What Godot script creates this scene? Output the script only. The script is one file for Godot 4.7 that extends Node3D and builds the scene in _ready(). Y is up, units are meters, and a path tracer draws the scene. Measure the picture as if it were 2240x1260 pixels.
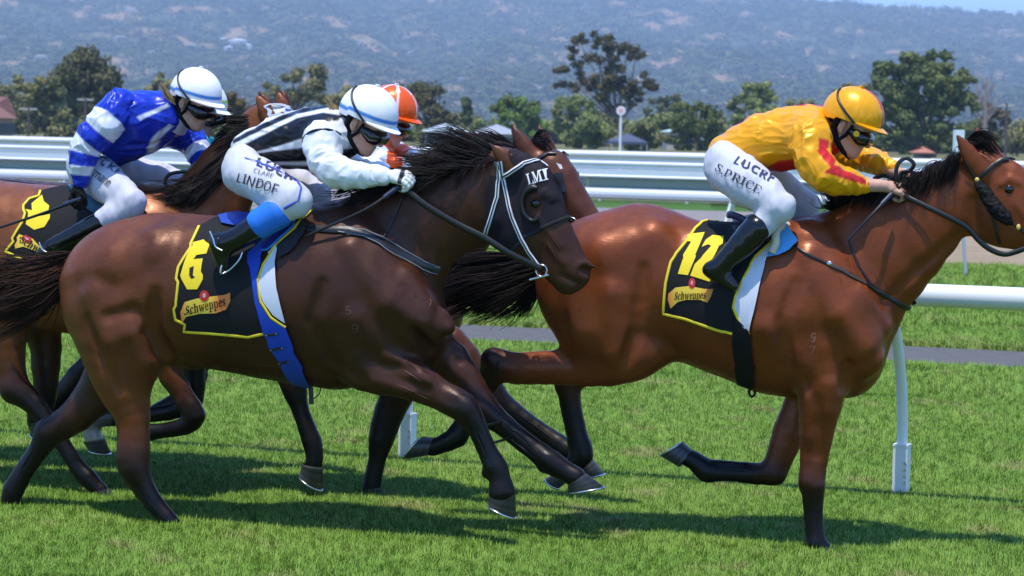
extends Node3D
# Five racehorses and their riders galloping past a running rail; suburb, gum trees and hazy hills behind.

func _ready() -> void:
	var t0 := Time.get_ticks_msec()
	# ------------------------------------------------ camera, sky, sun, exposure
	cam_basis = Basis(Vector3.RIGHT, -atan(350.0 / FPX)) * Basis(Vector3.BACK, 0.0209)
	var cam := Camera3D.new()
	cam.name = "camera"
	add_child(cam)
	cam.transform = Transform3D(cam_basis, cam_pos)
	var att := CameraAttributesPhysical.new()
	att.frustum_focal_length = 12.0 / (630.0 / FPX)
	att.frustum_focus_distance = 12.9
	att.exposure_aperture = 8.5
	att.frustum_near = 0.5
	att.frustum_far = 20000.0
	cam.attributes = att
	cam.fov = rad_to_deg(2.0 * atan(630.0 / FPX))
	cam.near = 0.5
	cam.far = 20000.0
	cam.current = true

	var env := Environment.new()
	env.background_mode = Environment.BG_SKY
	env.tonemap_mode = Environment.TONE_MAPPER_LINEAR
	env.tonemap_exposure = 1.38
	env.sdfgi_enabled = true
	env.ssao_enabled = true
	env.ssil_enabled = true
	env.fog_enabled = true
	env.fog_density = 0.00016
	env.fog_light_color = Color(0.80, 0.90, 1.0)
	var sky := ProceduralSkyMaterial.new()
	sky.sky_top_color = Color(0.36, 0.54, 0.82)
	sky.sky_horizon_color = Color(0.70, 0.85, 0.97)
	sky.sky_energy_multiplier = 1.25
	sky.sky_curve = 0.12
	sky.ground_bottom_color = Color(0.22, 0.27, 0.17)
	sky.ground_horizon_color = Color(0.45, 0.52, 0.55)
	sky.sun_angle_max = 12.0
	env.sky = Sky.new()
	env.sky.sky_material = sky
	var we := WorldEnvironment.new()
	we.name = "world_environment"
	we.environment = env
	add_child(we)
	var sun := DirectionalLight3D.new()
	sun.name = "sun"
	add_child(sun)
	var towards := Vector3(-0.10, 0.94, 0.25).normalized()
	sun.transform = Transform3D(Basis.looking_at(-towards, Vector3.FORWARD), Vector3(0, 50, 0))
	sun.light_color = Color(1.0, 0.965, 0.90)
	sun.light_energy = 1.15
	sun.light_angular_distance = 0.53
	sun.shadow_enabled = true

	# ------------------------------------------------ the setting, then the things
	make_materials()
	build_setting()
	print("setting ", Time.get_ticks_msec() - t0)
	build_runners()
	print("done ", Time.get_ticks_msec() - t0)

# ---------------------------------------------------------------- ground, rails, trees, hills
func spotted(a: Color, b: Color, c: Color, freq: float, seed_: int, size := 512) -> Texture2D:   # three linear tones mixed by coarse and fine noise
	var n := FastNoiseLite.new()
	n.seed = seed_
	n.frequency = freq
	n.fractal_octaves = 5
	var n2 := FastNoiseLite.new()
	n2.seed = seed_ + 7
	n2.frequency = freq * 9.0
	n2.fractal_octaves = 3
	var i1 := n.get_seamless_image(size, size)
	var i2 := n2.get_seamless_image(size, size)
	var img := Image.create(size, size, false, Image.FORMAT_RGB8)
	for y in size:
		for x in size:
			var u := clampf((i1.get_pixel(x, y).r - 0.5) * 1.8 + 0.5, 0, 1)
			var w := clampf((i2.get_pixel(x, y).r - 0.5) * 1.8 + 0.5, 0, 1)
			img.set_pixel(x, y, a.lerp(b, u).lerp(c, w * w * 0.6).linear_to_srgb())
	return ImageTexture.create_from_image(img)

func ground_mat(tex: Texture2D, scale: float, rough := 0.95) -> StandardMaterial3D:
	var m := StandardMaterial3D.new()
	m.albedo_texture = tex
	m.roughness = rough
	m.metallic_specular = 0.15
	m.uv1_triplanar = true
	m.uv1_world_triplanar = true
	m.uv1_scale = Vector3(scale, scale, scale)
	return m

# a strip of ground between two lines, each given by two points of the photograph
func strip(called: String, near: Array, far: Array, y: float, m: Material, reach := 400.0) -> void:
	var a := Acc.new()
	var n0 := ground_at(near[0], near[1])
	var n1 := ground_at(near[2], near[3])
	var f0 := ground_at(far[0], far[1])
	var f1 := ground_at(far[2], far[3])
	var dn := (n1 - n0).normalized() * reach
	var df := (f1 - f0).normalized() * reach
	var up := Vector3(0, y, 0)
	a.flat_quad(f0 - df + up, f1 + df + up, n1 + dn + up, n0 - dn + up, Color.WHITE)
	structure(put(called, a.mesh(), m))

func build_setting() -> void:
	var turf := ground_mat(spotted(Color(0.045, 0.115, 0.018), Color(0.065, 0.15, 0.025), Color(0.12, 0.15, 0.05), 0.012, 3), 0.35)
	var dry := ground_mat(spotted(Color(0.28, 0.21, 0.13), Color(0.33, 0.25, 0.165), Color(0.20, 0.155, 0.10), 0.012, 5), 0.15)
	var asphalt := ground_mat(spotted(Color(0.090, 0.088, 0.086), Color(0.112, 0.110, 0.106), Color(0.17, 0.165, 0.16), 0.02, 8), 0.5)
	var road := ground_mat(spotted(Color(0.20, 0.19, 0.19), Color(0.24, 0.22, 0.21), Color(0.28, 0.22, 0.17), 0.02, 9), 0.2)
	var a := Acc.new()
	var e := 13000.0
	a.flat_quad(Vector3(-e, 0, -e), Vector3(e, 0, -e), Vector3(e, 0, 300), Vector3(-e, 0, 300), Color.WHITE)
	structure(put("ground", a.mesh(), ground_mat(spotted(Color(0.16, 0.15, 0.07), Color(0.09, 0.12, 0.04), Color(0.25, 0.2, 0.12), 0.012, 12), 0.02)))
	strip("turf", [400, 2600, 1600, 2660], [1085, 548, 2130, 586], 0.004, turf)
	strip("dry_verge", [1085, 548, 2130, 586], [1000, 478, 2000, 509], 0.008, dry)
	strip("service_road", [1000, 468, 2000, 499], [1000, 446, 2000, 475], 0.012, road)
	strip("path", [1003, 751, 2240, 814], [1003, 711, 2240, 771], 0.008, asphalt, 200.0)
	grass()
	near_rail()
	far_rails()
	hills()
	trees()
	suburb()

func grass() -> void:
	var rng := RandomNumberGenerator.new()
	rng.seed = 11
	var a := Acc.new()
	for i in 10:
		var an := rng.randf() * TAU
		var r := rng.randf() * 0.030
		var base := Vector3(cos(an) * r, -0.004, sin(an) * r)
		var h := rng.randf_range(0.034, 0.054)
		var lean := Vector3(rng.randfn() * 0.018, 0, rng.randfn() * 0.018)
		var w := Vector3(cos(an + 1.3), 0, sin(an + 1.3)) * 0.0018
		var mid := base + Vector3(0, h * 0.6, 0) + lean * 0.4
		var tip := base + Vector3(0, h, 0) + lean * 1.2
		var nn := Vector3(0, 0.94, 0.34)
		var c := Color(0.92, 0.92, 0.92).lerp(Color(1.1, 1.1, 1.06), rng.randf())
		var s := a.v.size()
		a.add(base - w, nn, c)
		a.add(base + w, nn, c)
		a.add(mid + w * 0.9, nn, c)
		a.add(mid - w * 0.9, nn, c)
		a.add(tip, nn, c)
		a.quad(s, s + 3, s + 2, s + 1)
		a.tri(s + 3, s + 4, s + 2)
	var m := vmat(0.55, 0.3)
	m.backlight_enabled = true
	m.backlight = Color(0.55, 0.55, 0.55)
	m.cull_mode = BaseMaterial3D.CULL_DISABLED
	var mesh := a.mesh()
	var n := FastNoiseLite.new()
	n.seed = 21
	n.frequency = 0.9
	n.fractal_octaves = 4
	var p0 := ground_at(1003, 751)
	var p1 := ground_at(2240, 814)
	var q0 := ground_at(1003, 711)
	var pn := Vector2(-(p1 - p0).z, (p1 - p0).x).normalized()
	var pd := pn.dot(Vector2(p0.x, p0.z))
	var qd := pn.dot(Vector2(q0.x, q0.z))
	var v0 := ground_at(1085, 548)
	var v1 := ground_at(2130, 586)
	var vn := Vector2(-(v1 - v0).z, (v1 - v0).x).normalized()
	var vd := vn.dot(Vector2(v0.x, v0.z))
	var zones := [[11.4, 15.0, 3400.0, 1.0], [15.0, 20.0, 2000.0, 1.15], [20.0, 27.5, 900.0, 1.5], [27.5, 44.0, 260.0, 2.3]]
	var spots: Array[Transform3D] = []
	var tints := PackedColorArray()
	for z in zones:
		var half: float = z[1] * 0.235 + 0.5
		var count := int((z[1] - z[0]) * half * 2.0 * z[2])
		for i in count:
			var d: float = rng.randf_range(z[0], z[1])
			var x := rng.randf_range(-half, half)
			if absf(x) > d * 0.235 + 0.4:
				continue
			var s2 := pn.dot(Vector2(x, -d))
			if (s2 > pd) != (s2 > qd) or absf(s2 - pd) < 0.02:
				continue
			if d > 38.0 and (vn.dot(Vector2(x, -d)) - vd) * (pd - vd) < 0.0:
				continue
			var k: float = z[3] * rng.randf_range(0.75, 1.2)
			var u := n.get_noise_2d(x, -d)
			var dryness := smoothstep(0.28, 0.55, n.get_noise_2d(x * 1.7 + 40.0, d * 1.2)) * 0.55 + (0.45 if rng.randf() < 0.02 else 0.0)
			if absf(s2 - qd) < 0.35:
				dryness = maxf(dryness, 0.45 * rng.randf())
			var b := Basis(Vector3.UP, rng.randf() * TAU).scaled(Vector3(k, k * lerpf(0.85, 1.15, u * 0.5 + 0.5), k))
			spots.append(Transform3D(b, Vector3(x, 0.004, -d)))
			tints.append(Color(0.138, 0.268, 0.036).lerp(Color(0.225, 0.355, 0.064), clampf(u + 0.5, 0, 1) * 0.7 + rng.randf() * 0.3).lerp(Color(0.33, 0.29, 0.13), minf(dryness, 0.8)))
	var mm := MultiMesh.new()
	mm.transform_format = MultiMesh.TRANSFORM_3D
	mm.use_colors = true
	mm.mesh = mesh
	mm.instance_count = spots.size()
	for i in spots.size():
		mm.set_instance_transform(i, spots[i])
		mm.set_instance_color(i, tints[i])
	var o := MultiMeshInstance3D.new()
	o.name = "grass"
	o.multimesh = mm
	o.material_override = m
	add_child(o)
	stuff(o)
	o.set_meta("label", "short green racecourse turf with dry flecks under the horses")
	o.set_meta("category", "grass")

func near_rail() -> void:
	var white := mat(Color(0.78, 0.79, 0.80), 0.32)
	var b0 := ground_at(890, 1012)
	var b1 := ground_at(1970, 1087)
	var u := (b1 - b0).normalized()
	var across := Vector3(-u.z, 0, u.x)   # towards the horses
	if across.z < 0.0:
		across = -across
	var yaw := atan2(-u.z, u.x)
	var gap := b0.distance_to(b1)
	var over := 0.42
	var h := 1.135
	for i in [0, 1]:
		var base: Vector3 = b0 if i == 0 else b1
		var o := thing("rail_post", ["white goose-neck rail post behind the forelegs of the horses numbered 6", "white goose-neck rail post right of the foreleg of horse 12"][i], "rail post", base, yaw, "posts of the running rail")
		var a := Acc.new()
		var pts := []
		for k in 15:
			var t := k / 14.0
			var y := lerpf(0.26, h - 0.03, t)
			pts.append(Vector3(0, y, over * pow(t, 2.2)))
		a.tube(pts, [0.030], 18, Color.WHITE)
		put("arm", a.mesh(), white, o)
		var c := Acc.new()
		c.box(Vector3(-0.040, 0.0, -0.040), Vector3(0.040, 0.285, 0.040), Color.WHITE)
		c.box(Vector3(-0.043, 0.281, -0.043), Vector3(0.043, 0.292, 0.043), Color.WHITE)
		var s := put("socket", c.mesh(), mat(Color(0.72, 0.73, 0.75), 0.45), o)
		for k in 4:
			var d := Acc.new()
			d.tube([Vector3(0.030, 0.085 + k * 0.035, 0.036), Vector3(0.030, 0.085 + k * 0.035, 0.050)], [0.008], 8, Color.WHITE)
			put("bolt", d.mesh(), M.steel, s)
	var r := thing("running_rail", "thick white tubular running rail curving over the turf on goose-neck posts", "rail", b1, yaw)
	var a2 := Acc.new()
	a2.tube([Vector3(-gap * 4.0, h, over), Vector3(0, h, over), Vector3(gap * 3.0, h, over)], [0.061], 28, Color.WHITE, 1.0, true, Vector3.UP)
	put("tube", a2.mesh(), white, r)

func far_rails() -> void:
	var pale := mat(Color(0.80, 0.82, 0.84), 0.45)
	var green := mat(Color(0.29, 0.37, 0.335), 0.6)
	var legm := mat(Color(0.55, 0.62, 0.60), 0.5)
	# one with a deep trough-shaped cover on splayed legs
	var p := ground_at(1600, 490)
	var yaw := deg_to_rad(-27.0)
	var u := Vector3(cos(yaw), 0, -sin(yaw))
	var o := thing("far_rail", "grey green rail with deep curved side panel and white edges on splayed legs", "rail", p, yaw)
	var prof := [[-0.12, 0.985], [0.15, 0.98], [0.18, 0.96], [0.17, 0.94], [0.10, 0.93], [-0.10, 0.88], [-0.12, 0.74], [-0.02, 0.70], [0.13, 0.685], [0.16, 0.62], [0.16, 0.56], [0.13, 0.50], [0.05, 0.48], [0.0, 0.45]]
	var cover := Acc.new()
	var lip := Acc.new()
	for i in prof.size() - 1:
		var q: Array = prof[i]
		var w: Array = prof[i + 1]
		var into := lip if i < 4 or (i > 6 and i < 12) else cover
		for k in 24:
			var x0 := -42.0 + k * 3.5
			into.flat_quad(Vector3(x0, q[1], q[0]), Vector3(x0 + 3.485, q[1], q[0]), Vector3(x0 + 3.485, w[1], w[0]), Vector3(x0, w[1], w[0]), Color.WHITE)
	put("panel", cover.mesh(), green, o)
	put("edge", lip.mesh(), pale, o)
	for k in 9:
		var x := (k - 6) * 4.4
		for s in [-1, 1]:
			var a := Acc.new()
			a.tube([Vector3(x, 0, 0.1 + s * 0.26), Vector3(x, 0.52, 0.0 + s * 0.04)], [0.035], 8, Color.WHITE)
			put("leg", a.mesh(), legm, o)
	# two plain running rails farther off
	var rows := [[352.0, 75.0, "white double running rail between the panelled rail and the trees", 205.0], [330.0, 112.0, "farthest white running rail in front of the trees", 160.0]]
	for i in 2:
		var r: Array = rows[i]
		var at := at_depth(1310, r[0], r[1])
		var top := at.y
		at.y = 0.0
		var t := thing("far_rail", r[2], "rail", at, yaw)
		var parts := [[0.055, 0.06], [0.115, 0.20], [0.215, 0.44]] if i == 0 else [[0.13, 0.13], [0.275, 0.40]]
		var a := Acc.new()
		a.tube([Vector3(-95, top - parts[0][0], 0), Vector3(95, top - parts[0][0], 0)], [parts[0][1]], 14, Color.WHITE, 1.0, true, Vector3.UP)
		put("tube", a.mesh(), pale, t)
		for k in range(1, parts.size()):
			var b := Acc.new()
			var z := -0.02 if k == 1 else 0.05
			b.box(Vector3(-95, top - parts[k][1], z - 0.05), Vector3(95, top - parts[k][0], z), Color.WHITE)
			put("board", b.mesh(), pale if k == 1 else mat(Color(0.68, 0.73, 0.77), 0.4), t)
		for k in 40:
			var x: float = (k - 22) * r[3] * r[1] / FPX / cos(yaw) * 0.9
			var c := Acc.new()
			c.box(Vector3(x - 0.03, 0, -0.16), Vector3(x + 0.03, top - 0.15, -0.09), Color.WHITE)
			put("post", c.mesh(), legm, t)

# ------------------------------------------------ hills
var ridge_noise := FastNoiseLite.new()
func hill_y(px: float, v: float) -> float:   # photograph row of the slope at that column, v from foot to ridge
	var top := 0.0
	if px < 1760.0:
		top = lerpf(-95.0, 0.0, clampf(px / 1760.0, -1.2, 1.0))
	else:
		top = lerpf(0.0, 34.0, minf((px - 1760.0) / 480.0, 2.2))
	var foot := 280.0 + 0.0209 * (px - 1120.0) + 4.0
	var n := ridge_noise.get_noise_2d(px * 0.9, v * 900.0) * 46.0 * sin(v * PI) + ridge_noise.get_noise_2d(px * 4.0, 77.0) * 7.0 * v
	return lerpf(foot, top, pow(v, 0.85)) + n

func hill_at(px: float, v: float) -> Vector3:
	return at_depth(px, hill_y(px, v), lerpf(2300.0, 6600.0, v))

func hills() -> void:
	ridge_noise.seed = 5
	ridge_noise.frequency = 0.0035
	ridge_noise.fractal_octaves = 4
	var patch := FastNoiseLite.new()
	patch.seed = 9
	patch.frequency = 0.006
	patch.fractal_octaves = 5
	var a := Acc.new()
	var nx := 400
	var ny := 110
	for j in ny + 1:
		for i in nx + 1:
			var px := lerpf(-2000.0, 4200.0, float(i) / nx)
			var v := float(j) / ny
			var p := hill_at(px, v)
			a.add(p, Vector3.UP, clearing(patch, px, v))
	for j in ny:
		for i in nx:
			var q := j * (nx + 1) + i
			a.quad(q, q + nx + 1, q + nx + 2, q + 1)
	for j in ny + 1:
		for i in nx + 1:
			var q := j * (nx + 1) + i
			var dx := a.v[j * (nx + 1) + mini(i + 1, nx)] - a.v[j * (nx + 1) + maxi(i - 1, 0)]
			var dz := a.v[mini(j + 1, ny) * (nx + 1) + i] - a.v[maxi(j - 1, 0) * (nx + 1) + i]
			a.n[q] = dx.cross(dz).normalized()
			if a.n[q].y < 0.0:
				a.n[q] = -a.n[q]
	# the far side of the ridge falls away
	var s := a.v.size()
	for i in nx + 1:
		var p := a.v[ny * (nx + 1) + i]
		a.add(Vector3(p.x * 1.35, 0.0, -9000.0), Vector3.UP, Color(0.05, 0.06, 0.03))
	for i in nx:
		a.quad(ny * (nx + 1) + i, s + i, s + i + 1, ny * (nx + 1) + i + 1)
	structure(put("hills", a.mesh(), vmat(0.95, 0.1)))
	# woodland on the slopes
	var rng := RandomNumberGenerator.new()
	rng.seed = 31
	var c := Acc.new()
	clump_mesh(c, rng, 9, 0.55)
	var mm := MultiMesh.new()
	mm.transform_format = MultiMesh.TRANSFORM_3D
	mm.use_colors = true
	mm.mesh = c.mesh()
	var spots: Array[Transform3D] = []
	var tint := PackedColorArray()
	for i in 44000:
		var v := pow(rng.randf(), 1.15)
		var px := rng.randf_range(-500.0, 2740.0)
		var col := clearing(patch, px, v)
		if col.r > 0.19 and rng.randf() < 0.9:
			continue
		var k := rng.randf_range(5.0, 11.0) * (0.7 + v * 0.6)
		spots.append(Transform3D(Basis(Vector3.UP, rng.randf() * TAU).scaled(Vector3(k * 1.25, k * 0.9, k)), hill_at(px, v) + Vector3(0, k * 0.35, 0)))
		tint.append(Color(0.030, 0.050, 0.018).lerp(Color(0.12, 0.13, 0.05), rng.randf()))
	mm.instance_count = spots.size()
	for i in spots.size():
		mm.set_instance_transform(i, spots[i])
		mm.set_instance_color(i, tint[i])
	var o := MultiMeshInstance3D.new()
	o.name = "hillside_woodland"
	o.multimesh = mm
	o.material_override = vmat(0.9, 0.1)
	add_child(o)
	stuff(o)
	o.set_meta("label", "hazy scrub woodland covering the distant hill slopes")
	o.set_meta("category", "woodland")

func clearing(n: FastNoiseLite, px: float, v: float) -> Color:
	var w := n.get_noise_2d(px * 0.75, v * 1500.0)
	var w2 := n.get_noise_2d(px * 3.0 + 300.0, v * 3600.0)
	var t := smoothstep(0.20, 0.40, w + w2 * 0.75 - 0.05)
	return Color(0.065, 0.085, 0.038).lerp(Color(0.11, 0.11, 0.06), w2 * 0.5 + 0.5).lerp(Color(0.46, 0.28, 0.15), t * 0.62)

# a loose ball of small leaf faces, radius about 1
func clump_mesh(a: Acc, rng: RandomNumberGenerator, n: int, size: float) -> void:
	for i in n:
		var d := Vector3(rng.randfn(), rng.randfn(), rng.randfn()).normalized()
		var c := d * pow(rng.randf(), 0.5) * 0.85
		var u := Vector3(rng.randfn(), rng.randfn(), rng.randfn()).cross(d + Vector3(0.01, 0.3, 0)).normalized()
		var w := (d + Vector3(rng.randfn(), rng.randfn(), rng.randfn()) * 0.5).cross(u).normalized()
		var col := Color(0.75, 0.75, 0.75).lerp(Color(1.25, 1.25, 1.15), rng.randf())
		var nn := (d + Vector3(0, 0.5, 0)).normalized()
		var s := a.v.size()
		a.add(c - u * size * 0.5, nn, col)
		a.add(c + w * size * 0.45, nn, col)
		a.add(c + u * size * 0.5, nn, col)
		a.add(c - w * size * 0.3, nn, col)
		a.quad(s, s + 1, s + 2, s + 3)

# ------------------------------------------------ trees
var leaf_meshes: Array[ArrayMesh] = []
var leaf_mat: StandardMaterial3D
var bark_mat: StandardMaterial3D

# puffs: [px, py, radius px, share] of the crown's clumps; ground: the trunk's foot in photograph columns
func tree(label: String, foot_px: float, d: float, puffs: Array, dark: Color, light: Color, trunk_r: float, seed_: int, density := 1.0, bark := Color(0.10, 0.075, 0.055), called := "tree") -> void:
	var rng := RandomNumberGenerator.new()
	rng.seed = seed_
	var base := at_depth(foot_px, 300.0, d)
	base.y = 0.0
	var o := thing(called, label, "tree", base, 0.0, "trees beyond the course")
	var m := d / FPX
	var centres: Array[Vector3] = []
	var low := Vector3(0, 9e9, 0)
	for p in puffs:
		var c := at_depth(p[0], p[1], d) - base
		c.z = rng.randf_range(-0.8, 0.8) * p[2] * m
		centres.append(c)
		if c.y < low.y:
			low = c
	var t := Acc.new()
	var fork := Vector3(low.x * 0.35, maxf(low.y * 0.62, 0.6), 0)
	t.tube([Vector3(0, -0.2, 0), fork * 0.55 + Vector3(0.1, 0, 0.05), fork], [trunk_r, trunk_r * 0.85, trunk_r * 0.75], 9, bark)
	for c in centres:
		var mid := fork.lerp(c, 0.5) + Vector3(rng.randfn() * 0.25, -0.15, rng.randfn() * 0.25)
		t.tube([fork, mid, c], [trunk_r * 0.55, trunk_r * 0.32, trunk_r * 0.10], 6, bark)
	put("trunk", t.mesh(), bark_mat, o)
	var mm := MultiMesh.new()
	mm.transform_format = MultiMesh.TRANSFORM_3D
	mm.use_colors = true
	mm.mesh = leaf_meshes[seed_ % 3]
	var spots: Array[Transform3D] = []
	var tint := PackedColorArray()
	for i in puffs.size():
		var r: float = puffs[i][2] * m
		var share: float = puffs[i][3] if puffs[i].size() > 3 else 1.0
		# each puff is itself a bunch of smaller sprays, so that gaps open between them
		var sprays := int(clampf(r * 5.0, 5, 16))
		for s in sprays:
			var dd := Vector3(rng.randfn(), rng.randfn(), rng.randfn()).normalized()
			var sc := centres[i] + dd * r * rng.randf_range(0.5, 1.12) * Vector3(1, 0.85, 1)
			var sr := r * rng.randf_range(0.22, 0.44)
			var tone := rng.randf()
			var cnt := int(120.0 * density * share * clampf(sr * sr * 2.2, 0.4, 2.4))
			for k in cnt:
				var q := Vector3(rng.randfn(), rng.randfn() * 0.8, rng.randfn()) * sr * 0.62
				var pos := sc + q
				var sz := rng.randf_range(0.32, 0.62) * clampf(r * 0.6, 0.7, 1.3)
				spots.append(Transform3D((Basis(Vector3.UP, rng.randf() * TAU) * Basis(Vector3.RIGHT, rng.randfn() * 0.35)).scaled(Vector3.ONE * sz), pos))
				tint.append(dark.lerp(light, clampf(tone * 0.75 + rng.randf() * 0.4 - 0.05, 0, 1)))
	mm.instance_count = spots.size()
	for i in spots.size():
		mm.set_instance_transform(i, spots[i])
		mm.set_instance_color(i, tint[i])
	var cr := MultiMeshInstance3D.new()
	cr.name = "crown"
	cr.multimesh = mm
	cr.material_override = leaf_mat
	o.add_child(cr, true)

func trees() -> void:
	var rng := RandomNumberGenerator.new()
	rng.seed = 3
	for i in 3:
		var a := Acc.new()
		clump_mesh(a, rng, 8, 0.75)
		leaf_meshes.append(a.mesh())
	leaf_mat = vmat(0.6, 0.3)
	leaf_mat.cull_mode = BaseMaterial3D.CULL_DISABLED
	leaf_mat.backlight_enabled = true
	leaf_mat.backlight = Color(0.5, 0.5, 0.5)
	bark_mat = vmat(0.9, 0.1)
	var od := Color(0.12, 0.122, 0.05)
	var ol := Color(0.36, 0.34, 0.15)
	var gd := Color(0.095, 0.130, 0.042)
	var gl := Color(0.31, 0.36, 0.12)
	var yl := Color(0.27, 0.26, 0.10)
	tree("big dark round-crowned gum behind the shoulder of the rider in blue", 190, 300, [[150, 160, 34], [185, 148, 36], [225, 165, 36], [135, 195, 34], [185, 190, 40], [235, 200, 32], [170, 225, 34], [215, 230, 30]], od, Color(0.123, 0.123, 0.049), 0.35, 41, 1.3)
	tree("loose olive tree at the left edge in front of the big dark gum", 95, 270, [[60, 185, 24], [100, 185, 28], [70, 225, 30], [110, 225, 34], [140, 255, 30], [85, 265, 32], [125, 285, 30]], Color(0.079, 0.096, 0.035), yl, 0.25, 42, 0.9)
	tree("low brown green tree cut by the left edge of the view", 20, 320, [[5, 205, 26], [30, 225, 26], [0, 240, 28], [40, 255, 26], [15, 280, 28]], od, ol, 0.2, 43)
	tree("bushy olive tree between the big gum and the back of the rider in blue", 255, 285, [[245, 250, 26], [275, 240, 24], [235, 285, 30], [280, 280, 30], [300, 250, 22]], Color(0.079, 0.096, 0.035), ol, 0.2, 44)
	tree("dark bush showing just left of the white helmet with blue band", 358, 330, [[350, 178, 16], [368, 200, 20], [340, 205, 18], [350, 230, 22]], od, ol, 0.2, 45)
	tree("yellowish flowering shrub between the rider in blue and the upright horse ears", 505, 250, [[490, 235, 20], [515, 225, 20], [535, 250, 20], [500, 265, 24], [530, 280, 24], [560, 275, 20]], Color(0.06, 0.055, 0.018), Color(0.18, 0.13, 0.03), 0.12, 46)
	tree("sparse gum with dark trunk above the horse ears left of the striped jacket", 655, 300, [[600, 195, 20], [640, 165, 22], [680, 160, 26], [705, 180, 20], [660, 195, 24], [620, 215, 22], [695, 215, 18]], od, ol, 0.28, 47, 0.9)
	tree("low tree behind the collar of the rider in the striped jacket", 735, 300, [[720, 225, 18], [750, 215, 16], [770, 200, 14], [740, 245, 20]], od, ol, 0.2, 48)
	tree("dark spreading tree behind the orange helmet", 920, 300, [[870, 205, 24], [905, 200, 26], [940, 215, 26], [965, 240, 22], [900, 235, 28], [940, 255, 26], [985, 262, 16]], od, Color(0.114, 0.108, 0.044), 0.3, 49, 1.2)
	tree("small narrow conifer on its own left of the bright green tree", 1018, 320, [[1018, 222, 7], [1018, 234, 10], [1018, 248, 12], [1018, 260, 12]], gd, Color(0.070, 0.105, 0.044), 0.1, 50, 1.4)
	tree("bright green tree behind the ears of the horse with a white star", 1130, 290, [[1105, 225, 20], [1130, 215, 18], [1085, 250, 20], [1120, 250, 26], [1155, 245, 24], [1180, 270, 22], [1100, 285, 24], [1145, 290, 26], [1185, 305, 20]], gd, Color(0.158, 0.263, 0.044), 0.25, 51, 1.1)
	tree("dense dark green tree in front of the tall gum left of the round sign", 1270, 275, [[1235, 240, 24], [1270, 230, 24], [1305, 245, 22], [1240, 275, 28], [1285, 270, 28], [1320, 280, 22], [1250, 308, 24], [1300, 308, 24]], gd, gl, 0.25, 52, 1.25)
	tree("tall open-crowned gum standing above the other trees behind the round sign", 1350, 320, [[1265, 85, 18, 0.8], [1300, 88, 20, 0.8], [1340, 95, 24, 0.8], [1375, 105, 20, 0.8], [1245, 115, 16, 0.7], [1230, 150, 14, 0.7], [1265, 150, 18, 0.7], [1225, 180, 14, 0.6], [1310, 120, 22, 0.7], [1350, 135, 20, 0.7], [1390, 120, 14, 0.7], [1340, 165, 26, 1.1], [1300, 185, 24, 1.0], [1370, 185, 26, 1.0], [1415, 175, 18, 0.9], [1425, 190, 14, 0.9], [1330, 205, 24, 0.9], [1385, 215, 22, 0.8], [1260, 185, 14, 0.6], [1350, 240, 20, 0.6]], Color(0.067, 0.063, 0.028), Color(0.184, 0.158, 0.061), 0.30, 53, 0.55, Color(0.22, 0.17, 0.13))
	tree("grey green tree behind and right of the tall gum", 1440, 380, [[1440, 225, 18], [1465, 225, 18], [1430, 250, 20], [1460, 255, 20], [1480, 250, 14]], Color(0.070, 0.088, 0.052), Color(0.158, 0.175, 0.096), 0.2, 54)
	tree("low olive shrub just right of the pole of the round sign", 1395, 260, [[1385, 275, 18], [1410, 285, 20], [1375, 305, 20], [1405, 315, 20], [1440, 305, 18]], Color(0.079, 0.096, 0.035), yl, 0.12, 55)
	tree("rounded green tree left of the buttocks of the rider in yellow", 1525, 280, [[1500, 245, 22], [1535, 240, 22], [1565, 255, 18], [1490, 275, 26], [1530, 280, 28], [1570, 285, 22], [1500, 310, 24], [1550, 312, 24]], gd, Color(0.158, 0.184, 0.052), 0.22, 56, 1.1)
	tree("round green tree rising behind the back of the yellow jacket", 1660, 300, [[1640, 205, 20], [1665, 196, 20], [1690, 215, 18], [1620, 235, 20], [1655, 235, 26], [1695, 245, 20], [1615, 265, 18]], gd, gl, 0.25, 57, 1.15)
	tree("small tree over the shoulder of the yellow jacket", 1752, 330, [[1740, 228, 14], [1765, 225, 14], [1750, 245, 18], [1780, 245, 14]], gd, ol, 0.2, 58)
	tree("dark tree directly behind the yellow helmet", 1870, 330, [[1845, 200, 18], [1870, 195, 18], [1895, 200, 16], [1850, 230, 22], [1890, 235, 24], [1920, 255, 20]], od, ol, 0.25, 59)
	tree("largest dense green gum on the right behind the white marker", 2020, 290, [[1950, 160, 30], [1990, 140, 30], [2030, 135, 28], [2065, 140, 24], [1935, 200, 30], [1975, 190, 34], [2020, 185, 34], [2070, 185, 32], [2110, 175, 24], [1930, 245, 28], [1970, 240, 32], [2015, 240, 34], [2065, 235, 32], [2110, 225, 28], [1950, 290, 28], [2000, 290, 32], [2050, 290, 30], [2100, 280, 28], [1980, 320, 24], [2040, 322, 24]], gd, Color(0.149, 0.175, 0.045), 0.4, 60, 1.15)
	tree("thin grey brown tree beside the bare pale trunk", 2175, 310, [[2120, 205, 14, 0.5], [2175, 235, 18, 0.5], [2195, 260, 18, 0.6], [2165, 275, 20, 0.7], [2190, 295, 20], [2140, 300, 22]], Color(0.088, 0.079, 0.044), Color(0.193, 0.166, 0.079), 0.15, 61, 0.8)
	tree("dark shrub at the right edge beyond the wooden pole", 2225, 300, [[2215, 290, 22], [2245, 280, 22], [2225, 315, 22], [2255, 310, 24]], od, ol, 0.15, 62)
	# leafless tree
	var base := at_depth(2152, 300, 300)
	base.y = 0
	var o := thing("bare_tree", "leafless tree with pale forked trunk right of the largest gum", "tree", base, 0.0, "trees beyond the course")
	var t := Acc.new()
	var m := 300.0 / FPX
	var top := (310.0 - 140.0) * m
	var bk := Color(0.33, 0.27, 0.23)
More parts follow.
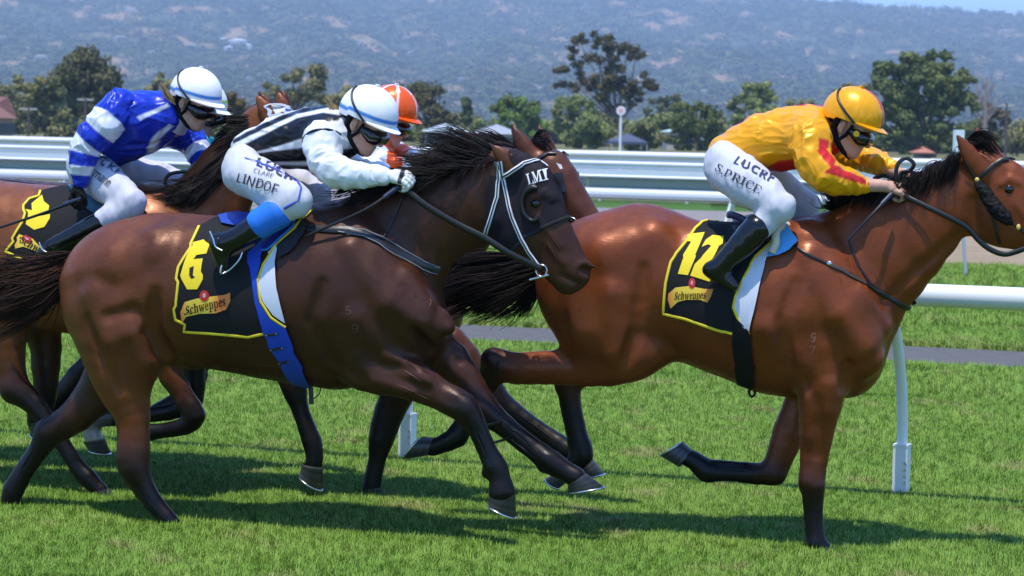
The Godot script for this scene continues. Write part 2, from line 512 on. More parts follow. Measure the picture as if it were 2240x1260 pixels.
	t.tube([Vector3(0, -0.2, 0), Vector3(0.1, 4.2, 0), Vector3(0.0, 7.0, 0.2), Vector3(0.2, top, 0)], [0.30, 0.24, 0.15, 0.04], 8, bk)
	put("trunk", t.mesh(), bark_mat, o)
	var tw := Acc.new()
	for i in 26:
		var h := rng.randf_range(2.8, top * 0.92)
		var s := -1.0 if i % 2 else 1.0
		var l := rng.randf_range(0.8, 2.0) * (1.15 - h / top * 0.6)
		var b0 := Vector3(0.05, h, 0)
		var b1 := b0 + Vector3(s * l * 0.55, l * 0.5, rng.randfn() * 0.4)
		var b2 := b1 + Vector3(s * l * 0.25, l * 1.0, rng.randfn() * 0.4)
		tw.tube([b0, b1, b2], [0.085, 0.05, 0.012], 5, bk)
		for k in 5:
			var e := b1.lerp(b2, rng.randf())
			tw.tube([e, e + Vector3(rng.randfn() * 0.4, rng.randf_range(0.3, 0.9), rng.randfn() * 0.3)], [0.022, 0.006], 4, bk)
	put("branches", tw.mesh(), bark_mat, o)
	# hedge line closing the gaps below the crowns
	var marks := [[-40, "the left edge"], [95, "the loose olive tree"], [190, "the big dark gum"], [430, "the head of the rider in blue"], [620, "the upright horse ears"], [735, "the collar of the striped rider"], [920, "the orange cap"], [1018, "the narrow conifer"], [1130, "the bright green tree"], [1270, "the dense dark green tree"], [1357, "the round sign"], [1525, "the hips of the rider in yellow"], [1700, "the yellow jacket"], [1870, "the yellow cap"], [2020, "the largest gum"], [2152, "the bare pale trunk"], [2290, "the right edge"]]
	var used := {}
	for i in 46:
		var px := -460.0 + i * 70.0 + rng.randf_range(-14, 14)
		var d := rng.randf_range(300, 360)
		var yh := 280.0 + 0.0209 * (px - 1120.0)
		var best: Array = marks[0]
		for q in marks:
			if absf(q[0] - px) < absf(best[0] - px):
				best = q
		var where := "%s of %s" % ["left" if px < best[0] else "right", best[1]]
		var nth: int = used.get(where, 0)
		used[where] = nth + 1
		where = ["low shrub in the hedge row just ", "second low shrub of the hedge row ", "third low shrub of the hedge row ", "fourth low shrub of the hedge row ", "fifth low shrub of the hedge row ", "sixth low shrub of the hedge row ", "seventh low shrub of the hedge row "][mini(nth, 6)] + where
		tree(where, px, d, [[px - 26, yh + 8, 28], [px + 14, yh + rng.randf_range(-12, 4), 30], [px + 34, yh + 14, 26], [px, yh + 26, 30]], od.lerp(gd, rng.randf()), ol.lerp(gl, rng.randf()), 0.1, 70 + i, 0.9, Color(0.10, 0.075, 0.055), "shrub")

# ------------------------------------------------ houses, shelters, signs
func house(label: String, at: Vector3, w: float, dep: float, h: float, roof_h: float, turn: float, wall: Color, roof: Color, group := "", simple := false) -> void:
	var o := thing("house", label, "house", at, turn, group)
	var a := Acc.new()
	a.box(Vector3(-w / 2, -2.0, -dep / 2), Vector3(w / 2, h, dep / 2), Color.WHITE)
	put("wall", a.mesh(), mat(wall, 0.8), o)
	var r := Acc.new()
	var e := 0.35
	var q := [Vector3(-w / 2 - e, h + 0.01, -dep / 2 - e), Vector3(w / 2 + e, h + 0.01, -dep / 2 - e), Vector3(w / 2 + e, h + 0.01, dep / 2 + e), Vector3(-w / 2 - e, h + 0.01, dep / 2 + e)]
	var k0 := Vector3(-w / 2 + dep * 0.45, h + roof_h, 0)
	var k1 := Vector3(w / 2 - dep * 0.45, h + roof_h, 0)
	r.flat_quad(k0, k1, q[2], q[3], Color.WHITE)
	r.flat_quad(k1, k0, q[0], q[1], Color.WHITE)
	r.flat_tri(k1, q[1], q[2], Color.WHITE)
	r.flat_tri(k0, q[3], q[0], Color.WHITE)
	r.flat_quad(q[0], q[3], q[2], q[1], Color.WHITE)
	put("roof", r.mesh(), mat(roof, 0.7), o)
	if simple:
		return
	for i in 3:
		var wd := Acc.new()
		var x := lerpf(-w * 0.32, w * 0.32, i / 2.0)
		wd.box(Vector3(x - 0.7, h * 0.35, dep / 2 - 0.03), Vector3(x + 0.7, h * 0.8, dep / 2 + 0.04), Color.WHITE)
		put("window", wd.mesh(), mat(Color(0.04, 0.05, 0.06), 0.15), o)

func suburb() -> void:
	var rng := RandomNumberGenerator.new()
	rng.seed = 77
	var g := func(px: float, d: float) -> Vector3:
		var p := at_depth(px, 300.0, d)
		p.y = 0.0
		return p
	house("house with brown red tiled roof at the left edge behind the rail", g.call(-10, 215), 2.6, 5.0, 1.9, 1.7, 0.2, Color(0.3, 0.2, 0.15), Color(0.17, 0.075, 0.06))
	house("shed with curved grey iron roof left of the bright green tree", g.call(1085, 240), 3.4, 4.0, 1.4, 0.9, 0.2, Color(0.25, 0.27, 0.27), Color(0.30, 0.32, 0.34))
	house("low house with pale blue grey roof beside the small conifer", g.call(975, 250), 3.6, 4.0, 1.5, 0.8, 0.1, Color(0.45, 0.46, 0.45), Color(0.42, 0.50, 0.54))
	house("house with pale teal roof between the trees right of the round sign", g.call(1480, 290), 2.6, 3.0, 1.9, 0.5, 0.1, Color(0.5, 0.45, 0.4), Color(0.35, 0.52, 0.48))
	house("house with orange tiled roof glimpsed under the largest gum", g.call(2018, 230), 1.0, 1.6, 0.6, 0.5, 0.2, Color(0.45, 0.3, 0.2), Color(0.42, 0.16, 0.09))
	house("slate grey roofed shed right of the pale teal roof", g.call(1570, 285), 4.4, 4.0, 1.1, 0.7, -0.1, Color(0.2, 0.22, 0.26), Color(0.17, 0.20, 0.26))
	# shade tents
	for i in 1:
		var at: Vector3 = g.call(1372.0 if i == 0 else 1418.0, 225.0 if i == 0 else 226.0)
		var o := thing("shade_tent", ["blue grey peaked shade tent beside the pole of the round sign", "darker blue shade tent half hidden by shrubs right of the round sign"][i], "tent", at, 0.1, "")
		var r := Acc.new()
		var w := 1.5
		var q := [Vector3(-w, 1.05, -w), Vector3(w, 1.05, -w), Vector3(w, 1.05, w), Vector3(-w, 1.05, w)]
		for k in 4:
			r.flat_tri(Vector3(0, 1.75, 0), q[k], q[(k + 1) % 4], Color.WHITE)
			r.flat_quad(q[k], q[k] - Vector3(0, 0.22, 0), q[(k + 1) % 4] - Vector3(0, 0.22, 0), q[(k + 1) % 4], Color.WHITE)
		var cm := mat(Color(0.06, 0.075, 0.12) if i == 0 else Color(0.05, 0.07, 0.12), 0.7)
		cm.cull_mode = BaseMaterial3D.CULL_DISABLED
		put("canopy", r.mesh(), cm, o)
		for k in 4:
			var l := Acc.new()
			l.tube([q[k] * Vector3(0.97, 0, 0.97), q[k] * Vector3(0.97, 1, 0.97)], [0.035], 6, Color.WHITE)
			put("leg", l.mesh(), mat(Color(0.5, 0.5, 0.5), 0.4), o)
	# furlong sign: a disc on a pole
	var at2 := at_depth(1357, 300, 116)
	at2.y = 0
	var o2 := thing("round_sign", "round pinkish white sign on a thin white pole behind the far rails", "sign", at2, 0.0)
	var hh := at_depth(1357, 242, 116).y
	var pl := Acc.new()
	pl.tube([Vector3(0, 0, 0), Vector3(0, hh, 0)], [0.055], 10, Color.WHITE)
	put("pole", pl.mesh(), mat(Color(0.75, 0.75, 0.76), 0.4), o2)
	var dc := Acc.new()
	dc.tube([Vector3(0, hh, -0.03), Vector3(0, hh, 0.075)], [0.20], 28, Color.WHITE)
	put("disc", dc.mesh(), mat(Color(0.80, 0.72, 0.72), 0.5), o2)
	var ds := Acc.new()
	ds.tube([Vector3(0, hh, 0.075), Vector3(0, hh, 0.082)], [0.10], 24, Color.WHITE)
	put("roundel", ds.mesh(), mat(Color(0.75, 0.42, 0.42), 0.5), o2)
	# white marker behind the leading horse
	var at3 := ground_at(2113, 612)
	var o3 := thing("marker_post", "white topped marker on a grey metal post behind the head of horse 12", "marker", at3, 0.2)
	var d3 := -at3.z
	var y0 := at_depth(2096, 332, d3).y
	var y1 := at_depth(2096, 284, d3).y
	var x3 := at_depth(2096, 300, d3).x - at3.x
	var p3 := Acc.new()
	p3.tube([Vector3(0, 0, 0), Vector3(x3, y0 + 0.02, 0)], [0.024], 10, Color.WHITE)
	put("post", p3.mesh(), mat(Color(0.42, 0.46, 0.50), 0.4), o3)
	var b3 := Acc.new()
	b3.box(Vector3(x3 - 0.065, y0, -0.05), Vector3(x3 + 0.065, y1, 0.05), Color.WHITE)
	put("board", b3.mesh(), mat(Color(0.78, 0.82, 0.82), 0.5), o3)
	var s3 := Acc.new()
	s3.box(Vector3(x3 - 0.04, lerpf(y0, y1, 0.18), 0.05), Vector3(x3 + 0.05, lerpf(y0, y1, 0.55), 0.056), Color.WHITE)
	put("stripe", s3.mesh(), mat(Color(0.45, 0.68, 0.66), 0.5), o3)
	# power poles and their wires
	var poles := [[62, 250.0, 232.0, "wooden power pole in front of the brown red roof at the left edge"], [186, 270.0, 212.0, "power pole with pale cross arm before the big dark gum"], [655, 330.0, 150.0, "tall power pole in the sparse gum left of the striped jacket"], [2200, 280.0, 225.0, "dark wooden pole right of the bare pale trunk"]]
	var tops := []
	for p in poles:
		var base := at_depth(p[0], 300, p[1])
		base.y = 0
		var top := at_depth(p[0], p[2], p[1]).y
		var o := thing("power_pole", p[3], "power pole", base, 0.0, "")
		var a := Acc.new()
		a.tube([Vector3(0, -0.2, 0), Vector3(0, top, 0)], [0.16, 0.11], 8, Color.WHITE)
		put("pole", a.mesh(), mat(Color(0.09, 0.07, 0.06), 0.9), o)
		var c := Acc.new()
		c.box(Vector3(-0.8, top - 0.35, -0.07), Vector3(0.8, top - 0.18, 0.07), Color.WHITE)
		put("cross_arm", c.mesh(), mat(Color(0.45, 0.42, 0.38), 0.8), o)
		tops.append(base + Vector3(0, top - 0.2, 0))
	var wires := [[Vector3(-60, 16, -340), tops[2]], [tops[2], Vector3(30, 12.5, -345)], [tops[2] + Vector3(0, -1.0, 0), Vector3(30, 11.2, -345)], [tops[3], Vector3(120, 11, -300)]]
	var wl := ["upper power wire sagging across the hills at left", "power wire running right from the tall pole", "lower power wire running right from the tall pole", "power wire leaving the frame from the dark wooden pole"]
	for i in wires.size():
		var pts := []
		for k in 21:
			var t := k / 20.0
			pts.append(wires[i][0].lerp(wires[i][1], t) - Vector3(0, sin(t * PI) * 0.9, 0))
		var a := Acc.new()
		a.tube(pts, [0.018], 4, Color.WHITE)
		tag(put("power_wire", a.mesh(), mat(Color(0.25, 0.25, 0.26), 0.6)), wl[i], "wire", "power wires")
	# houses on the slopes
	var spots := [[482, 95, 3.0, 0], [520, 102, 3.4, 0], [540, 108, 2.4, 0], [500, 112, 2.0, 0], [262, 92, 2.6, 1], [420, 108, 2.2, 3], [690, 132, 1.8, 2], [640, 142, 1.2, 1], [585, 165, 1.4, 1], [545, 178, 1.6, 3], [570, 170, 1.5, 1], [900, 122, 2.2, 1], [620, 98, 1.6, 1], [785, 98, 2.0, 1], [740, 90, 1.6, 3], [890, 88, 1.6, 1], [285, 28, 2.0, 1], [320, 3, 1.8, 0], [120, 5, 2.2, 2], [5, 88, 2.2, 1], [90, 135, 2.6, 1], [330, 120, 1.6, 1], [150, 130, 1.5, 3], [60, 110, 1.4, 1], [725, 160, 1.6, 1], [810, 150, 1.4, 2], [860, 165, 1.5, 1], [950, 150, 1.4, 1], [1010, 180, 1.6, 3], [1060, 165, 1.4, 1], [1100, 190, 1.6, 2], [1180, 200, 1.8, 1], [1240, 205, 2.2, 2], [980, 205, 1.6, 1], [1045, 210, 1.6, 1], [1450, 200, 2.0, 2], [1480, 195, 1.8, 1], [1400, 210, 1.6, 3], [1540, 205, 1.6, 1], [1600, 190, 1.6, 1], [1520, 170, 1.4, 1], [1585, 150, 1.2, 3], [1625, 10, 1.4, 0], [2200, 73, 1.8, 1], [2160, 70, 2.2, 2], [1280, 20, 1.4, 3], [1350, 120, 1.2, 1], [1660, 65, 1.4, 2], [1760, 130, 1.4, 1], [1700, 165, 1.6, 1], [670, 60, 1.4, 2], [760, 55, 1.2, 1], [1000, 60, 1.3, 1], [220, 160, 1.8, 1], [300, 180, 1.6, 2], [335, 165, 1.5, 1], [520, 140, 1.4, 2], [600, 125, 1.3, 1], [1070, 15, 1.3, 1], [1780, 90, 1.2, 3], [1820, 175, 1.4, 1], [1870, 150, 1.3, 2]]
	var walls := [Color(0.62, 0.63, 0.65), Color(0.42, 0.38, 0.33), Color(0.36, 0.24, 0.17), Color(0.36, 0.38, 0.42)]
	var roofs := [Color(0.5, 0.5, 0.52), Color(0.30, 0.27, 0.25), Color(0.28, 0.15, 0.10), Color(0.20, 0.24, 0.28)]
	var land := [[60, "the left edge"], [190, "the big dark gum"], [290, "the blue jacket"], [436, "the cap of the rider in blue"], [590, "the upright horse ears"], [720, "the striped jacket"], [870, "the orange cap"], [1018, "the narrow conifer"], [1150, "the bright green tree"], [1330, "the tall gum"], [1525, "the hips of the rider in yellow"], [1690, "the yellow jacket"], [1868, "the yellow cap"], [2020, "the largest gum"], [2180, "the bare tree"]]
	var tint := ["white", "beige", "brick red", "grey blue"]
	var known := {}
	for s in spots:
		var near: Array = land[0]
		for q in land:
			if absf(q[0] - s[0]) < absf(near[0] - s[0]):
				near = q
		var where := "%s %s house %s the hillside above %s" % ["larger" if s[2] > 1.7 else "tiny", tint[s[3]], "high on" if s[1] < 70 else ("halfway up" if s[1] < 140 else "low on"), near[1]]
		if known.has(where):
			known[where] += 1
			where = "%s %s" % [["", "second", "third", "fourth"][mini(known[where], 4) - 1], where]
		else:
			known[where] = 1
		var v := 0.5
		for k in 24:   # the place on the slope that shows at that row
			v = clampf(v + (hill_y(s[0], v) - s[1]) * 0.0022, 0.0, 1.0)
		var at := hill_at(s[0], v)
		var w: float = s[2] * 8.0 * rng.randf_range(0.8, 1.2) * -at.z / 5000.0
		house(where, at + Vector3(0, 2.5, 0), w, w * 0.6, w * 0.24, w * 0.14, rng.randf_range(-0.5, 0.5), walls[s[3]], roofs[s[3]], "houses on the hillside", true)

# ---------------------------------------------------------------- the runners
var M := {}

func make_materials() -> void:
	# short hair lying along the body, and damp and dry patches of the coat
	var lie := FastNoiseLite.new()
	lie.seed = 4
	lie.frequency = 0.11
	lie.fractal_octaves = 3
	var damp := FastNoiseLite.new()
	damp.seed = 12
	damp.frequency = 0.014
	damp.fractal_octaves = 5
	var im := Image.create(512, 512, false, Image.FORMAT_RGB8)
	var ro := Image.create(512, 512, false, Image.FORMAT_RGB8)
	for y in 512:
		for x in 512:
			var v := lie.get_noise_2d(x * 0.22 + y * 0.10, y * 1.6) * 0.5 + 0.5
			im.set_pixel(x, y, Color(v, v, v))
			var w := clampf(0.74 + damp.get_noise_2d(x, y) * 0.55 + (v - 0.5) * 0.25, 0.0, 1.0)
			ro.set_pixel(x, y, Color(w, w, w))
	im.bump_map_to_normal_map(3.0)
	var coat := vmat(0.56, 0.40)
	coat.metallic = 0.24
	coat.roughness_texture = ImageTexture.create_from_image(ro)
	coat.normal_enabled = true
	coat.normal_texture = ImageTexture.create_from_image(im)
	coat.normal_scale = 0.20
	coat.uv1_triplanar = true
	coat.uv1_scale = Vector3(1.6, 1.6, 1.6)
	M.coat = coat
	M.hair = vmat(0.5, 0.25)
	M.hoof = vmat(0.38, 0.5)
	M.steel = mat(Color(0.6, 0.6, 0.6), 0.25, 1.0)
	M.eye = mat(Color(0.006, 0.004, 0.003), 0.06, 0.0, 0.6)
	M.leather = vmat(0.38, 0.5)
	M.lens = vmat(0.12, 0.6)
	M.boot = vmat(0.22, 0.5)
	M.cuff = vmat(0.6, 0.4)
	var weave := noise_normal(0.12, 2.0, 256, 6, FastNoiseLite.TYPE_SIMPLEX, 3)
	var cl := vmat(0.62, 0.4)
	cl.normal_enabled = true
	cl.normal_texture = weave
	cl.normal_scale = 0.25
	cl.uv1_triplanar = true
	cl.uv1_scale = Vector3(7, 7, 7)
	M.breeches = cl
	M.cloth_black = vmat(0.7, 0.3)
	M.cap_cloth = vmat(0.45, 0.5)
	var sa := vmat(0.33, 0.42)
	sa.metallic = 0.12
	sa.normal_enabled = true
	sa.normal_texture = noise_normal(0.03, 5.0, 256, 16, FastNoiseLite.TYPE_SIMPLEX_SMOOTH, 3)
	sa.normal_scale = 0.16
	sa.uv1_triplanar = true
	sa.uv1_scale = Vector3(3.2, 4.6, 4)
	M.satin = sa
	var sk := vmat(0.5, 0.4)
	sk.subsurf_scatter_enabled = true
	sk.subsurf_scatter_strength = 0.12
	M.skin = sk

const BLACK := Color(0.0075, 0.006, 0.006)
const NEAR := 0.14

func legs_and_trunk(b: Body, chains: Array) -> void:
	for c in chains:
		b.chain(c[0], c[1], c[2], c[3])

# muscle: a swelling under the skin along pts (photograph pixels), r in metres, proud metres above the skin; crease: a dent
func muscle(b: Body, pts: Array, r: float, proud: float, s := 1.0) -> void:
	run_along(b, pts, r, proud * 1.55 - r, 0.022, s)

func crease(b: Body, pts: Array, r: float, depth: float, s := 1.0) -> void:
	run_along(b, pts, r, r - depth * 1.55, -0.018, s)

func run_along(b: Body, pts: Array, r: float, lift: float, k: float, s: float) -> void:
	var f := b.f
	var at: Array[Vector3] = []
	for p in pts:
		var q := f.p(p[0], p[1], 0.24 * s)
		var w := b.side(q.x, q.y, s)
		at.append(w + b.grad(w) * lift)
	var same := b.chains
	for i in maxi(at.size() - 1, 1):
		b.bone(at[i], at[mini(i + 1, at.size() - 1)], r, r, k, 1.0, b.tone, b.tone)
		if k > 0.0:
			b.cid[b.cid.size() - 1] = same
			b.chains = same + 1

# hoof: coronet front and back, toe and heel (photograph pixels) at a lateral place
func hoof(parent: Node3D, f: Frame, lat: float, cf: Array, cb: Array, toe: Array, heel: Array, white := false) -> void:
	var a := Acc.new()
	var p0 := f.p(cf[0], cf[1], lat)
	var p1 := f.p(cb[0], cb[1], lat)
	var p2 := f.p(toe[0], toe[1], lat)
	var p3 := f.p(heel[0], heel[1], lat)
	var rows := 9
	var sides := 22
	for i in rows:
		var t := float(i) / (rows - 1)
		var fr := p0.lerp(p2, t)
		var bk := p1.lerp(p3, t)
		var c := (fr + bk) * 0.5
		var u := (fr - bk) * 0.5
		var w := lerpf(0.043, 0.060, t) + (0.0012 if i % 2 else 0.0)
		var col := Color(0.024, 0.023, 0.024).lerp(Color(0.060, 0.056, 0.058), 0.5 + 0.5 * sin(i * 2.3))
		if white and t < 0.12:
			col = Color(0.3, 0.27, 0.22)
		for k in sides:
			var an := TAU * k / sides
			var sq := u * cos(an) + Vector3(0, 0, w) * sin(an)
			var axis := ((p2 + p3) - (p0 + p1)).normalized()
			a.add(c + sq, (u.normalized() * cos(an) + Vector3(0, 0, 1) * sin(an) + axis * 0.15).normalized(), col)
	for i in rows - 1:
		for k in sides:
			var k2 := (k + 1) % sides
			a.quad(i * sides + k, i * sides + k2, (i + 1) * sides + k2, (i + 1) * sides + k)
	var down := ((p2 + p3) - (p0 + p1)).normalized()
	var cc := a.add((p2 + p3) * 0.5 - down * 0.008, down, Color(0.05, 0.045, 0.04))
	for k in sides:
		a.tri(cc, (rows - 1) * sides + k, (rows - 1) * sides + (k + 1) % sides)
	var h := put("hoof", a.mesh(), M.hoof, parent)
	var s := Acc.new()
	var ring := []
	for k in 19:
		var an := deg_to_rad(-150.0 + 300.0 * k / 18)
		ring.append((p2 + p3) * 0.5 + (p2 - p3) * 0.49 * cos(an) + Vector3(0, 0, 0.058) * sin(an) + down * 0.004)
	s.tube(ring, [0.0055], 6, Color(0.6, 0.6, 0.62))
	put("shoe", s.mesh(), M.steel, h)


# ---------------------------------------------------------------- the five horses: chains of [px, py, radius px, metres to the side, colour]
func horse_a(b: Body) -> void:
	var C := Color(0.182, 0.043, 0.0105)
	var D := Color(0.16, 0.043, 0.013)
	var K := BLACK
	b.tone = C
	legs_and_trunk(b, [
		[[[1400, 600, 147, 0], [1480, 624, 148, 0], [1560, 648, 160, 0], [1640, 664, 174, 0], [1720, 668, 192, 0], [1830, 700, 128, 0]], 0.10, 0.80, C],
		[[[1318, 620, 148, 0.03], [1400, 600, 147, 0.0]], 0.08, 0.84, C],
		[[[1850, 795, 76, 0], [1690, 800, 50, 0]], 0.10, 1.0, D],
		[[[1870, 590, 146, 0], [1962, 522, 116, 0], [2052, 452, 86, 0], [2115, 402, 66, 0]], 0.10, 0.46, C],
		[[[1770, 540, 60, 0.13], [1840, 680, 70, 0.17], [1893, 783, 40, 0.15]], 0.08, 0.8, C],
		[[[1770, 540, 60, -0.13], [1840, 680, 70, -0.17], [1893, 783, 40, -0.15]], 0.08, 0.8, C],
		[[[1790, 760, 62, 0.17], [1797, 850, 54, 0.16], [1790, 915, 42, 0.15], [1784, 970, 35, 0.14], [1778, 1030, 28, 0.14, D]], 0.05, 0.85, C],
		[[[1778, 1030, 26, 0.14, D], [1776, 1060, 29, 0.14, K], [1781, 1088, 21, 0.14, K], [1783, 1130, 17, 0.14], [1786, 1165, 18, 0.14], [1790, 1190, 20, 0.14], [1808, 1206, 17, 0.14]], 0.02, 1.0, K],
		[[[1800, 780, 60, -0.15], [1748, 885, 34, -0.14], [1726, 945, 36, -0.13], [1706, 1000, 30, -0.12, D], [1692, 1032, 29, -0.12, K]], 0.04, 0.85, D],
		[[[1692, 1032, 28, -0.12, K], [1655, 1038, 22, -0.12], [1600, 1035, 18, -0.12], [1565, 1033, 20, -0.12], [1546, 1030, 25, -0.12], [1520, 1008, 20, -0.12], [1505, 1002, 19, -0.12]], 0.02, 1.0, K],
		[[[1330, 620, 140, 0.08], [1330, 700, 118, 0.12], [1360, 760, 72, 0.15]], 0.07, 0.72, C],
		[[[1395, 770, 50, 0.15], [1330, 795, 50, 0.15], [1250, 803, 40, 0.14], [1190, 804, 37, 0.14], [1130, 806, 35, 0.13], [1086, 797, 34, 0.13, K]], 0.05, 0.75, C],
		[[[1086, 797, 34, 0.13, K], [1068, 840, 23, 0.13], [1040, 885, 20, 0.13], [1012, 932, 20, 0.13], [1000, 955, 24, 0.13], [962, 974, 19, 0.13], [944, 978, 20, 0.13]], 0.025, 0.9, K],
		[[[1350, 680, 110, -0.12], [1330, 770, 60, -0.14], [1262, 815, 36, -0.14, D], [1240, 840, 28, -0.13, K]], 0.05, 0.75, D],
		[[[1242, 838, 26, -0.13, K], [1252, 900, 22, -0.13], [1266, 960, 22, -0.13], [1273, 995, 25, -0.13], [1245, 1026, 19, -0.13], [1233, 1038, 19, -0.13]], 0.025, 0.9, K],
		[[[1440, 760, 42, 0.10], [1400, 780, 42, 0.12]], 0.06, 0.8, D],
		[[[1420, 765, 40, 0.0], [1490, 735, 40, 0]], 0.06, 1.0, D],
		[[[2135, 385, 55, 0], [2172, 450, 80, 0], [2215, 480, 60, 0]], 0.05, 0.40, C],
		[[[2150, 372, 46, 0], [2200, 400, 50, 0], [2262, 470, 46, 0], [2318, 545, 38, 0], [2340, 575, 34, 0, D]], 0.05, 0.55, C],
		[[[2190, 480, 50, 0], [2270, 530, 30, 0], [2325, 590, 26, 0, D]], 0.05, 0.5, C],
		[[[2150, 385, 22, 0.055], [2128, 350, 22, 0.07], [2106, 314, 13, 0.08, D], [2088, 288, 2, 0.085, K]], 0.02, 0.42, C],
		[[[2172, 350, 24, -0.055], [2152, 310, 18, -0.07], [2134, 280, 4, -0.08, K]], 0.02, 0.55, C],
	])
	for t in [[[1764, 1080], [1768, 1130], [1772, 1180]], [[1655, 1022], [1600, 1018], [1560, 1014]], [[1050, 850], [1022, 900], [990, 940]], [[1232, 880], [1246, 940], [1254, 990]]]:
		var lat: float = {1764: 0.14, 1655: -0.12, 1050: 0.13, 1232: -0.13}[t[0][0]]
		var ch := []
		for q in t:
			ch.append([q[0], q[1], 10.0, lat])
		b.chain(ch, 0.008, 1.0, K)
	for q in [[1770, 1052, 22, 0.158, K], [1784, 1062, 20, 0.158, K], [1698, 1040, 20, -0.10, K], [1076, 784, 24, 0.15, K], [1784, 1190, 19, 0.15, K]]:
		b.chain([q], 0.015, 1.0, K)
	muscle(b, [[1690, 720], [1750, 800]], 0.11, 0.014)
	muscle(b, [[1765, 560], [1835, 690], [1885, 770]], 0.08, 0.012)
	muscle(b, [[1815, 840], [1812, 900]], 0.045, 0.010)
	muscle(b, [[1770, 850], [1764, 960]], 0.030, 0.006)
	muscle(b, [[1320, 540], [1420, 510]], 0.16, 0.016)
	muscle(b, [[1255, 600], [1270, 720]], 0.12, 0.016)
	muscle(b, [[1345, 640], [1345, 770]], 0.10, 0.014)
	muscle(b, [[1436, 496], [1462, 540]], 0.10, 0.004)
	muscle(b, [[1890, 640], [1930, 720]], 0.07, 0.010)
	crease(b, [[1412, 590], [1404, 660], [1392, 730], [1370, 790]], 0.05, 0.009)
	crease(b, [[1785, 870], [1789, 930], [1786, 1000]], 0.028, 0.004)
	crease(b, [[1745, 620], [1720, 700], [1728, 800], [1770, 850]], 0.05, 0.009)
	crease(b, [[1850, 800], [1842, 850]], 0.03, 0.010)
	crease(b, [[1930, 660], [2000, 590], [2085, 520]], 0.04, 0.008)
	crease(b, [[1110, 785], [1180, 785], [1240, 790]], 0.018, 0.006)
	muscle(b, [[2180, 404], [2200, 392], [2222, 400]], 0.014, 0.006)
	muscle(b, [[2215, 450], [2255, 500]], 0.016, 0.005)
	crease(b, [[2120, 440], [2125, 500]], 0.04, 0.008)

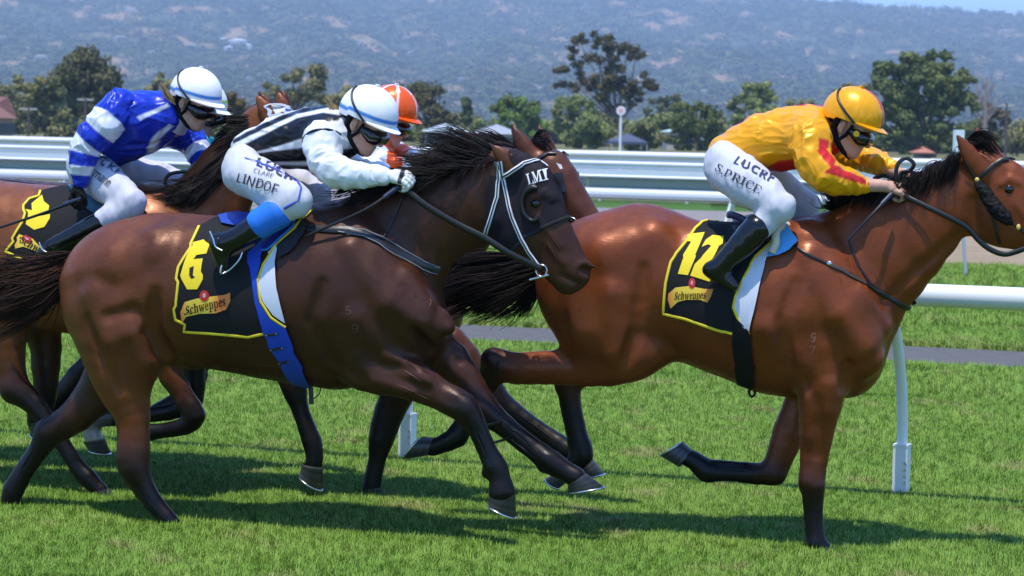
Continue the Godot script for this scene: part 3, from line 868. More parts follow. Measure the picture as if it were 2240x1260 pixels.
func horse_b(b: Body) -> void:
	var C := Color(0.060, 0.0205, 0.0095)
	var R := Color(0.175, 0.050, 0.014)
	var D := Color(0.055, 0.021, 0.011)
	var K := BLACK
	b.tone = C
	legs_and_trunk(b, [
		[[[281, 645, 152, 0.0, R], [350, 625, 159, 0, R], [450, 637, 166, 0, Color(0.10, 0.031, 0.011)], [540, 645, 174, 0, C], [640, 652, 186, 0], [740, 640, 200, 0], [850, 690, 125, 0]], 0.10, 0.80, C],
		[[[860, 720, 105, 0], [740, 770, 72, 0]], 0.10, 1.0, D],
		[[[830, 570, 140, 0], [922, 490, 116, 0], [1010, 432, 96, 0], [1072, 392, 68, 0]], 0.10, 0.46, C],
		[[[760, 520, 60, 0.13], [850, 660, 74, 0.17], [935, 712, 44, 0.14]], 0.08, 0.8, C],
		[[[760, 520, 60, -0.13], [850, 660, 74, -0.17], [935, 712, 44, -0.14]], 0.08, 0.8, C],
		[[[780, 740, 70, 0.16], [800, 800, 56, 0.16], [868, 818, 50, 0.16], [912, 836, 43, 0.16], [960, 862, 34, 0.15], [985, 875, 32, 0.15, D]], 0.05, 0.8, C],
		[[[985, 875, 31, 0.15, D], [1012, 890, 33, 0.15, K], [1034, 918, 25, 0.15], [1050, 948, 21, 0.14], [1070, 992, 21, 0.14], [1086, 1024, 25, 0.14], [1094, 1050, 23, 0.14], [1098, 1074, 30, 0.14]], 0.02, 0.95, K],
		[[[900, 740, 66, -0.12], [985, 792, 46, -0.13], [1032, 855, 36, -0.13], [1060, 895, 32, -0.13, K]], 0.05, 0.8, C],
		[[[1062, 900, 32, -0.13, K], [1105, 932, 24, -0.13], [1160, 976, 22, -0.13], [1204, 1010, 27, -0.13], [1235, 1030, 22, -0.13], [1260, 1044, 23, -0.13]], 0.02, 0.95, K],
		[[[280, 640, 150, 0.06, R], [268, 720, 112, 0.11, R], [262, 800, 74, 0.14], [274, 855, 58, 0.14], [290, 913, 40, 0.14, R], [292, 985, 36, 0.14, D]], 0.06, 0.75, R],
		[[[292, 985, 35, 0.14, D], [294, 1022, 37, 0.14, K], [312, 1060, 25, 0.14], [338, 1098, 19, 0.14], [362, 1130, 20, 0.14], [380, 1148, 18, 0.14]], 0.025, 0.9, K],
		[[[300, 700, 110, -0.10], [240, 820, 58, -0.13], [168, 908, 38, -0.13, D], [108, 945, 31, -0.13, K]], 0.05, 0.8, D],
		[[[108, 945, 32, -0.13, K], [85, 985, 23, -0.13], [55, 1030, 20, -0.13], [30, 1070, 24, -0.13], [20, 1100, 18, -0.13]], 0.025, 0.9, K],
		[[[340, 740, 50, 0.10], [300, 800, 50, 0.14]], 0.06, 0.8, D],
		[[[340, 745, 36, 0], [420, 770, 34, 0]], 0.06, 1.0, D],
		[[[1092, 385, 58, 0], [1118, 460, 80, 0], [1150, 495, 64, 0]], 0.05, 0.40, C],
		[[[1110, 375, 46, 0], [1158, 405, 54, 0], [1195, 480, 48, 0], [1226, 540, 43, 0], [1254, 594, 41, 0, D]], 0.05, 0.55, C],
		[[[1140, 500, 50, 0], [1190, 560, 34, 0], [1238, 616, 28, 0, D]], 0.05, 0.5, C],
		[[[1122, 374, 24, 0.06], [1104, 348, 20, 0.075], [1088, 330, 12, 0.085], [1073, 315, 3, 0.09, K]], 0.02, 0.5, Color(0.14, 0.05, 0.02)],
		[[[1100, 360, 22, -0.06], [1080, 335, 16, -0.075], [1062, 312, 4, -0.085, K]], 0.02, 0.6, C],
	])
	for t in [[[1026, 925], [1042, 958], [1060, 1000], [1076, 1026]], [[1090, 938], [1140, 978], [1192, 1016]], [[282, 1045], [306, 1082], [340, 1120]], [[72, 980], [40, 1030], [18, 1068]]]:
		var lat := 0.14 if t[0][0] in [1026, 282] else -0.13
		var ch := []
		for q in t:
			ch.append([q[0], q[1], 10.5, lat])
		b.chain(ch, 0.008, 1.0, K)
	for q in [[998, 876, 20, 0.165], [1026, 892, 20, 0.165], [1078, 1020, 18, 0.155], [1052, 890, 20, -0.11], [1196, 1004, 20, -0.115], [276, 1006, 22, 0.15], [1066, 1034, 14, 0.14], [1188, 1020, 14, -0.13]]:
		b.chain([[q[0], q[1], q[2], q[3], K]], 0.015, 1.0, K)
	muscle(b, [[790, 700], [850, 770]], 0.11, 0.015)
	muscle(b, [[770, 540], [860, 660], [925, 705]], 0.085, 0.012)
	muscle(b, [[890, 600], [930, 660]], 0.08, 0.014)
	muscle(b, [[850, 785], [930, 832]], 0.04, 0.009)
	muscle(b, [[820, 835], [900, 860]], 0.03, 0.007)
	muscle(b, [[250, 560], [340, 530]], 0.16, 0.014)
	muscle(b, [[215, 640], [240, 740]], 0.12, 0.016)
	muscle(b, [[290, 730], [312, 790]], 0.09, 0.016)
	muscle(b, [[326, 505], [342, 545]], 0.10, 0.005)
	muscle(b, [[960, 690], [975, 720]], 0.04, 0.010)
	crease(b, [[250, 690], [300, 676], [330, 700], [336, 770]], 0.04, 0.010)
	crease(b, [[205, 700], [230, 780], [258, 850]], 0.04, 0.008)
	crease(b, [[860, 822], [930, 852], [985, 880]], 0.026, 0.004)
	crease(b, [[840, 800], [905, 812]], 0.03, 0.005)
	crease(b, [[720, 620], [700, 700], [730, 790], [790, 830]], 0.05, 0.009)
	crease(b, [[975, 590], [1020, 545], [1062, 505]], 0.04, 0.008)
	crease(b, [[905, 720], [925, 770], [960, 800]], 0.03, 0.010)
	crease(b, [[348, 640], [342, 720], [352, 780]], 0.05, 0.009)
	muscle(b, [[1144, 432], [1165, 424], [1184, 436]], 0.014, 0.006)
	muscle(b, [[1150, 480], [1200, 540]], 0.014, 0.005)
	muscle(b, [[1165, 530], [1210, 580]], 0.012, 0.0035)
	muscle(b, [[1242, 588], [1254, 580], [1272, 590]], 0.012, 0.006)
	crease(b, [[1252, 594], [1264, 600]], 0.016, 0.013)
	crease(b, [[1240, 626], [1205, 606]], 0.008, 0.006)

func horse_c(b: Body) -> void:
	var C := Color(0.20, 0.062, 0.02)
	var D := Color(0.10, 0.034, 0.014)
	var K := BLACK
	b.tone = C
	back_and_neck(b, 0, 0, C)
	legs_and_trunk(b, [
		[[[385, 690, 52, 0.15], [360, 790, 30, 0.14], [392, 850, 25, 0.13, D], [408, 880, 23, 0.13, K]], 0.05, 0.8, C],
		[[[408, 880, 23, 0.13, K], [424, 908, 26, 0.13], [405, 932, 20, 0.13], [350, 943, 17, 0.13], [310, 950, 21, 0.13], [290, 975, 17, 0.13]], 0.02, 0.95, K],
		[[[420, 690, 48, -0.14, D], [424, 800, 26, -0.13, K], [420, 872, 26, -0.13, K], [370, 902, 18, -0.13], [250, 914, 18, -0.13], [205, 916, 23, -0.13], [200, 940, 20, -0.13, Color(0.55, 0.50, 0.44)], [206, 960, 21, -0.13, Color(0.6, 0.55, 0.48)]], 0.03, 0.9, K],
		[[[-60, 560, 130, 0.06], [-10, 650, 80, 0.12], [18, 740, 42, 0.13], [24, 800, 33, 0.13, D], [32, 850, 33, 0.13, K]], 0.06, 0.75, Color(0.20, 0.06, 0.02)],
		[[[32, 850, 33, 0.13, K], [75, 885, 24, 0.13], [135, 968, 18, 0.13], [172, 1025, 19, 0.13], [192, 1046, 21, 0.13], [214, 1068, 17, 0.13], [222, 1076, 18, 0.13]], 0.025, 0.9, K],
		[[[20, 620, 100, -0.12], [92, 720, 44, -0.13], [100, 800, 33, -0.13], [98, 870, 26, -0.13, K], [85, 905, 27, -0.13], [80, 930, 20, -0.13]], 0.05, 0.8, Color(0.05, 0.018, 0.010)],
	])

func back_and_neck(b: Body, dx: float, dy: float, C: Color) -> void:
	var P := func(pts: Array) -> Array:
		var o := []
		for p in pts:
			o.append([p[0] + dx, p[1] + dy, p[2], p[3]])
		return o
	legs_and_trunk(b, [
		[P.call([[-95, 540, 142, 0], [-20, 545, 150, 0], [80, 560, 156, 0], [200, 572, 164, 0], [320, 570, 172, 0], [400, 600, 118, 0]]), 0.10, 0.80, C],
		[P.call([[395, 560, 120, 0], [462, 440, 88, 0], [530, 335, 66, 0], [572, 285, 50, 0]]), 0.08, 0.46, C],
		[P.call([[580, 275, 46, 0], [625, 330, 62, 0], [680, 430, 36, 0], [700, 470, 32, 0]]), 0.05, 0.45, C],
		[P.call([[592, 268, 17, 0.055], [578, 235, 17, 0.06], [558, 207, 4, 0.065]]), 0.02, 0.55, C],
		[P.call([[622, 255, 15, -0.055], [616, 225, 14, -0.06], [607, 200, 4, -0.065]]), 0.02, 0.55, C],
		[P.call([[420, 700, 48, 0], [330, 690, 60, 0]]), 0.08, 1.0, C],
	])

func horse_d(b: Body) -> void:
	var C := Color(0.11, 0.036, 0.016)
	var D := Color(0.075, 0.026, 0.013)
	var K := BLACK
	b.tone = C
	legs_and_trunk(b, [
		[[[480, 620, 140, 0], [560, 610, 140, 0], [680, 625, 155, 0], [800, 625, 168, 0], [900, 660, 112, 0]], 0.10, 0.80, C],
		[[[920, 680, 78, 0], [945, 690, 60, 0]], 0.08, 1.0, C],
		[[[900, 570, 118, 0], [985, 490, 100, 0], [1065, 425, 78, 0], [1130, 380, 56, 0]], 0.10, 0.46, C],
		[[[860, 700, 54, 0.15], [985, 750, 38, 0.14], [1040, 812, 30, 0.13, D], [1075, 852, 28, 0.13, K]], 0.05, 0.8, C],
		[[[1080, 862, 28, 0.13, K], [1100, 885, 26, 0.13], [1150, 920, 20, 0.13], [1200, 955, 20, 0.13], [1240, 985, 25, 0.13], [1268, 1006, 18, 0.13], [1280, 1015, 20, 0.13]], 0.02, 0.95, K],
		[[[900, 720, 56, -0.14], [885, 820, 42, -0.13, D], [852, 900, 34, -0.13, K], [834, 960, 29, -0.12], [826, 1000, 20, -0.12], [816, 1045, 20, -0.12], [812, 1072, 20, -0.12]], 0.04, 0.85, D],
		[[[500, 680, 90, 0.12], [620, 800, 34, 0.13, D], [645, 852, 27, 0.13, K]], 0.05, 0.8, C],
		[[[640, 840, 28, 0.13, K], [660, 905, 19, 0.13], [682, 965, 22, 0.13], [688, 995, 19, 0.13], [686, 1016, 20, 0.13]], 0.02, 0.9, K],
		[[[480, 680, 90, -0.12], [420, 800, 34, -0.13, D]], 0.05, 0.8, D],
		[[[1150, 372, 46, 0], [1205, 372, 46, 0.02], [1240, 425, 42, 0.03], [1285, 490, 36, 0.03], [1330, 560, 34, 0.03]], 0.05, 0.80, C],
		[[[1160, 420, 60, 0], [1210, 470, 48, 0.01], [1290, 550, 30, 0.02]], 0.05, 0.5, C],
		[[[1168, 352, 20, 0.05], [1146, 318, 20, 0.05], [1130, 292, 12, 0.05, D], [1120, 270, 3, 0.05, K]], 0.02, 0.6, C],
		[[[1204, 336, 18, -0.06], [1190, 305, 17, -0.06], [1182, 288, 10, -0.06, D], [1177, 270, 3, -0.06, K]], 0.02, 0.6, C],
		[[[1212, 388, 16, 0.085]], 0.03, 0.6, D],
	])

func horse_e(b: Body) -> void:
	var C := Color(0.075, 0.027, 0.013)
	var K := BLACK
	b.tone = C
	back_and_neck(b, 6, -8, C)
	legs_and_trunk(b, [
		[[[400, 660, 60, 0.13], [300, 770, 32, 0.13], [195, 800, 27, 0.12, K], [150, 850, 26, 0.12], [95, 895, 22, 0.12], [82, 915, 24, 0.12]], 0.04, 0.8, K],
		[[[400, 660, 60, -0.13], [430, 780, 24, -0.13], [425, 850, 22, -0.13, K], [340, 900, 17, -0.13]], 0.04, 0.8, K],
		[[[-60, 560, 120, -0.05], [-40, 700, 60, -0.1], [-60, 820, 36, -0.12, K], [-90, 960, 20, -0.12]], 0.04, 0.8, C],
	])

# ---------------------------------------------------------------- laying cloth, straps and print on a body
# the point of the skin that shows at (px, py), seen along the side axis; s = -1 is the same place on the other side
func lay(b: Body, px: float, py: float, s: float, off: float, guess := 0.26) -> Array:
	var q := b.f.p(px, py, guess)
	var w := b.side(q.x, q.y, s)
	if s > 0.0 and absf(w.z - guess) > 0.03:   # look again from the depth that was found
		q = b.f.p(px, py, w.z)
		w = b.side(q.x, q.y, s)
	var g := b.grad(w)
	return [w + g * (off - b.dist(w)), g]

func inside_px(poly: PackedVector2Array, x: float, y: float) -> bool:
	return Geometry2D.is_point_in_polygon(Vector2(x, y), poly)

func pv(a: Array) -> PackedVector2Array:
	var o := PackedVector2Array()
	for p in a:
		o.append(Vector2(p[0], p[1]))
	return o

# a piece of cloth cut to the outline poly, lying off metres above the skin
func drape(acc: Acc, b: Body, poly: PackedVector2Array, off: float, col: Color, step: float, s := 1.0, hole := PackedVector2Array(), wrinkle := 0.0) -> void:
	var lo := Vector2(1e9, 1e9)
	var hi := -lo
	for p in poly:
		lo = lo.min(p)
		hi = hi.max(p)
	var seen := {}
	var x0 := floorf(lo.x / step) * step
	var y0 := floorf(lo.y / step) * step
	var x := x0
	while x < hi.x:
		var y := y0
		while y < hi.y:
			var cell := PackedVector2Array([Vector2(x, y), Vector2(x + step, y), Vector2(x + step, y + step), Vector2(x, y + step)])
			for piece in Geometry2D.intersect_polygons(poly, cell):
				var parts := [piece]
				if hole.size():
					parts = Geometry2D.clip_polygons(piece, hole)
				for part in parts:
					var tris := Geometry2D.triangulate_polygon(part)
					for k in range(0, tris.size(), 3):
						var ids: Array[int] = []
						for u in 3:
							var v: Vector2 = part[tris[k + u]]
							var key := Vector2i((v * 8.0).round())
							if not seen.has(key):
								var r := lay(b, v.x, v.y, s, off + wrinkle * (sin(v.x * 0.11 + v.y * 0.05) + 0.6 * sin(v.x * 0.05 - v.y * 0.13)))
								seen[key] = acc.add(r[0], r[1], col)
							ids.append(seen[key])
						var nn := (acc.v[ids[2]] - acc.v[ids[0]]).cross(acc.v[ids[1]] - acc.v[ids[0]])
						if nn.dot(acc.n[ids[0]]) > 0.0:
							acc.tri(ids[0], ids[1], ids[2])
						else:
							acc.tri(ids[0], ids[2], ids[1])
			y += step
		x += step

func dense(pts: Array, step: float, closed := false) -> Array:
	var o := []
	var m := pts.size()
	for i in (m if closed else m - 1):
		var a := Vector2(pts[i][0], pts[i][1])
		var e := Vector2(pts[(i + 1) % m][0], pts[(i + 1) % m][1])
		var n := maxi(1, int(ceil(a.distance_to(e) / step)))
		for k in n:
			var p := a.lerp(e, float(k) / n)
			o.append([p.x, p.y])
	o.append([pts[0][0], pts[0][1]] if closed else [pts[m - 1][0], pts[m - 1][1]])
	return o

func smooth_px(pts: Array, sub: int) -> Array:
	var o := []
	var m := pts.size()
	for i in m - 1:
		for k in sub:
			var t := float(k) / sub
			var a: Array = pts[maxi(i - 1, 0)]
			var z: Array = pts[mini(i + 2, m - 1)]
			var e := []
			for c in pts[i].size():
				e.append(cubic_interpolate(pts[i][c], pts[i + 1][c], a[c], z[c], t))
			o.append(e)
	o.append(pts[m - 1])
	return o

# a strap that follows the skin
func strap_on(acc: Acc, b: Body, pts: Array, width: float, thick: float, off: float, col: Color, s := 1.0, step := 9.0) -> void:
	var p := []
	var n := []
	for q in dense(pts, step):
		var r := lay(b, q[0], q[1], s, off)
		p.append(r[0])
		n.append(r[1])
	acc.strap(p, n, width, thick, col)

# a strap or cord through the air: [[px, py, lateral m], ...]
func cord(acc: Acc, f: Frame, pts: Array, r: float, col: Color, flat := 1.0, taper := 1.0, sub := 4) -> void:
	var p := []
	var rad := []
	var q := smooth_px(pts, sub) if pts.size() > 2 else pts
	for i in q.size():
		p.append(f.p(q[i][0], q[i][1], q[i][2]))
		rad.append(r * lerpf(1.0, taper, float(i) / (q.size() - 1)))
	acc.tube(p, rad, 8, col, flat, true, Vector3(0, 0, 1) if flat > 1.0 else Vector3.ZERO)

# lettering lying on a body: from the start of its baseline to the end, height of a capital in photograph pixels
func print_on(acc: Acc, b: Body, text: String, font: String, bold: bool, x0: float, y0: float, x1: float, y1: float, cap: float, off: float, col: Color, slant := 0.0) -> void:
	var tm := TextMesh.new()
	var sf := SystemFont.new()
	sf.font_names = PackedStringArray([font])
	sf.font_weight = 700 if bold else 400
	tm.font = sf
	tm.text = text
	tm.font_size = 48
	tm.pixel_size = 0.01
	tm.depth = 0.0
	tm.curve_step = 2.0
	tm.horizontal_alignment = HORIZONTAL_ALIGNMENT_LEFT
	tm.vertical_alignment = VERTICAL_ALIGNMENT_BOTTOM
	var a := tm.surface_get_arrays(0)
	var v: PackedVector3Array = a[Mesh.ARRAY_VERTEX]
	var ix: PackedInt32Array = a[Mesh.ARRAY_INDEX]
	var lo := Vector3(1e9, 1e9, 0)
	var hi := -lo
	for p in v:
		lo = lo.min(p)
		hi = hi.max(p)
	var base := lo.y
	if text.contains("p"):   # a descender hangs below the baseline
		base = lo.y + (hi.y - lo.y) * 0.23
	var dir := Vector2(x1 - x0, y1 - y0)
	var up := Vector2(dir.y, -dir.x).normalized() * cap
	var ids := PackedInt32Array()
	for p in v:
		var u := (p.x - lo.x) / (hi.x - lo.x)
		var w := (p.y - base) / (hi.y - base)
		var q := Vector2(x0, y0) + dir * u + up * w + dir.normalized() * slant * w * cap
		var r := lay(b, q.x, q.y, 1.0, off)
		ids.append(acc.add(r[0], r[1], col))
	for k in range(0, ix.size(), 3):
		var nn := (acc.v[ids[ix[k + 2]]] - acc.v[ids[ix[k]]]).cross(acc.v[ids[ix[k + 1]]] - acc.v[ids[ix[k]]])
		if nn.dot(acc.n[ids[ix[k]]]) > 0.0:
			acc.tri(ids[ix[k]], ids[ix[k + 1]], ids[ix[k + 2]])
		else:
			acc.tri(ids[ix[k]], ids[ix[k + 2]], ids[ix[k + 1]])

# hair: strands between neighbouring guide curves [[ [px, py, lateral], ... ], ...]
func strands(f: Frame, guides: Array, n: int, r: float, spread: float, seed_: int, dark: Color, light: Color, rootspread := 0.012) -> ArrayMesh:
	var rng := RandomNumberGenerator.new()
	rng.seed = seed_
	var a := Acc.new()
	var per := 14
	for lock in int(n / per):
		var gi := rng.randi_range(0, guides.size() - 2) if guides.size() > 1 else 0
		var g0: Array = guides[gi]
		var g1: Array = guides[mini(gi + 1, guides.size() - 1)]
		var t := rng.randf()
		var loff := Vector3(rng.randfn(), rng.randfn(), rng.randfn())
		var lend := Vector3(rng.randfn(), rng.randfn(), rng.randfn())
		var ph := rng.randf() * TAU
		var wave := rng.randf_range(0.008, 0.022)
		var freq := rng.randf_range(3.0, 6.0)
		var lcut := rng.randf_range(0.7, 1.0)
		var ltone := rng.randf()
		for i in per:
			var tt := clampf(t + rng.randfn() * 0.05, 0.0, 1.0)
			var pts: Array = []
			for k in g0.size():
				var e := []
				for c in 3:
					e.append(lerpf(g0[k][c], g1[k][c], tt))
				pts.append(e)
			var q := smooth_px(pts, 4)
			var m := maxi(4, int(q.size() * lcut * rng.randf_range(0.85, 1.0)))
			var off := Vector3(rng.randfn(), rng.randfn(), rng.randfn()) * 0.007
			var off2 := Vector3(rng.randfn(), rng.randfn(), rng.randfn())
			var stray := 2.0 if rng.randf() < 0.10 else 0.35
			var p := []
			var rad := []
			for k in m:
				var u := float(k) / (m - 1)
				p.append(f.p(q[k][0], q[k][1], q[k][2]) + loff * rootspread + off + lend * (u * spread * 0.8) + off2 * (u * spread * stray * 0.6) + Vector3(0.2, 1.0, 0.6) * (sin(u * freq + ph) - sin(ph)) * wave * u)
				rad.append(r * (1.0 - 0.75 * u * u))
			a.tube(p, rad, 4, dark.lerp(light, clampf(ltone * ltone * 0.8 + rng.randf() * 0.2, 0, 1)), 0.5, false)
	return a.mesh()

# ---------------------------------------------------------------- riders
func along(line: Array, p: Vector3) -> Vector2:   # metres along the polyline, metres off it
	var best := Vector2(0, 9)
	var sofar := 0.0
	for i in line.size() - 1:
		var a: Vector3 = line[i]
		var e: Vector3 = line[i + 1]
		var t := clampf((p - a).dot(e - a) / (e - a).length_squared(), 0, 1)
		var d := p.distance_to(a.lerp(e, t))
		if d < best.y:
			best = Vector2(sofar + t * a.distance_to(e), d)
		sofar += a.distance_to(e)
	return best

# the head's own axes: x to the nose, y up
func head_at(f: Frame, px: float, py: float, lat: float, pitch: float, yaw: float) -> Transform3D:
	return Transform3D(Basis(Vector3.UP, deg_to_rad(-yaw)) * Basis(Vector3.BACK, deg_to_rad(-pitch)), f.p(px, py, lat))

func head_bones(b: Body, h: Transform3D, skin: Color, lips: Color, k := 1.0) -> void:
	var e := func(pts: Array, rad: Array, kk: float, q: float, c: Color) -> void:
		var w := []
		var rr := []
		var cc := []
		for i in pts.size():
			w.append(h * (pts[i] * k))
			rr.append(rad[i] * k)
			cc.append(c)
		b.chain3(w, rr, cc, kk, q)
	e.call([Vector3(-0.025, 0.035, 0), Vector3(0.025, 0.04, 0)], [0.086, 0.084], 0.03, 0.86, skin)
	e.call([Vector3(0.035, 0.0, 0), Vector3(0.048, -0.06, 0), Vector3(0.056, -0.09, 0)], [0.062, 0.050, 0.036], 0.03, 0.92, skin)
	e.call([Vector3(0.070, -0.108, 0), Vector3(0.078, -0.112, 0)], [0.021, 0.017], 0.02, 1.2, skin)
	e.call([Vector3(0.096, 0.004, 0), Vector3(0.112, -0.028, 0), Vector3(0.119, -0.043, 0)], [0.010, 0.011, 0.014], 0.016, 1.0, skin)
	e.call([Vector3(0.102, -0.048, 0.011)], [0.009], 0.008, 1.0, skin)
	e.call([Vector3(0.102, -0.048, -0.011)], [0.009], 0.008, 1.0, skin)
	e.call([Vector3(0.088, -0.071, 0), Vector3(0.091, -0.072, 0)], [0.013, 0.013], 0.010, 1.7, lips)
	e.call([Vector3(0.086, -0.088, 0), Vector3(0.088, -0.088, 0)], [0.012, 0.012], 0.010, 1.6, lips)
	for s in [-1.0, 1.0]:
		e.call([Vector3(0.086, 0.018, 0.02 * s), Vector3(0.075, 0.018, 0.048 * s)], [0.014, 0.014], 0.02, 1.0, skin)
		e.call([Vector3(0.070, -0.033, 0.042 * s), Vector3(0.045, -0.03, 0.062 * s)], [0.020, 0.016], 0.025, 1.0, skin)
		e.call([Vector3(0.0, -0.062, 0.056 * s), Vector3(0.035, -0.092, 0.036 * s), Vector3(0.062, -0.106, 0.014 * s)], [0.022, 0.020, 0.017], 0.025, 1.0, skin)
		e.call([Vector3(-0.012, 0.012, 0.080 * s), Vector3(-0.016, -0.012, 0.084 * s), Vector3(-0.008, -0.032, 0.078 * s)], [0.014, 0.013, 0.009], 0.008, 0.6, skin)
		b.bone(h * (Vector3(-0.006, -0.006, 0.094 * s) * k), h * (Vector3(-0.006, -0.012, 0.094 * s) * k), 0.008 * k, 0.008 * k, -0.008, 1.0, skin, skin)
		b.bone(h * (Vector3(0.104, 0.0, 0.022 * s) * k), h * (Vector3(0.100, 0.0, 0.040 * s) * k), 0.014 * k, 0.012 * k, -0.02, 1.0, skin, skin)
	b.bone(h * (Vector3(0.108, -0.080, -0.018) * k), h * (Vector3(0.108, -0.080, 0.018) * k), 0.006 * k, 0.006 * k, -0.006, 1.0, skin, skin)
	e.call([Vector3(-0.025, -0.03, 0), Vector3(-0.055, -0.11, 0), Vector3(-0.085, -0.17, 0)], [0.056, 0.056, 0.062], 0.04, 0.95, skin)

# a closed fist round the reins: w wrist, d along the forearm, n the back of the hand, s which side the thumb is on
func fist(b: Body, w: Vector3, d: Vector3, n: Vector3, s: float, col: Color, k := 1.0) -> void:
	d = d.normalized()
	n = (n - d * n.dot(d)).normalized()
	var t := d.cross(n).normalized() * s   # towards the thumb
	b.chain3([w - d * 0.02 * k, w + d * 0.03 * k], [0.026 * k, 0.027 * k], [col, col], 0.015, 1.0)
	b.chain3([w + d * 0.035 * k + t * 0.022 * k, w + d * 0.078 * k + t * 0.026 * k], [0.017 * k, 0.015 * k], [col, col], 0.012, 1.0)
	b.chain3([w + d * 0.035 * k - t * 0.016 * k, w + d * 0.072 * k - t * 0.026 * k], [0.017 * k, 0.014 * k], [col, col], 0.012, 1.0)
	var wide := [0.031, 0.011, -0.010, -0.030]
	var long := [0.080, 0.086, 0.082, 0.072]
	for i in 4:
		var k0: Vector3 = w + d * long[i] * k + t * wide[i] * k + n * 0.006 * k
		var k1: Vector3 = k0 + (d * 0.026 - n * 0.026) * k
		var k2: Vector3 = k1 + (-d * 0.018 - n * 0.022) * k
		var k3: Vector3 = k2 + (-d * 0.024 + n * 0.004) * k
		b.chain3([k0, k1, k2, k3], [0.0105 * k, 0.0095 * k, 0.009 * k, 0.0075 * k], [col, col, col, col], 0.004, 1.0)
	b.chain3([w + d * 0.03 * k + t * 0.030 * k, w + d * 0.055 * k + t * 0.044 * k - n * 0.012 * k, w + d * 0.080 * k + t * 0.034 * k - n * 0.028 * k], [0.013 * k, 0.011 * k, 0.009 * k], [col, col, col], 0.008, 1.0)

# skull cap with its silk: bands(theta, phi) gives the colour
func helmet(o: Node3D, h: Transform3D, look: int, base: Color, second: Color, m: Material, k := 1.0) -> void:
	h = h * Transform3D(Basis(Vector3.BACK, deg_to_rad(9.0)), Vector3.ZERO)
	var a := Acc.new()
	var rows := 26
	var cols := 72
	var rx := 0.148 * k
	var ry := 0.136 * k
	var rz := 0.120 * k
	var c := Vector3(0.002, 0.055, 0) * k
	var n := FastNoiseLite.new()
	n.seed = look + 3
	n.frequency = 0.7
	for i in rows + 1:
		var t := float(i) / rows
		var ph := t * deg_to_rad(101.0)
		for j in cols:
			var th := TAU * j / cols
			var rim := sin(th * 2.0 + 0.5) * 0.02 * t
			var p2 := ph * (1.0 + rim) + (0.10 * t * t if cos(th) < -0.4 else 0.0)
			var dir := Vector3(sin(p2) * cos(th), cos(p2), sin(p2) * sin(th))
			var wr := n.get_noise_2d(th * 9.0, t * 3.0) * 0.0035 * smoothstep(0.45, 1.0, t) + n.get_noise_2d(cos(th) * 4.0, sin(th) * 4.0 + t * 14.0) * 0.0012
			var seam := absf(fposmod(th + PI / 6.0, PI / 3.0) - PI / 6.0)
			if look != 0:
				wr += -0.0016 * exp(-pow(seam * sin(p2) / 0.03, 2.0))
			var p := c + dir * Vector3(rx, ry, rz) * (1.0 + wr / 0.12)
			var nn := (dir / Vector3(rx, ry, rz)).normalized()
			nn = (nn + Vector3(n.get_noise_2d(th * 14.0, t * 6.0), n.get_noise_2d(th * 14.0 + 50.0, t * 6.0), n.get_noise_2d(th * 14.0, t * 6.0 + 50.0)) * (0.22 if look else 0.10) * smoothstep(0.3, 0.9, t)).normalized()
			var col := base
			if look == 0 and t > 0.825 and t < 0.885:
				col = second
			if look == 1 and absf(angle_difference(th, 0.0)) * sin(p2) < 0.15:
				col = second
			if look == 2 and seam * sin(p2) < 0.055:
				col = second
			if look == 3 and t > 0.72 and t < 0.8:
				col = second
			a.add(h * p, h.basis * nn, col)
	for i in rows:
		for j in cols:
			var j2 := (j + 1) % cols
			a.quad(i * cols + j, i * cols + j2, (i + 1) * cols + j2, (i + 1) * cols + j)
	# turned-under rim
	var s := a.v.size()
	for j in cols:
		a.add(a.v[rows * cols + j].lerp(h * (c + Vector3(0, -0.03, 0) * k), 0.12), h.basis * Vector3(0, -1, 0), base * 0.8)
	for j in cols:
		var j2 := (j + 1) % cols
		a.quad(rows * cols + j, rows * cols + j2, s + j2, s + j)
	var hm := put("helmet", a.mesh(), m, o)
	# peak
	var pk := Acc.new()
	var q := 25
	for side in 2:
		for r in 4:
			for j in q:
				var th := deg_to_rad(lerpf(-68.0, 68.0, float(j) / (q - 1)))
				var out: float = r / 3.0
				var ext := 0.036 * pow(maxf(cos(th * 1.25), 0.0), 0.7) * out * k
				var p2 := deg_to_rad(98.0)
				var dir := Vector3(sin(p2) * cos(th), cos(p2), sin(p2) * sin(th))
				var p := c + dir * Vector3(rx, ry, rz) * 0.99 + Vector3(cos(th), -0.30 - 0.25 * out, sin(th) * 0.6) * ext - Vector3(0, 0.005 * side, 0)
				pk.add(h * p, h.basis * Vector3(0.2, 1.0 if side == 0 else -1.0, 0).normalized(), base)
	for side in 2:
		for r in 3:
			for j in q - 1:
				var g := side * 4 * q + r * q + j
				if side == 0:
					pk.quad(g, g + q, g + q + 1, g + 1)
				else:
					pk.quad(g, g + 1, g + q + 1, g + q)
	put("peak", pk.mesh(), m, hm)
	var bt := Acc.new()
	bt.tube([h * (c + Vector3(0, ry * 0.985, 0)), h * (c + Vector3(0, ry * 1.06, 0))], [0.017 * k, 0.011 * k], 12, base if look != 2 else second)
	put("button", bt.mesh(), m, hm)

func on_helmet(h: Transform3D, th: float, ph: float, k := 1.0, lift := 1.015) -> Vector3:
	var t := deg_to_rad(th)
	var p := deg_to_rad(ph)
	return h * (Basis(Vector3.BACK, deg_to_rad(9.0)) * (Vector3(0.002, 0.055, 0) * k + Vector3(sin(p) * cos(t) * 0.148, cos(p) * 0.136, sin(p) * sin(t) * 0.120) * k * lift))

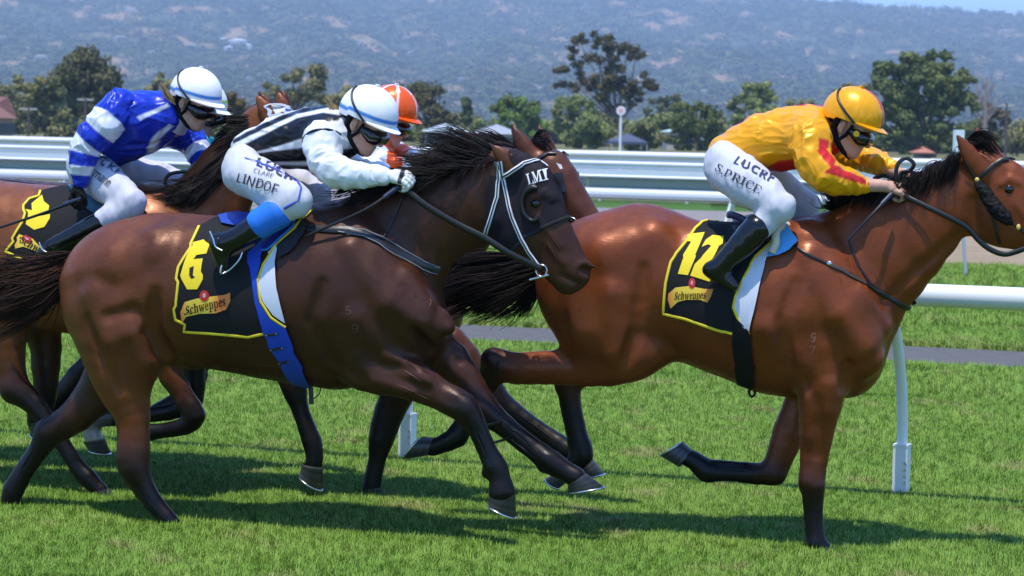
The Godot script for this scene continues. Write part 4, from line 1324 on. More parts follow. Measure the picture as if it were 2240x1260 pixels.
func face_gear(o: Node3D, h: Transform3D, dot: bool, k := 1.0) -> void:
	var g := Body.new()
	var K := Color(0.006, 0.006, 0.008)
	var pts := [Vector3(0.034, -0.008, -0.076), Vector3(0.082, -0.020, -0.050), Vector3(0.100, -0.020, -0.024), Vector3(0.100, -0.020, 0.024), Vector3(0.082, -0.020, 0.050), Vector3(0.034, -0.008, 0.076)]
	var w := []
	var cc := []
	for p in pts:
		w.append(h * (p * k))
		cc.append(K)
	g.chain3(w, [0.016 * k, 0.034 * k, 0.031 * k, 0.031 * k, 0.034 * k, 0.016 * k], cc, 0.01, 1.0)
	var gog := put("goggles", g.skin(0.006).mesh(), M.lens, o)
	var a := Acc.new()
	var ring := []
	for i in 12:
		var u := i / 11.0
		ring.append(on_helmet(h, lerpf(72.0, 150.0, u), lerpf(101.0, 40.0, u), k, 1.02))
	a.tube(ring, [0.0058 * k], 6, K)
	var far := []
	for p in ring:
		var lp := h.affine_inverse() * (p as Vector3)
		far.append(h * Vector3(lp.x, lp.y, -lp.z))
	a.tube(far, [0.0058 * k], 6, K)
	put("strap", a.mesh(), M.leather, gog)
	if dot:
		var d := Acc.new()
		d.tube([h * (Vector3(0.064, -0.006, 0.082) * k), h * (Vector3(0.068, -0.006, 0.094) * k)], [0.014 * k], 16, Color(0.75, 0.50, 0.02))
		put("vent", d.mesh(), vmat(0.4), gog)
	var st := Acc.new()
	for s in [-1.0, 1.0]:
		var line := []
		for p in [Vector3(-0.045, 0.03, 0.092), Vector3(-0.050, -0.03, 0.072), Vector3(-0.01, -0.072, 0.074), Vector3(0.040, -0.115, 0.042), Vector3(0.062, -0.130, 0.0)]:
			line.append(h * (Vector3(p.x, p.y, p.z * s) * k))
		st.tube(line, [0.017 * k, 0.015 * k, 0.016 * k, 0.014 * k, 0.012 * k], 8, K)
		var line2 := []
		for p in [Vector3(0.035, 0.02, 0.090), Vector3(0.020, -0.035, 0.080), Vector3(-0.002, -0.068, 0.075)]:
			line2.append(h * (Vector3(p.x, p.y, p.z * s) * k))
		st.tube(line2, [0.009 * k], 8, K)
	st.tube([h * (Vector3(-0.075, 0.01, 0.06) * k), h * (Vector3(-0.095, 0.0, 0) * k), h * (Vector3(-0.075, 0.01, -0.06) * k)], [0.022 * k], 8, K)
	put("harness", st.mesh(), M.cloth_black, o)

func chain_of(b: Body, pts: Array, shrink: float, k: float, q: float, col: Color) -> void:
	var c := []
	for p in pts:
		c.append([p[0], p[1], p[2] * shrink, p[3]])
	b.chain(c, k, q, col)

func line_of(f: Frame, pts: Array) -> Array:
	var o := []
	for p in pts:
		o.append(f.p(p[0], p[1], p[3]))
	return o

# r: torso, arm, far_arm, seat, thigh, far_thigh, shin, far_shin as chains; head [px, py, lat, pitch, yaw]; boots; paints
func rider(r: Dictionary, f: Frame, label: String) -> Node3D:
	var o := thing("person", label, "person", f.o)
	o.basis = f.b
	var k: float = r.get("k", 1.0)
	var skin := Color(0.56, 0.31, 0.22)
	var hd: Array = r.head
	var h := head_at(f, hd[0], hd[1], hd[2], hd[3], hd[4])
	# the body under the clothes, one continuous skin; head and hands meshed finer
	var b := Body.new()
	b.f = f
	chain_of(b, r.torso, 0.84, 0.05, 0.95, skin)
	for c in ["arm", "far_arm", "thigh", "far_thigh", "shin", "far_shin"]:
		chain_of(b, r[c], 0.78, 0.04, 0.95, skin)
	var nk: Vector3 = h * (Vector3(-0.055, -0.11, 0) * k)
	var top: Array = r.torso[r.torso.size() - 1]
	b.chain3([f.p(top[0], top[1], top[3]), nk], [0.055 * k, 0.052 * k], [skin, skin], 0.04, 1.0)
	var whole := b.skin(0.016)
	var hb := Body.new()
	hb.f = f
	head_bones(hb, h, skin, Color(0.48, 0.20, 0.16), k)
	whole.append(hb.skin(0.0048 * k, 0.0, Vector3(-9, -9, -9), Vector3(9, 9, 9), null, 0.012))
	if r.has("fists"):
		for q in r.fists:   # [wrist, towards, back of the hand, thumb side, gloved]
			if not q[4]:
				var fb := Body.new()
				fist(fb, q[0], q[1], q[2], q[3], skin, k)
				if q.size() > 5:
					fb.chain3([q[5], q[0]], [0.036 * k, 0.027 * k], [skin, skin], 0.01, 1.0)
				whole.append(fb.skin(0.0042))
	put("body", whole.mesh(), M.skin, o)
	# breeches
	var br := Body.new()
	br.f = f
	br.chain(r.seat, 0.05, 1.05, Color.WHITE)
	for c in ["thigh", "far_thigh"]:
		br.chain(r[c], 0.05, 0.95, Color.WHITE)
	for c in ["shin", "far_shin"]:
		br.chain(r[c].slice(0, 2), 0.03, 0.95, Color.WHITE)
	var bm := br.skin(0.0085)
	var fn := FastNoiseLite.new()
	fn.seed = 4
	fn.frequency = 5.0
	fn.fractal_octaves = 3
	fn.fractal_gain = 0.4
	relax(bm, 1, 0.5)
	fold(bm, fn, 0.012, Vector3(1.8, 1.0, 0.7))
	for i in bm.c.size():
		bm.c[i] = r.get("breech_col", Color(0.55, 0.55, 0.61))
	var bo := put("breeches", bm.mesh(), M.breeches, o)
	if r.has("stitch"):
		var stt := Acc.new()
		strap_on(stt, br, r.stitch, 0.006, 0.0015, 0.004, Color(0.05, 0.09, 0.42))
		fold(stt, fn, 0.012, Vector3(1.8, 1.0, 0.7))
		put("seam", stt.mesh(), vmat(0.7), bo)
	if r.has("prints"):
		var pr := Acc.new()
		for t in r.prints:
			print_on(pr, br, t[0], t[1], t[2], t[3], t[4], t[5], t[6], t[7], 0.0045, t[8])
		fold(pr, fn, 0.012, Vector3(1.8, 1.0, 0.7))
		put("lettering", pr.mesh(), vmat(0.7), bo)
	# silks
	var jk := Body.new()
	jk.f = f
	jk.chain(r.torso, 0.05, r.get("torso_q", 1.05), Color.WHITE)
	chain_of(jk, r.torso.slice(r.torso.size() - 1), 1.0, 0.03, 1.0, Color.WHITE)
	for c in r.get("torso_more", []):
		jk.chain(c, 0.06, 0.9, Color.WHITE)
	var jm := jk.skin(0.0068)
	var n2 := FastNoiseLite.new()
	n2.seed = 14
	n2.frequency = 6.5
	n2.fractal_gain = 0.45
	n2.domain_warp_enabled = true
	n2.domain_warp_amplitude = 0.10
	n2.domain_warp_frequency = 5.0
	n2.domain_warp_fractal_type = FastNoiseLite.DOMAIN_WARP_FRACTAL_NONE
	n2.fractal_type = FastNoiseLite.FRACTAL_RIDGED
	n2.fractal_octaves = 2
	fold(jm, n2, 0.0095, Vector3(0.65, 1.5, 0.9))
	var torso_line := line_of(f, r.torso)
	var paint: int = r.paint
	for i in jm.v.size():
		jm.c[i] = silk(paint, 0, f, jm.v[i], jm.n[i], torso_line)
	var jo := put("jacket", jm.mesh(), M.satin, o)
	for c in ["arm", "far_arm"]:
		var sl := Body.new()
		sl.f = f
		sl.chain(r[c], 0.02, 0.95, Color.WHITE)
		var sm := sl.skin(0.0062)
		fold(sm, n2, 0.0105, Vector3(1.25, 1.0, 0.8))
		var ln := line_of(f, r[c])
		for i in sm.v.size():
			sm.c[i] = silk(paint, 1 if c == "arm" else 2, f, sm.v[i], sm.n[i], ln)
		var sn := put("sleeve", sm.mesh(), M.satin, jo)
		if r.has("armhole"):
			var ah := Acc.new()
			var q0: Vector3 = ln[0]
			var ax: Vector3 = (ln[1] - ln[0]).normalized()
			var e1 := ax.cross(Vector3.RIGHT).normalized()
			var e2 := ax.cross(e1)
			var rr := []
			var rad: float = r[c][0][2] * f.m(r[c][0][0], r[c][0][1], r[c][0][3]) * 1.03
			for u in 25:
				rr.append(q0 + ax * 0.004 + (e1 * cos(TAU * u / 24) + e2 * sin(TAU * u / 24)) * rad)
			ah.tube(rr, [0.0065], 6, r.armhole)
			put("armhole_seam", ah.mesh(), M.satin, sn)
	# collar
	var co := Acc.new()
	var nd := (h * (Vector3(-0.03, -0.07, 0) * k) - nk).normalized()
	co.tube([nk - nd * 0.045 * k, nk - nd * 0.01 * k, nk + nd * 0.03 * k], [0.084 * k, 0.072 * k, 0.067 * k], 20, r.collar, 1.0, false)
	put("collar", co.mesh(), M.satin, jo)
	helmet(o, h, r.look, r.cap, r.band, M.satin if r.look in [1, 2] else M.cap_cloth, k)
	face_gear(o, h, r.get("dot", false), k)
	if r.has("gloves"):
		for q in r.fists:
			if q[4]:
				var gb := Body.new()
				fist(gb, q[0], q[1], q[2], q[3], r.gloves, k * 1.10)
				var gm := gb.skin(0.0042)
				if r.gloves.r > 0.2:   # dark knuckle band
					var dd: Vector3 = q[1].normalized()
					for i in gm.v.size():
						var u: float = (gm.v[i] - q[0]).dot(dd)
						if u > 0.060 and u < 0.080 and gm.n[i].dot(q[2]) > -0.1:
							gm.c[i] = Color(0.05, 0.05, 0.065)
				put("glove", gm.mesh(), M.breeches if r.gloves.r > 0.2 else M.cloth_black, o)
	# boots
	for bt in r.boots:
		var bb := Body.new()
		bb.f = f
		bb.chain(bt.leg, 0.02, 0.95, Color(0.006, 0.006, 0.007))
		bb.chain(bt.foot, 0.03, 0.72, Color(0.006, 0.006, 0.007))
		var sm := bb.skin(0.0075)
		relax(sm, 3, 0.5)
		var bn := put("boot", sm.mesh(), M.boot, o)
		if bt.has("cuff"):
			var cb := Body.new()
			cb.f = f
			cb.chain(bt.cuff, 0.01, 0.97, bt.cuff_col)
			put("gaiter", cb.skin(0.0075).mesh(), M.cuff, bn)
		if bt.has("spur"):
			var sp := Acc.new()
			cord(sp, f, bt.spur, 0.0045, Color(0.7, 0.7, 0.72))
			put("spur", sp.mesh(), M.steel, bn)
	if r.has("hair"):
		var hs: Array = []
		for g in r.hair:
			hs.append(g)
		put("hair", strands(f, hs, 60, 0.004, 0.02, 5, Color(0.25, 0.15, 0.06), Color(0.5, 0.36, 0.18)), M.hair, o)
	return o

# ---------------------------------------------------------------- silks
func silk(paint: int, part: int, f: Frame, p: Vector3, n: Vector3, line: Array) -> Color:
	match paint:
		0:   # yellow, red side panel, red sleeve stripe and spine
			var Y := Color(0.84, 0.36, 0.006)
			var R := Color(0.62, 0.02, 0.018)
			if part == 0:
				if red_panel.is_empty():
					for q in [[1662, 372], [1700, 352], [1760, 345], [1775, 380], [1740, 400], [1690, 402]]:
						var w := f.p(q[0], q[1], 0.14)
						red_panel.append(Vector2(w.x, w.y))
				var ins := soft(red_panel, p)
				if ins > 0.0:
					return Y.lerp(R, ins)
				if absf(p.z) < 0.022 and n.y > 0.3:
					return R
				return Y
			var t := along(line, p)
			var ax := axis_at(line, t.x)
			var out: Vector3 = p - ax[0]
			out = (out - ax[1] * out.dot(ax[1])).normalized()
			var ref := Vector3(0.75, 0.25, 0.55 if part == 1 else -0.55)
			ref = (ref - ax[1] * ref.dot(ax[1])).normalized()
			return Y.lerp(R, smoothstep(0.935, 0.965, out.dot(ref)) * smoothstep(0.04, 0.06, t.x))
		1:   # black and white stripes, white sleeves
			var W := Color(0.78, 0.78, 0.80)
			var K := Color(0.010, 0.010, 0.013)
			if part > 0:
				return W
			if stripes.is_empty():
				var at := [0.02, 0.09, 0.14, 0.14, 0.10]
				for poly in [[[512, 306], [590, 268], [660, 236], [722, 222], [770, 232], [764, 244], [722, 236], [662, 250], [596, 281], [518, 316]], [[514, 326], [590, 291], [654, 258], [712, 246], [752, 252], [748, 264], [700, 272], [676, 303], [622, 319], [565, 333], [520, 336]], [[516, 340], [598, 330], [674, 322], [690, 352], [622, 354], [560, 356]], [[580, 362], [700, 364], [700, 392], [646, 392], [620, 376]], [[735, 330], [790, 320], [790, 345], [745, 352]]]:
					var o := PackedVector2Array()
					for q in poly:
						var w := f.p(q[0], q[1], at[stripes.size()])
						o.append(Vector2(w.x, w.y))
					stripes.append(o)
			var most := 0.0
			for o in stripes:
				most = maxf(most, soft(o, p))
			return W.lerp(K, most)
		2:   # royal blue with white hoops on the sleeves, white seams
			var B := Color(0.008, 0.035, 0.42)
			var W := Color(0.72, 0.73, 0.80)
			if part == 0:
				if seam_px.is_empty():
					for poly in [[[308, 256], [358, 226], [362, 232], [314, 264]], [[318, 336], [345, 300], [378, 272], [384, 276], [352, 306], [328, 340]]]:
						var o := PackedVector2Array()
						for q in poly:
							var w := f.p(q[0], q[1], 0.22 if seam_px.is_empty() else 0.12)
							o.append(Vector2(w.x, w.y))
						seam_px.append(o)
				var most := 0.0
				for o in seam_px:
					most = maxf(most, soft(o, p))
				return B.lerp(W, most if p.z > 0.0 else 0.0)
			var t := along(line, p).x / line_len(line)
			if part == 1:
				return B.lerp(W, maxf(maxf(hoop(t, 0.20, 0.38), hoop(t, 0.56, 0.70)), hoop(t, 0.84, 0.95)))
			return B.lerp(W, maxf(hoop(t, 0.42, 0.62), hoop(t, 0.80, 1.2)))
		3:
			return Color(0.80, 0.10, 0.012) if part < 1 or fposmod(along(line, p).x, 0.16) < 0.09 else Color(0.74, 0.74, 0.78)
		4:
			return Color(0.02, 0.42, 0.48) if part != 0 or fposmod(p.x, 0.2) < 0.14 else Color(0.7, 0.75, 0.76)
	return Color.WHITE

func hoop(t: float, a: float, b: float) -> float:
	return smoothstep(a - 0.008, a + 0.008, t) * (1.0 - smoothstep(b - 0.008, b + 0.008, t))

func soft(poly: PackedVector2Array, p: Vector3) -> float:   # 1 inside the outline, 0 outside, softened over a few millimetres
	var q := Vector2(p.x, p.y)
	var d := 9.0
	for i in poly.size():
		d = minf(d, q.distance_to(Geometry2D.get_closest_point_to_segment(q, poly[i], poly[(i + 1) % poly.size()])))
		
	return clampf(0.5 + (d if Geometry2D.is_point_in_polygon(q, poly) else -d) / 0.009, 0.0, 1.0)

var red_panel := PackedVector2Array()
var stripes: Array[PackedVector2Array] = []
var seam_px: Array[PackedVector2Array] = []

func line_len(line: Array) -> float:
	var s := 0.0
	for i in line.size() - 1:
		s += line[i].distance_to(line[i + 1])
	return s

func axis_at(line: Array, t: float) -> Array:
	for i in line.size() - 1:
		var l: float = line[i].distance_to(line[i + 1])
		if t <= l or i == line.size() - 2:
			return [line[i].lerp(line[i + 1], clampf(t / l, 0, 1)), (line[i + 1] - line[i]).normalized()]
		t -= l
	return [line[0], Vector3.RIGHT]

# ---------------------------------------------------------------- eyes, cloths, bridles
func ball(a: Acc, c: Vector3, r: Vector3, col: Color) -> void:
	var s := a.v.size()
	for i in 9:
		for j in 14:
			var ph := PI * i / 8.0
			var th := TAU * j / 14.0
			var d := Vector3(sin(ph) * cos(th), cos(ph), sin(ph) * sin(th))
			a.add(c + d * r, (d / r).normalized(), col)
	for i in 8:
		for j in 14:
			var j2 := (j + 1) % 14
			a.quad(s + i * 14 + j, s + i * 14 + j2, s + (i + 1) * 14 + j2, s + (i + 1) * 14 + j)

func eye(o: Node3D, b: Body, px: float, py: float, r := 0.024) -> void:
	for s in [1.0, -1.0]:
		var q := lay(b.near(px - 20, py - 20, px + 20, py + 20), px, py, s, 0.0, 0.09)
		var a := Acc.new()
		ball(a, q[0] - q[1] * r * 0.55, Vector3(r * 1.15, r, r), Color.WHITE)
		put("eye", a.mesh(), M.eye, o)

# veins and folds of skin: cords half sunk in the coat, thinning to nothing at both ends
func veins(o: Node3D, b: Body, lines: Array, r: float, col := Color(-1, 0, 0), called := "vein") -> void:
	for l in lines:
		var pts := []
		var rad := []
		var q := dense(smooth_px(l, 4), 6.0)
		var sub := b.near(l[0][0] - 60, minf(l[0][1], l[l.size() - 1][1]) - 60, l[l.size() - 1][0] + 60, maxf(l[0][1], l[l.size() - 1][1]) + 60)
		if l[0][0] > l[l.size() - 1][0]:
			sub = b.near(l[l.size() - 1][0] - 60, minf(l[0][1], l[l.size() - 1][1]) - 60, l[0][0] + 60, maxf(l[0][1], l[l.size() - 1][1]) + 60)
		for k in q.size():
			var u := sin(PI * (k + 0.3) / (q.size() - 0.4))
			pts.append(lay(sub, q[k][0], q[k][1], 1.0, -r * 0.45 - r * 0.4 * (1.0 - u))[0])
			rad.append(r * (0.35 + 0.65 * u))
		var a := Acc.new()
		a.tube(pts, rad, 8, b.tone if col.r < 0.0 else col)
		put(called, a.mesh(), M.coat, o)

func saddle_cloth(b: Body, label: String, black: Array, white: Array, trim: Array, front_trim: Array, figures: Array, banner: Array, text: Array, roundel: Array, top: Array) -> Node3D:
	var f := b.f
	var t := b.near(black[0][0] - 120, 380, black[0][0] + 240, 780)
	var o := thing("saddle_cloth", label, "saddlecloth", f.o)
	o.basis = f.b
	var K := Color(0.013, 0.012, 0.014)
	var Y := Color(0.80, 0.60, 0.03)
	var bl := pv(black)
	for s in [1.0, -1.0]:
		var a := Acc.new()
		drape(a, t, bl, 0.010, K, 13.0, s, PackedVector2Array(), 0.0012)
		var c := put("cloth", a.mesh(), M.cloth_black, o)
		if white.size():
			var w := Acc.new()
			drape(w, t, pv(white), 0.012, Color(0.62, 0.64, 0.74), 13.0, s, PackedVector2Array(), 0.0014)
			put("lining", w.mesh(), M.breeches, c)
		var y := Acc.new()
		for e in [trim, front_trim]:
			if e.size():
				strap_on(y, t, e, 0.0135, 0.004, 0.0095, Y, s)
		put("piping", y.mesh(), M.breeches, c)
		if s < 0.0:
			continue
		var fg := Acc.new()
		for poly in figures:
			drape(fg, t, pv(poly), 0.0135, Color(0.82, 0.62, 0.02), 9.0)
		if label.contains("6"):
			drape(fg, t, pv([[421, 587], [430, 583], [430, 607], [422, 611]]), 0.0148, K, 9.0)
		put("number", fg.mesh(), M.breeches, c)
		if banner.size():
			var bn := Acc.new()
			drape(bn, t, pv(banner), 0.0135, Color(0.80, 0.50, 0.05), 8.0)
			for i in bn.v.size():   # the printed banner runs to orange at its ends
				var u := clampf((bn.v[i].x - f.p(banner[0][0], banner[0][1], 0.26).x) / 0.2, 0, 1)
				bn.c[i] = Color(0.80, 0.22, 0.05).lerp(Color(0.82, 0.56, 0.06), clampf(minf(u, 1.0 - u) * 5.0, 0, 1))
			var p := put("banner", bn.mesh(), M.breeches, c)
			var tx := Acc.new()
			print_on(tx, t, text[0], "Droid Serif", true, text[1], text[2], text[3], text[4], text[5], 0.016, Color(0.03, 0.015, 0.01), 0.15)
			put("lettering", tx.mesh(), M.cloth_black, p)
			var rd := Acc.new()
			var poly := PackedVector2Array()
			for k in 18:
				poly.append(Vector2(roundel[0] + cos(TAU * k / 18) * roundel[2], roundel[1] + sin(TAU * k / 18) * roundel[3]))
			drape(rd, t, poly, 0.0155, Color(0.50, 0.03, 0.03), 8.0)
			poly.clear()
			for k in 8:
				poly.append(Vector2(roundel[0] + cos(TAU * k / 8) * roundel[2] * 0.35, roundel[1] - 1 + sin(TAU * k / 8) * roundel[3] * 0.45))
			drape(rd, t, poly, 0.0168, Color(0.62, 0.35, 0.33), 8.0)
			put("roundel", rd.mesh(), M.breeches, p)
	return o

func build_runners() -> void:
	var t0 := Time.get_ticks_msec()
	var fs := [frame(1788, 1212, 0.14, 16.0), frame(372, 1157, 0.14, 16.0), frame(232, 1093, 0.13, 16.0), frame(812, 1090, -0.12, 16.0), null]
	var fe := Frame.new()
	fe.b = fs[2].b
	fe.o = fs[2].o - fs[2].b.z * 0.80
	fe.eye = cam_pos
	fe.cam = cam_basis
	fs[4] = fe
	var bodies: Array[Body] = []
	var out := [null, null, null, null, null]
	for i in 5:
		var b := Body.new()
		b.f = fs[i]
		bodies.append(b)
	horse_a(bodies[0])
	horse_b(bodies[1])
	horse_c(bodies[2])
	horse_d(bodies[3])
	horse_e(bodies[4])
	var cells := [0.0105, 0.0105, 0.0125, 0.0125, 0.015]
	var g := WorkerThreadPool.add_group_task(func(i):
		out[i] = bodies[i].skin(cells[i])
		relax(out[i], 2, 0.5), 5, -1, true)
	WorkerThreadPool.wait_for_group_task_completion(g)
	print("skins ", Time.get_ticks_msec() - t0)
	var coat_noise := FastNoiseLite.new()
	coat_noise.seed = 8
	coat_noise.frequency = 5.0
	coat_noise.fractal_octaves = 5
	var names := ["bright bay racehorse numbered 12 with black sheepskin cheek piece leading on the right", "dark bay racehorse numbered 6 wearing a black hood with white bridle straps", "bay racehorse under the rider in blue, its head hidden by the striped rider", "dark bay racehorse with a white star looking over the rump of horse 12", "brown racehorse almost wholly hidden behind the rider in blue"]
	var horses: Array[Node3D] = []
	for i in 5:
		var o := thing("racehorse", names[i], "horse", fs[i].o, 0.0, "racehorses")
		o.basis = fs[i].b
		var a: Acc = out[i]
		for k in a.v.size():
			var w := coat_noise.get_noise_3dv(a.v[k]) + 0.6 * coat_noise.get_noise_3dv(a.v[k] * Vector3(4.0, 9.0, 4.0))
			a.c[k] = a.c[k] * (1.0 + w * 0.30)
		put("body", a.mesh(), M.coat, o)
		horses.append(o)
	var D := Color(0.008, 0.007, 0.007)
	var L := Color(0.035, 0.022, 0.016)
	# hooves
	var fa: Frame = fs[0]
	var fb: Frame = fs[1]
	var fc: Frame = fs[2]
	var fd: Frame = fs[3]
	hoof(horses[0], fa, 0.14, [1824, 1196], [1796, 1200], [1842, 1214], [1800, 1215])
	hoof(horses[0], fa, -0.12, [1486, 1022], [1516, 986], [1446, 998], [1496, 968])
	hoof(horses[0], fa, 0.13, [940, 996], [950, 958], [888, 1004], [926, 954])
	hoof(horses[0], fa, -0.13, [1246, 1048], [1222, 1030], [1224, 1068], [1194, 1046])
	hoof(horses[1], fb, 0.14, [1127, 1080], [1070, 1076], [1128, 1132], [1069, 1103])
	hoof(horses[1], fb, -0.13, [1281, 1036], [1243, 1062], [1321, 1065], [1243, 1077])
	hoof(horses[1], fb, 0.14, [400, 1146], [370, 1152], [412, 1160], [374, 1162])
	hoof(horses[1], fb, -0.13, [38, 1100], [6, 1102], [46, 1120], [8, 1120])
	hoof(horses[2], fc, 0.13, [236, 1068], [206, 1078], [252, 1088], [216, 1094])
	hoof(horses[2], fc, -0.13, [228, 958], [182, 966], [240, 992], [196, 984], true)
	hoof(horses[2], fc, -0.13, [100, 916], [66, 925], [96, 962], [70, 948])
	hoof(horses[3], fd, -0.12, [832, 1066], [796, 1070], [842, 1090], [800, 1091])
	hoof(horses[3], fd, 0.13, [706, 1022], [662, 1014], [704, 1072], [656, 1040], true)
	hoof(horses[3], fd, 0.13, [1298, 1006], [1272, 1030], [1322, 1036], [1282, 1044])
	print("bodies ", Time.get_ticks_msec() - t0)
	# eyes
	eye(horses[0], bodies[0], 2206, 414)
	eye(horses[1], bodies[1], 1168, 446)
	eye(horses[3], bodies[3], 1214, 392, 0.018)
	# manes and tails
	var hk := Color(0.006, 0.005, 0.005)
	var hb := Color(0.05, 0.028, 0.018)
	put("mane", strands(fa, [[[1826, 462, 0.0], [1818, 448, 0.05], [1808, 440, 0.08], [1795, 432, 0.10]], [[1862, 440, 0.0], [1848, 424, 0.06], [1835, 420, 0.10], [1815, 430, 0.12]], [[1915, 420, 0.0], [1900, 415, 0.07], [1885, 432, 0.11], [1862, 452, 0.13]], [[1975, 402, 0.0], [1966, 408, 0.08], [1958, 432, 0.11], [1945, 460, 0.125]], [[2040, 368, 0.0], [2034, 378, 0.075], [2026, 408, 0.10], [2012, 436, 0.11]], [[2102, 336, 0.0], [2100, 348, 0.07], [2088, 378, 0.09], [2072, 404, 0.10]]], 1500, 0.0025, 0.020, 1, hk, Color(0.03, 0.022, 0.018), 0.010), M.hair, horses[0])
	put("forelock", strands(fa, [[[2118, 326, 0.02], [2136, 312, 0.035], [2156, 318, 0.045], [2176, 334, 0.05]], [[2124, 318, 0.0], [2146, 300, 0.0], [2172, 312, 0.02], [2196, 340, 0.035]]], 260, 0.0024, 0.010, 2, hk, Color(0.03, 0.022, 0.018)), M.hair, horses[0])
	put("tail", strands(fa, [[[1180, 560, 0.0], [1110, 566, 0.0], [1030, 572, 0.0], [950, 582, 0.02], [880, 600, 0.02]], [[1180, 575, 0.02], [1110, 590, 0.03], [1030, 608, 0.03], [960, 640, 0.03], [900, 660, 0.03]], [[1182, 590, 0.02], [1125, 612, 0.03], [1060, 640, 0.03], [1000, 665, 0.02], [950, 690, 0.02]], [[1184, 600, 0.0], [1150, 625, 0.02], [1110, 655, 0.02], [1060, 680, 0.02], [1010, 700, 0.02]], [[1184, 600, 0.0], [1165, 640, 0.01], [1140, 670, 0.01], [1120, 685, 0.01], [1075, 698, 0.01]]], 1500, 0.0030, 0.030, 3, hk, Color(0.02, 0.014, 0.012)), M.hair, horses[0])
	put("mane", strands(fb, [[[1086, 345, 0.0], [1040, 318, 0.03], [985, 296, 0.02], [930, 290, 0.0]], [[1080, 352, 0.02], [1020, 330, 0.06], [955, 318, 0.06], [890, 322, 0.04]], [[1060, 360, 0.03], [1000, 350, 0.09], [935, 345, 0.10], [868, 352, 0.10]], [[1020, 372, 0.03], [970, 372, 0.10], [915, 368, 0.13], [850, 370, 0.13]], [[960, 380, 0.03], [915, 388, 0.11], [870, 392, 0.13], [815, 398, 0.13]], [[880, 392, 0.02], [840, 405, 0.11], [790, 418, 0.14], [735, 432, 0.14]], [[810, 410, 0.02], [775, 425, 0.10], [735, 440, 0.13], [690, 452, 0.14]]], 1700, 0.0023, 0.030, 4, hk, Color(0.035, 0.027, 0.024), 0.012), M.hair, horses[1])
	put("mane", strands(fb, [[[1090, 346, 0.03], [1062, 362, 0.09], [1045, 385, 0.11], [1030, 408, 0.115]], [[1010, 360, 0.03], [985, 385, 0.11], [965, 405, 0.13], [945, 425, 0.135]], [[930, 385, 0.03], [905, 400, 0.12], [885, 420, 0.15], [870, 435, 0.155]]], 180, 0.0026, 0.018, 24, hk, Color(0.05, 0.03, 0.025), 0.012), M.hair, horses[1])
	put("tail", strands(fb, [[[150, 560, 0.0], [80, 572, 0.0], [0, 585, 0.0], [-90, 600, 0.0]], [[140, 580, 0.02], [70, 605, 0.03], [-5, 625, 0.03], [-90, 650, 0.03]], [[135, 605, 0.02], [80, 640, 0.04], [10, 672, 0.04], [-70, 700, 0.03]], [[132, 625, 0.02], [100, 670, 0.03], [50, 700, 0.03], [-20, 735, 0.02]]], 1500, 0.0030, 0.036, 5, Color(0.012, 0.007, 0.005), Color(0.07, 0.03, 0.018), 0.02), M.hair, horses[1])
	put("mane", strands(fc, [[[575, 262, 0.0], [535, 262, 0.03], [495, 272, 0.03], [478, 285, 0.0]], [[555, 285, 0.02], [515, 300, 0.07], [482, 330, 0.06], [455, 362, 0.06]], [[525, 325, 0.02], [490, 360, 0.10], [455, 400, 0.12], [420, 440, 0.12]], [[480, 375, 0.02], [440, 410, 0.12], [405, 432, 0.15], [360, 440, 0.16]], [[420, 405, 0.02], [385, 425, 0.13], [350, 438, 0.16], [310, 445, 0.17]]], 1300, 0.0026, 0.026, 6, hk, Color(0.05, 0.04, 0.035), 0.014), M.hair, horses[2])
	put("mane", strands(fd, [[[1145, 335, 0.0], [1110, 308, 0.02], [1070, 292, 0.02], [1025, 288, 0.0]], [[1140, 345, 0.0], [1095, 325, 0.03], [1050, 312, 0.03], [1000, 315, 0.02]], [[1120, 355, 0.0], [1070, 345, 0.05], [1020, 340, 0.06], [980, 340, 0.06]]], 420, 0.0033, 0.03, 7, hk, Color(0.04, 0.03, 0.03)), M.hair, horses[3])
	put("forelock", strands(fd, [[[1160, 325, 0.0], [1175, 305, 0.03], [1190, 318, 0.06], [1205, 338, 0.07]], [[1168, 322, 0.0], [1186, 306, 0.0], [1204, 318, 0.03], [1218, 335, 0.05]]], 150, 0.003, 0.014, 8, hk, Color(0.04, 0.03, 0.03)), M.hair, horses[3])
	put("tail", strands(fc, [[[-180, 520, 0.0], [-230, 540, 0.0], [-300, 560, 0.0], [-360, 600, 0.0]], [[-180, 540, 0.0], [-240, 590, 0.0], [-300, 640, 0.0], [-340, 680, 0.0]]], 160, 0.004, 0.06, 9, hk, hb), M.hair, horses[2])
	print("hair ", Time.get_ticks_msec() - t0)
	veins(horses[0], bodies[0], [[[1790, 640], [1776, 700], [1790, 750]], [[1700, 800], [1620, 790], [1560, 770]], [[1350, 720], [1368, 760], [1352, 800]], [[1130, 800], [1180, 812], [1240, 806]], [[1806, 850], [1800, 900], [1806, 950]], [[2225, 455], [2236, 480], [2232, 505]]], 0.0046)
	veins(horses[0], bodies[0], [[[1856, 540], [1868, 590], [1890, 640]], [[1872, 552], [1886, 600], [1906, 642]], [[1888, 560], [1904, 610], [1926, 650]], [[1905, 572], [1924, 622], [1944, 655]], [[1925, 585], [1942, 625], [1958, 655]], [[1830, 560], [1838, 610], [1856, 660]]], 0.0040)
	veins(horses[1], bodies[1], [[[905, 690], [884, 740], [898, 790], [930, 830]], [[700, 790], [600, 802], [500, 785]], [[800, 660], [786, 720], [800, 770]], [[1188, 515], [1212, 556], [1226, 586]], [[1196, 500], [1226, 545], [1240, 575]], [[930, 620], [950, 660], [944, 700]], [[860, 800], [900, 824], [950, 862]], [[860, 840], [910, 862], [960, 884]]], 0.0046)
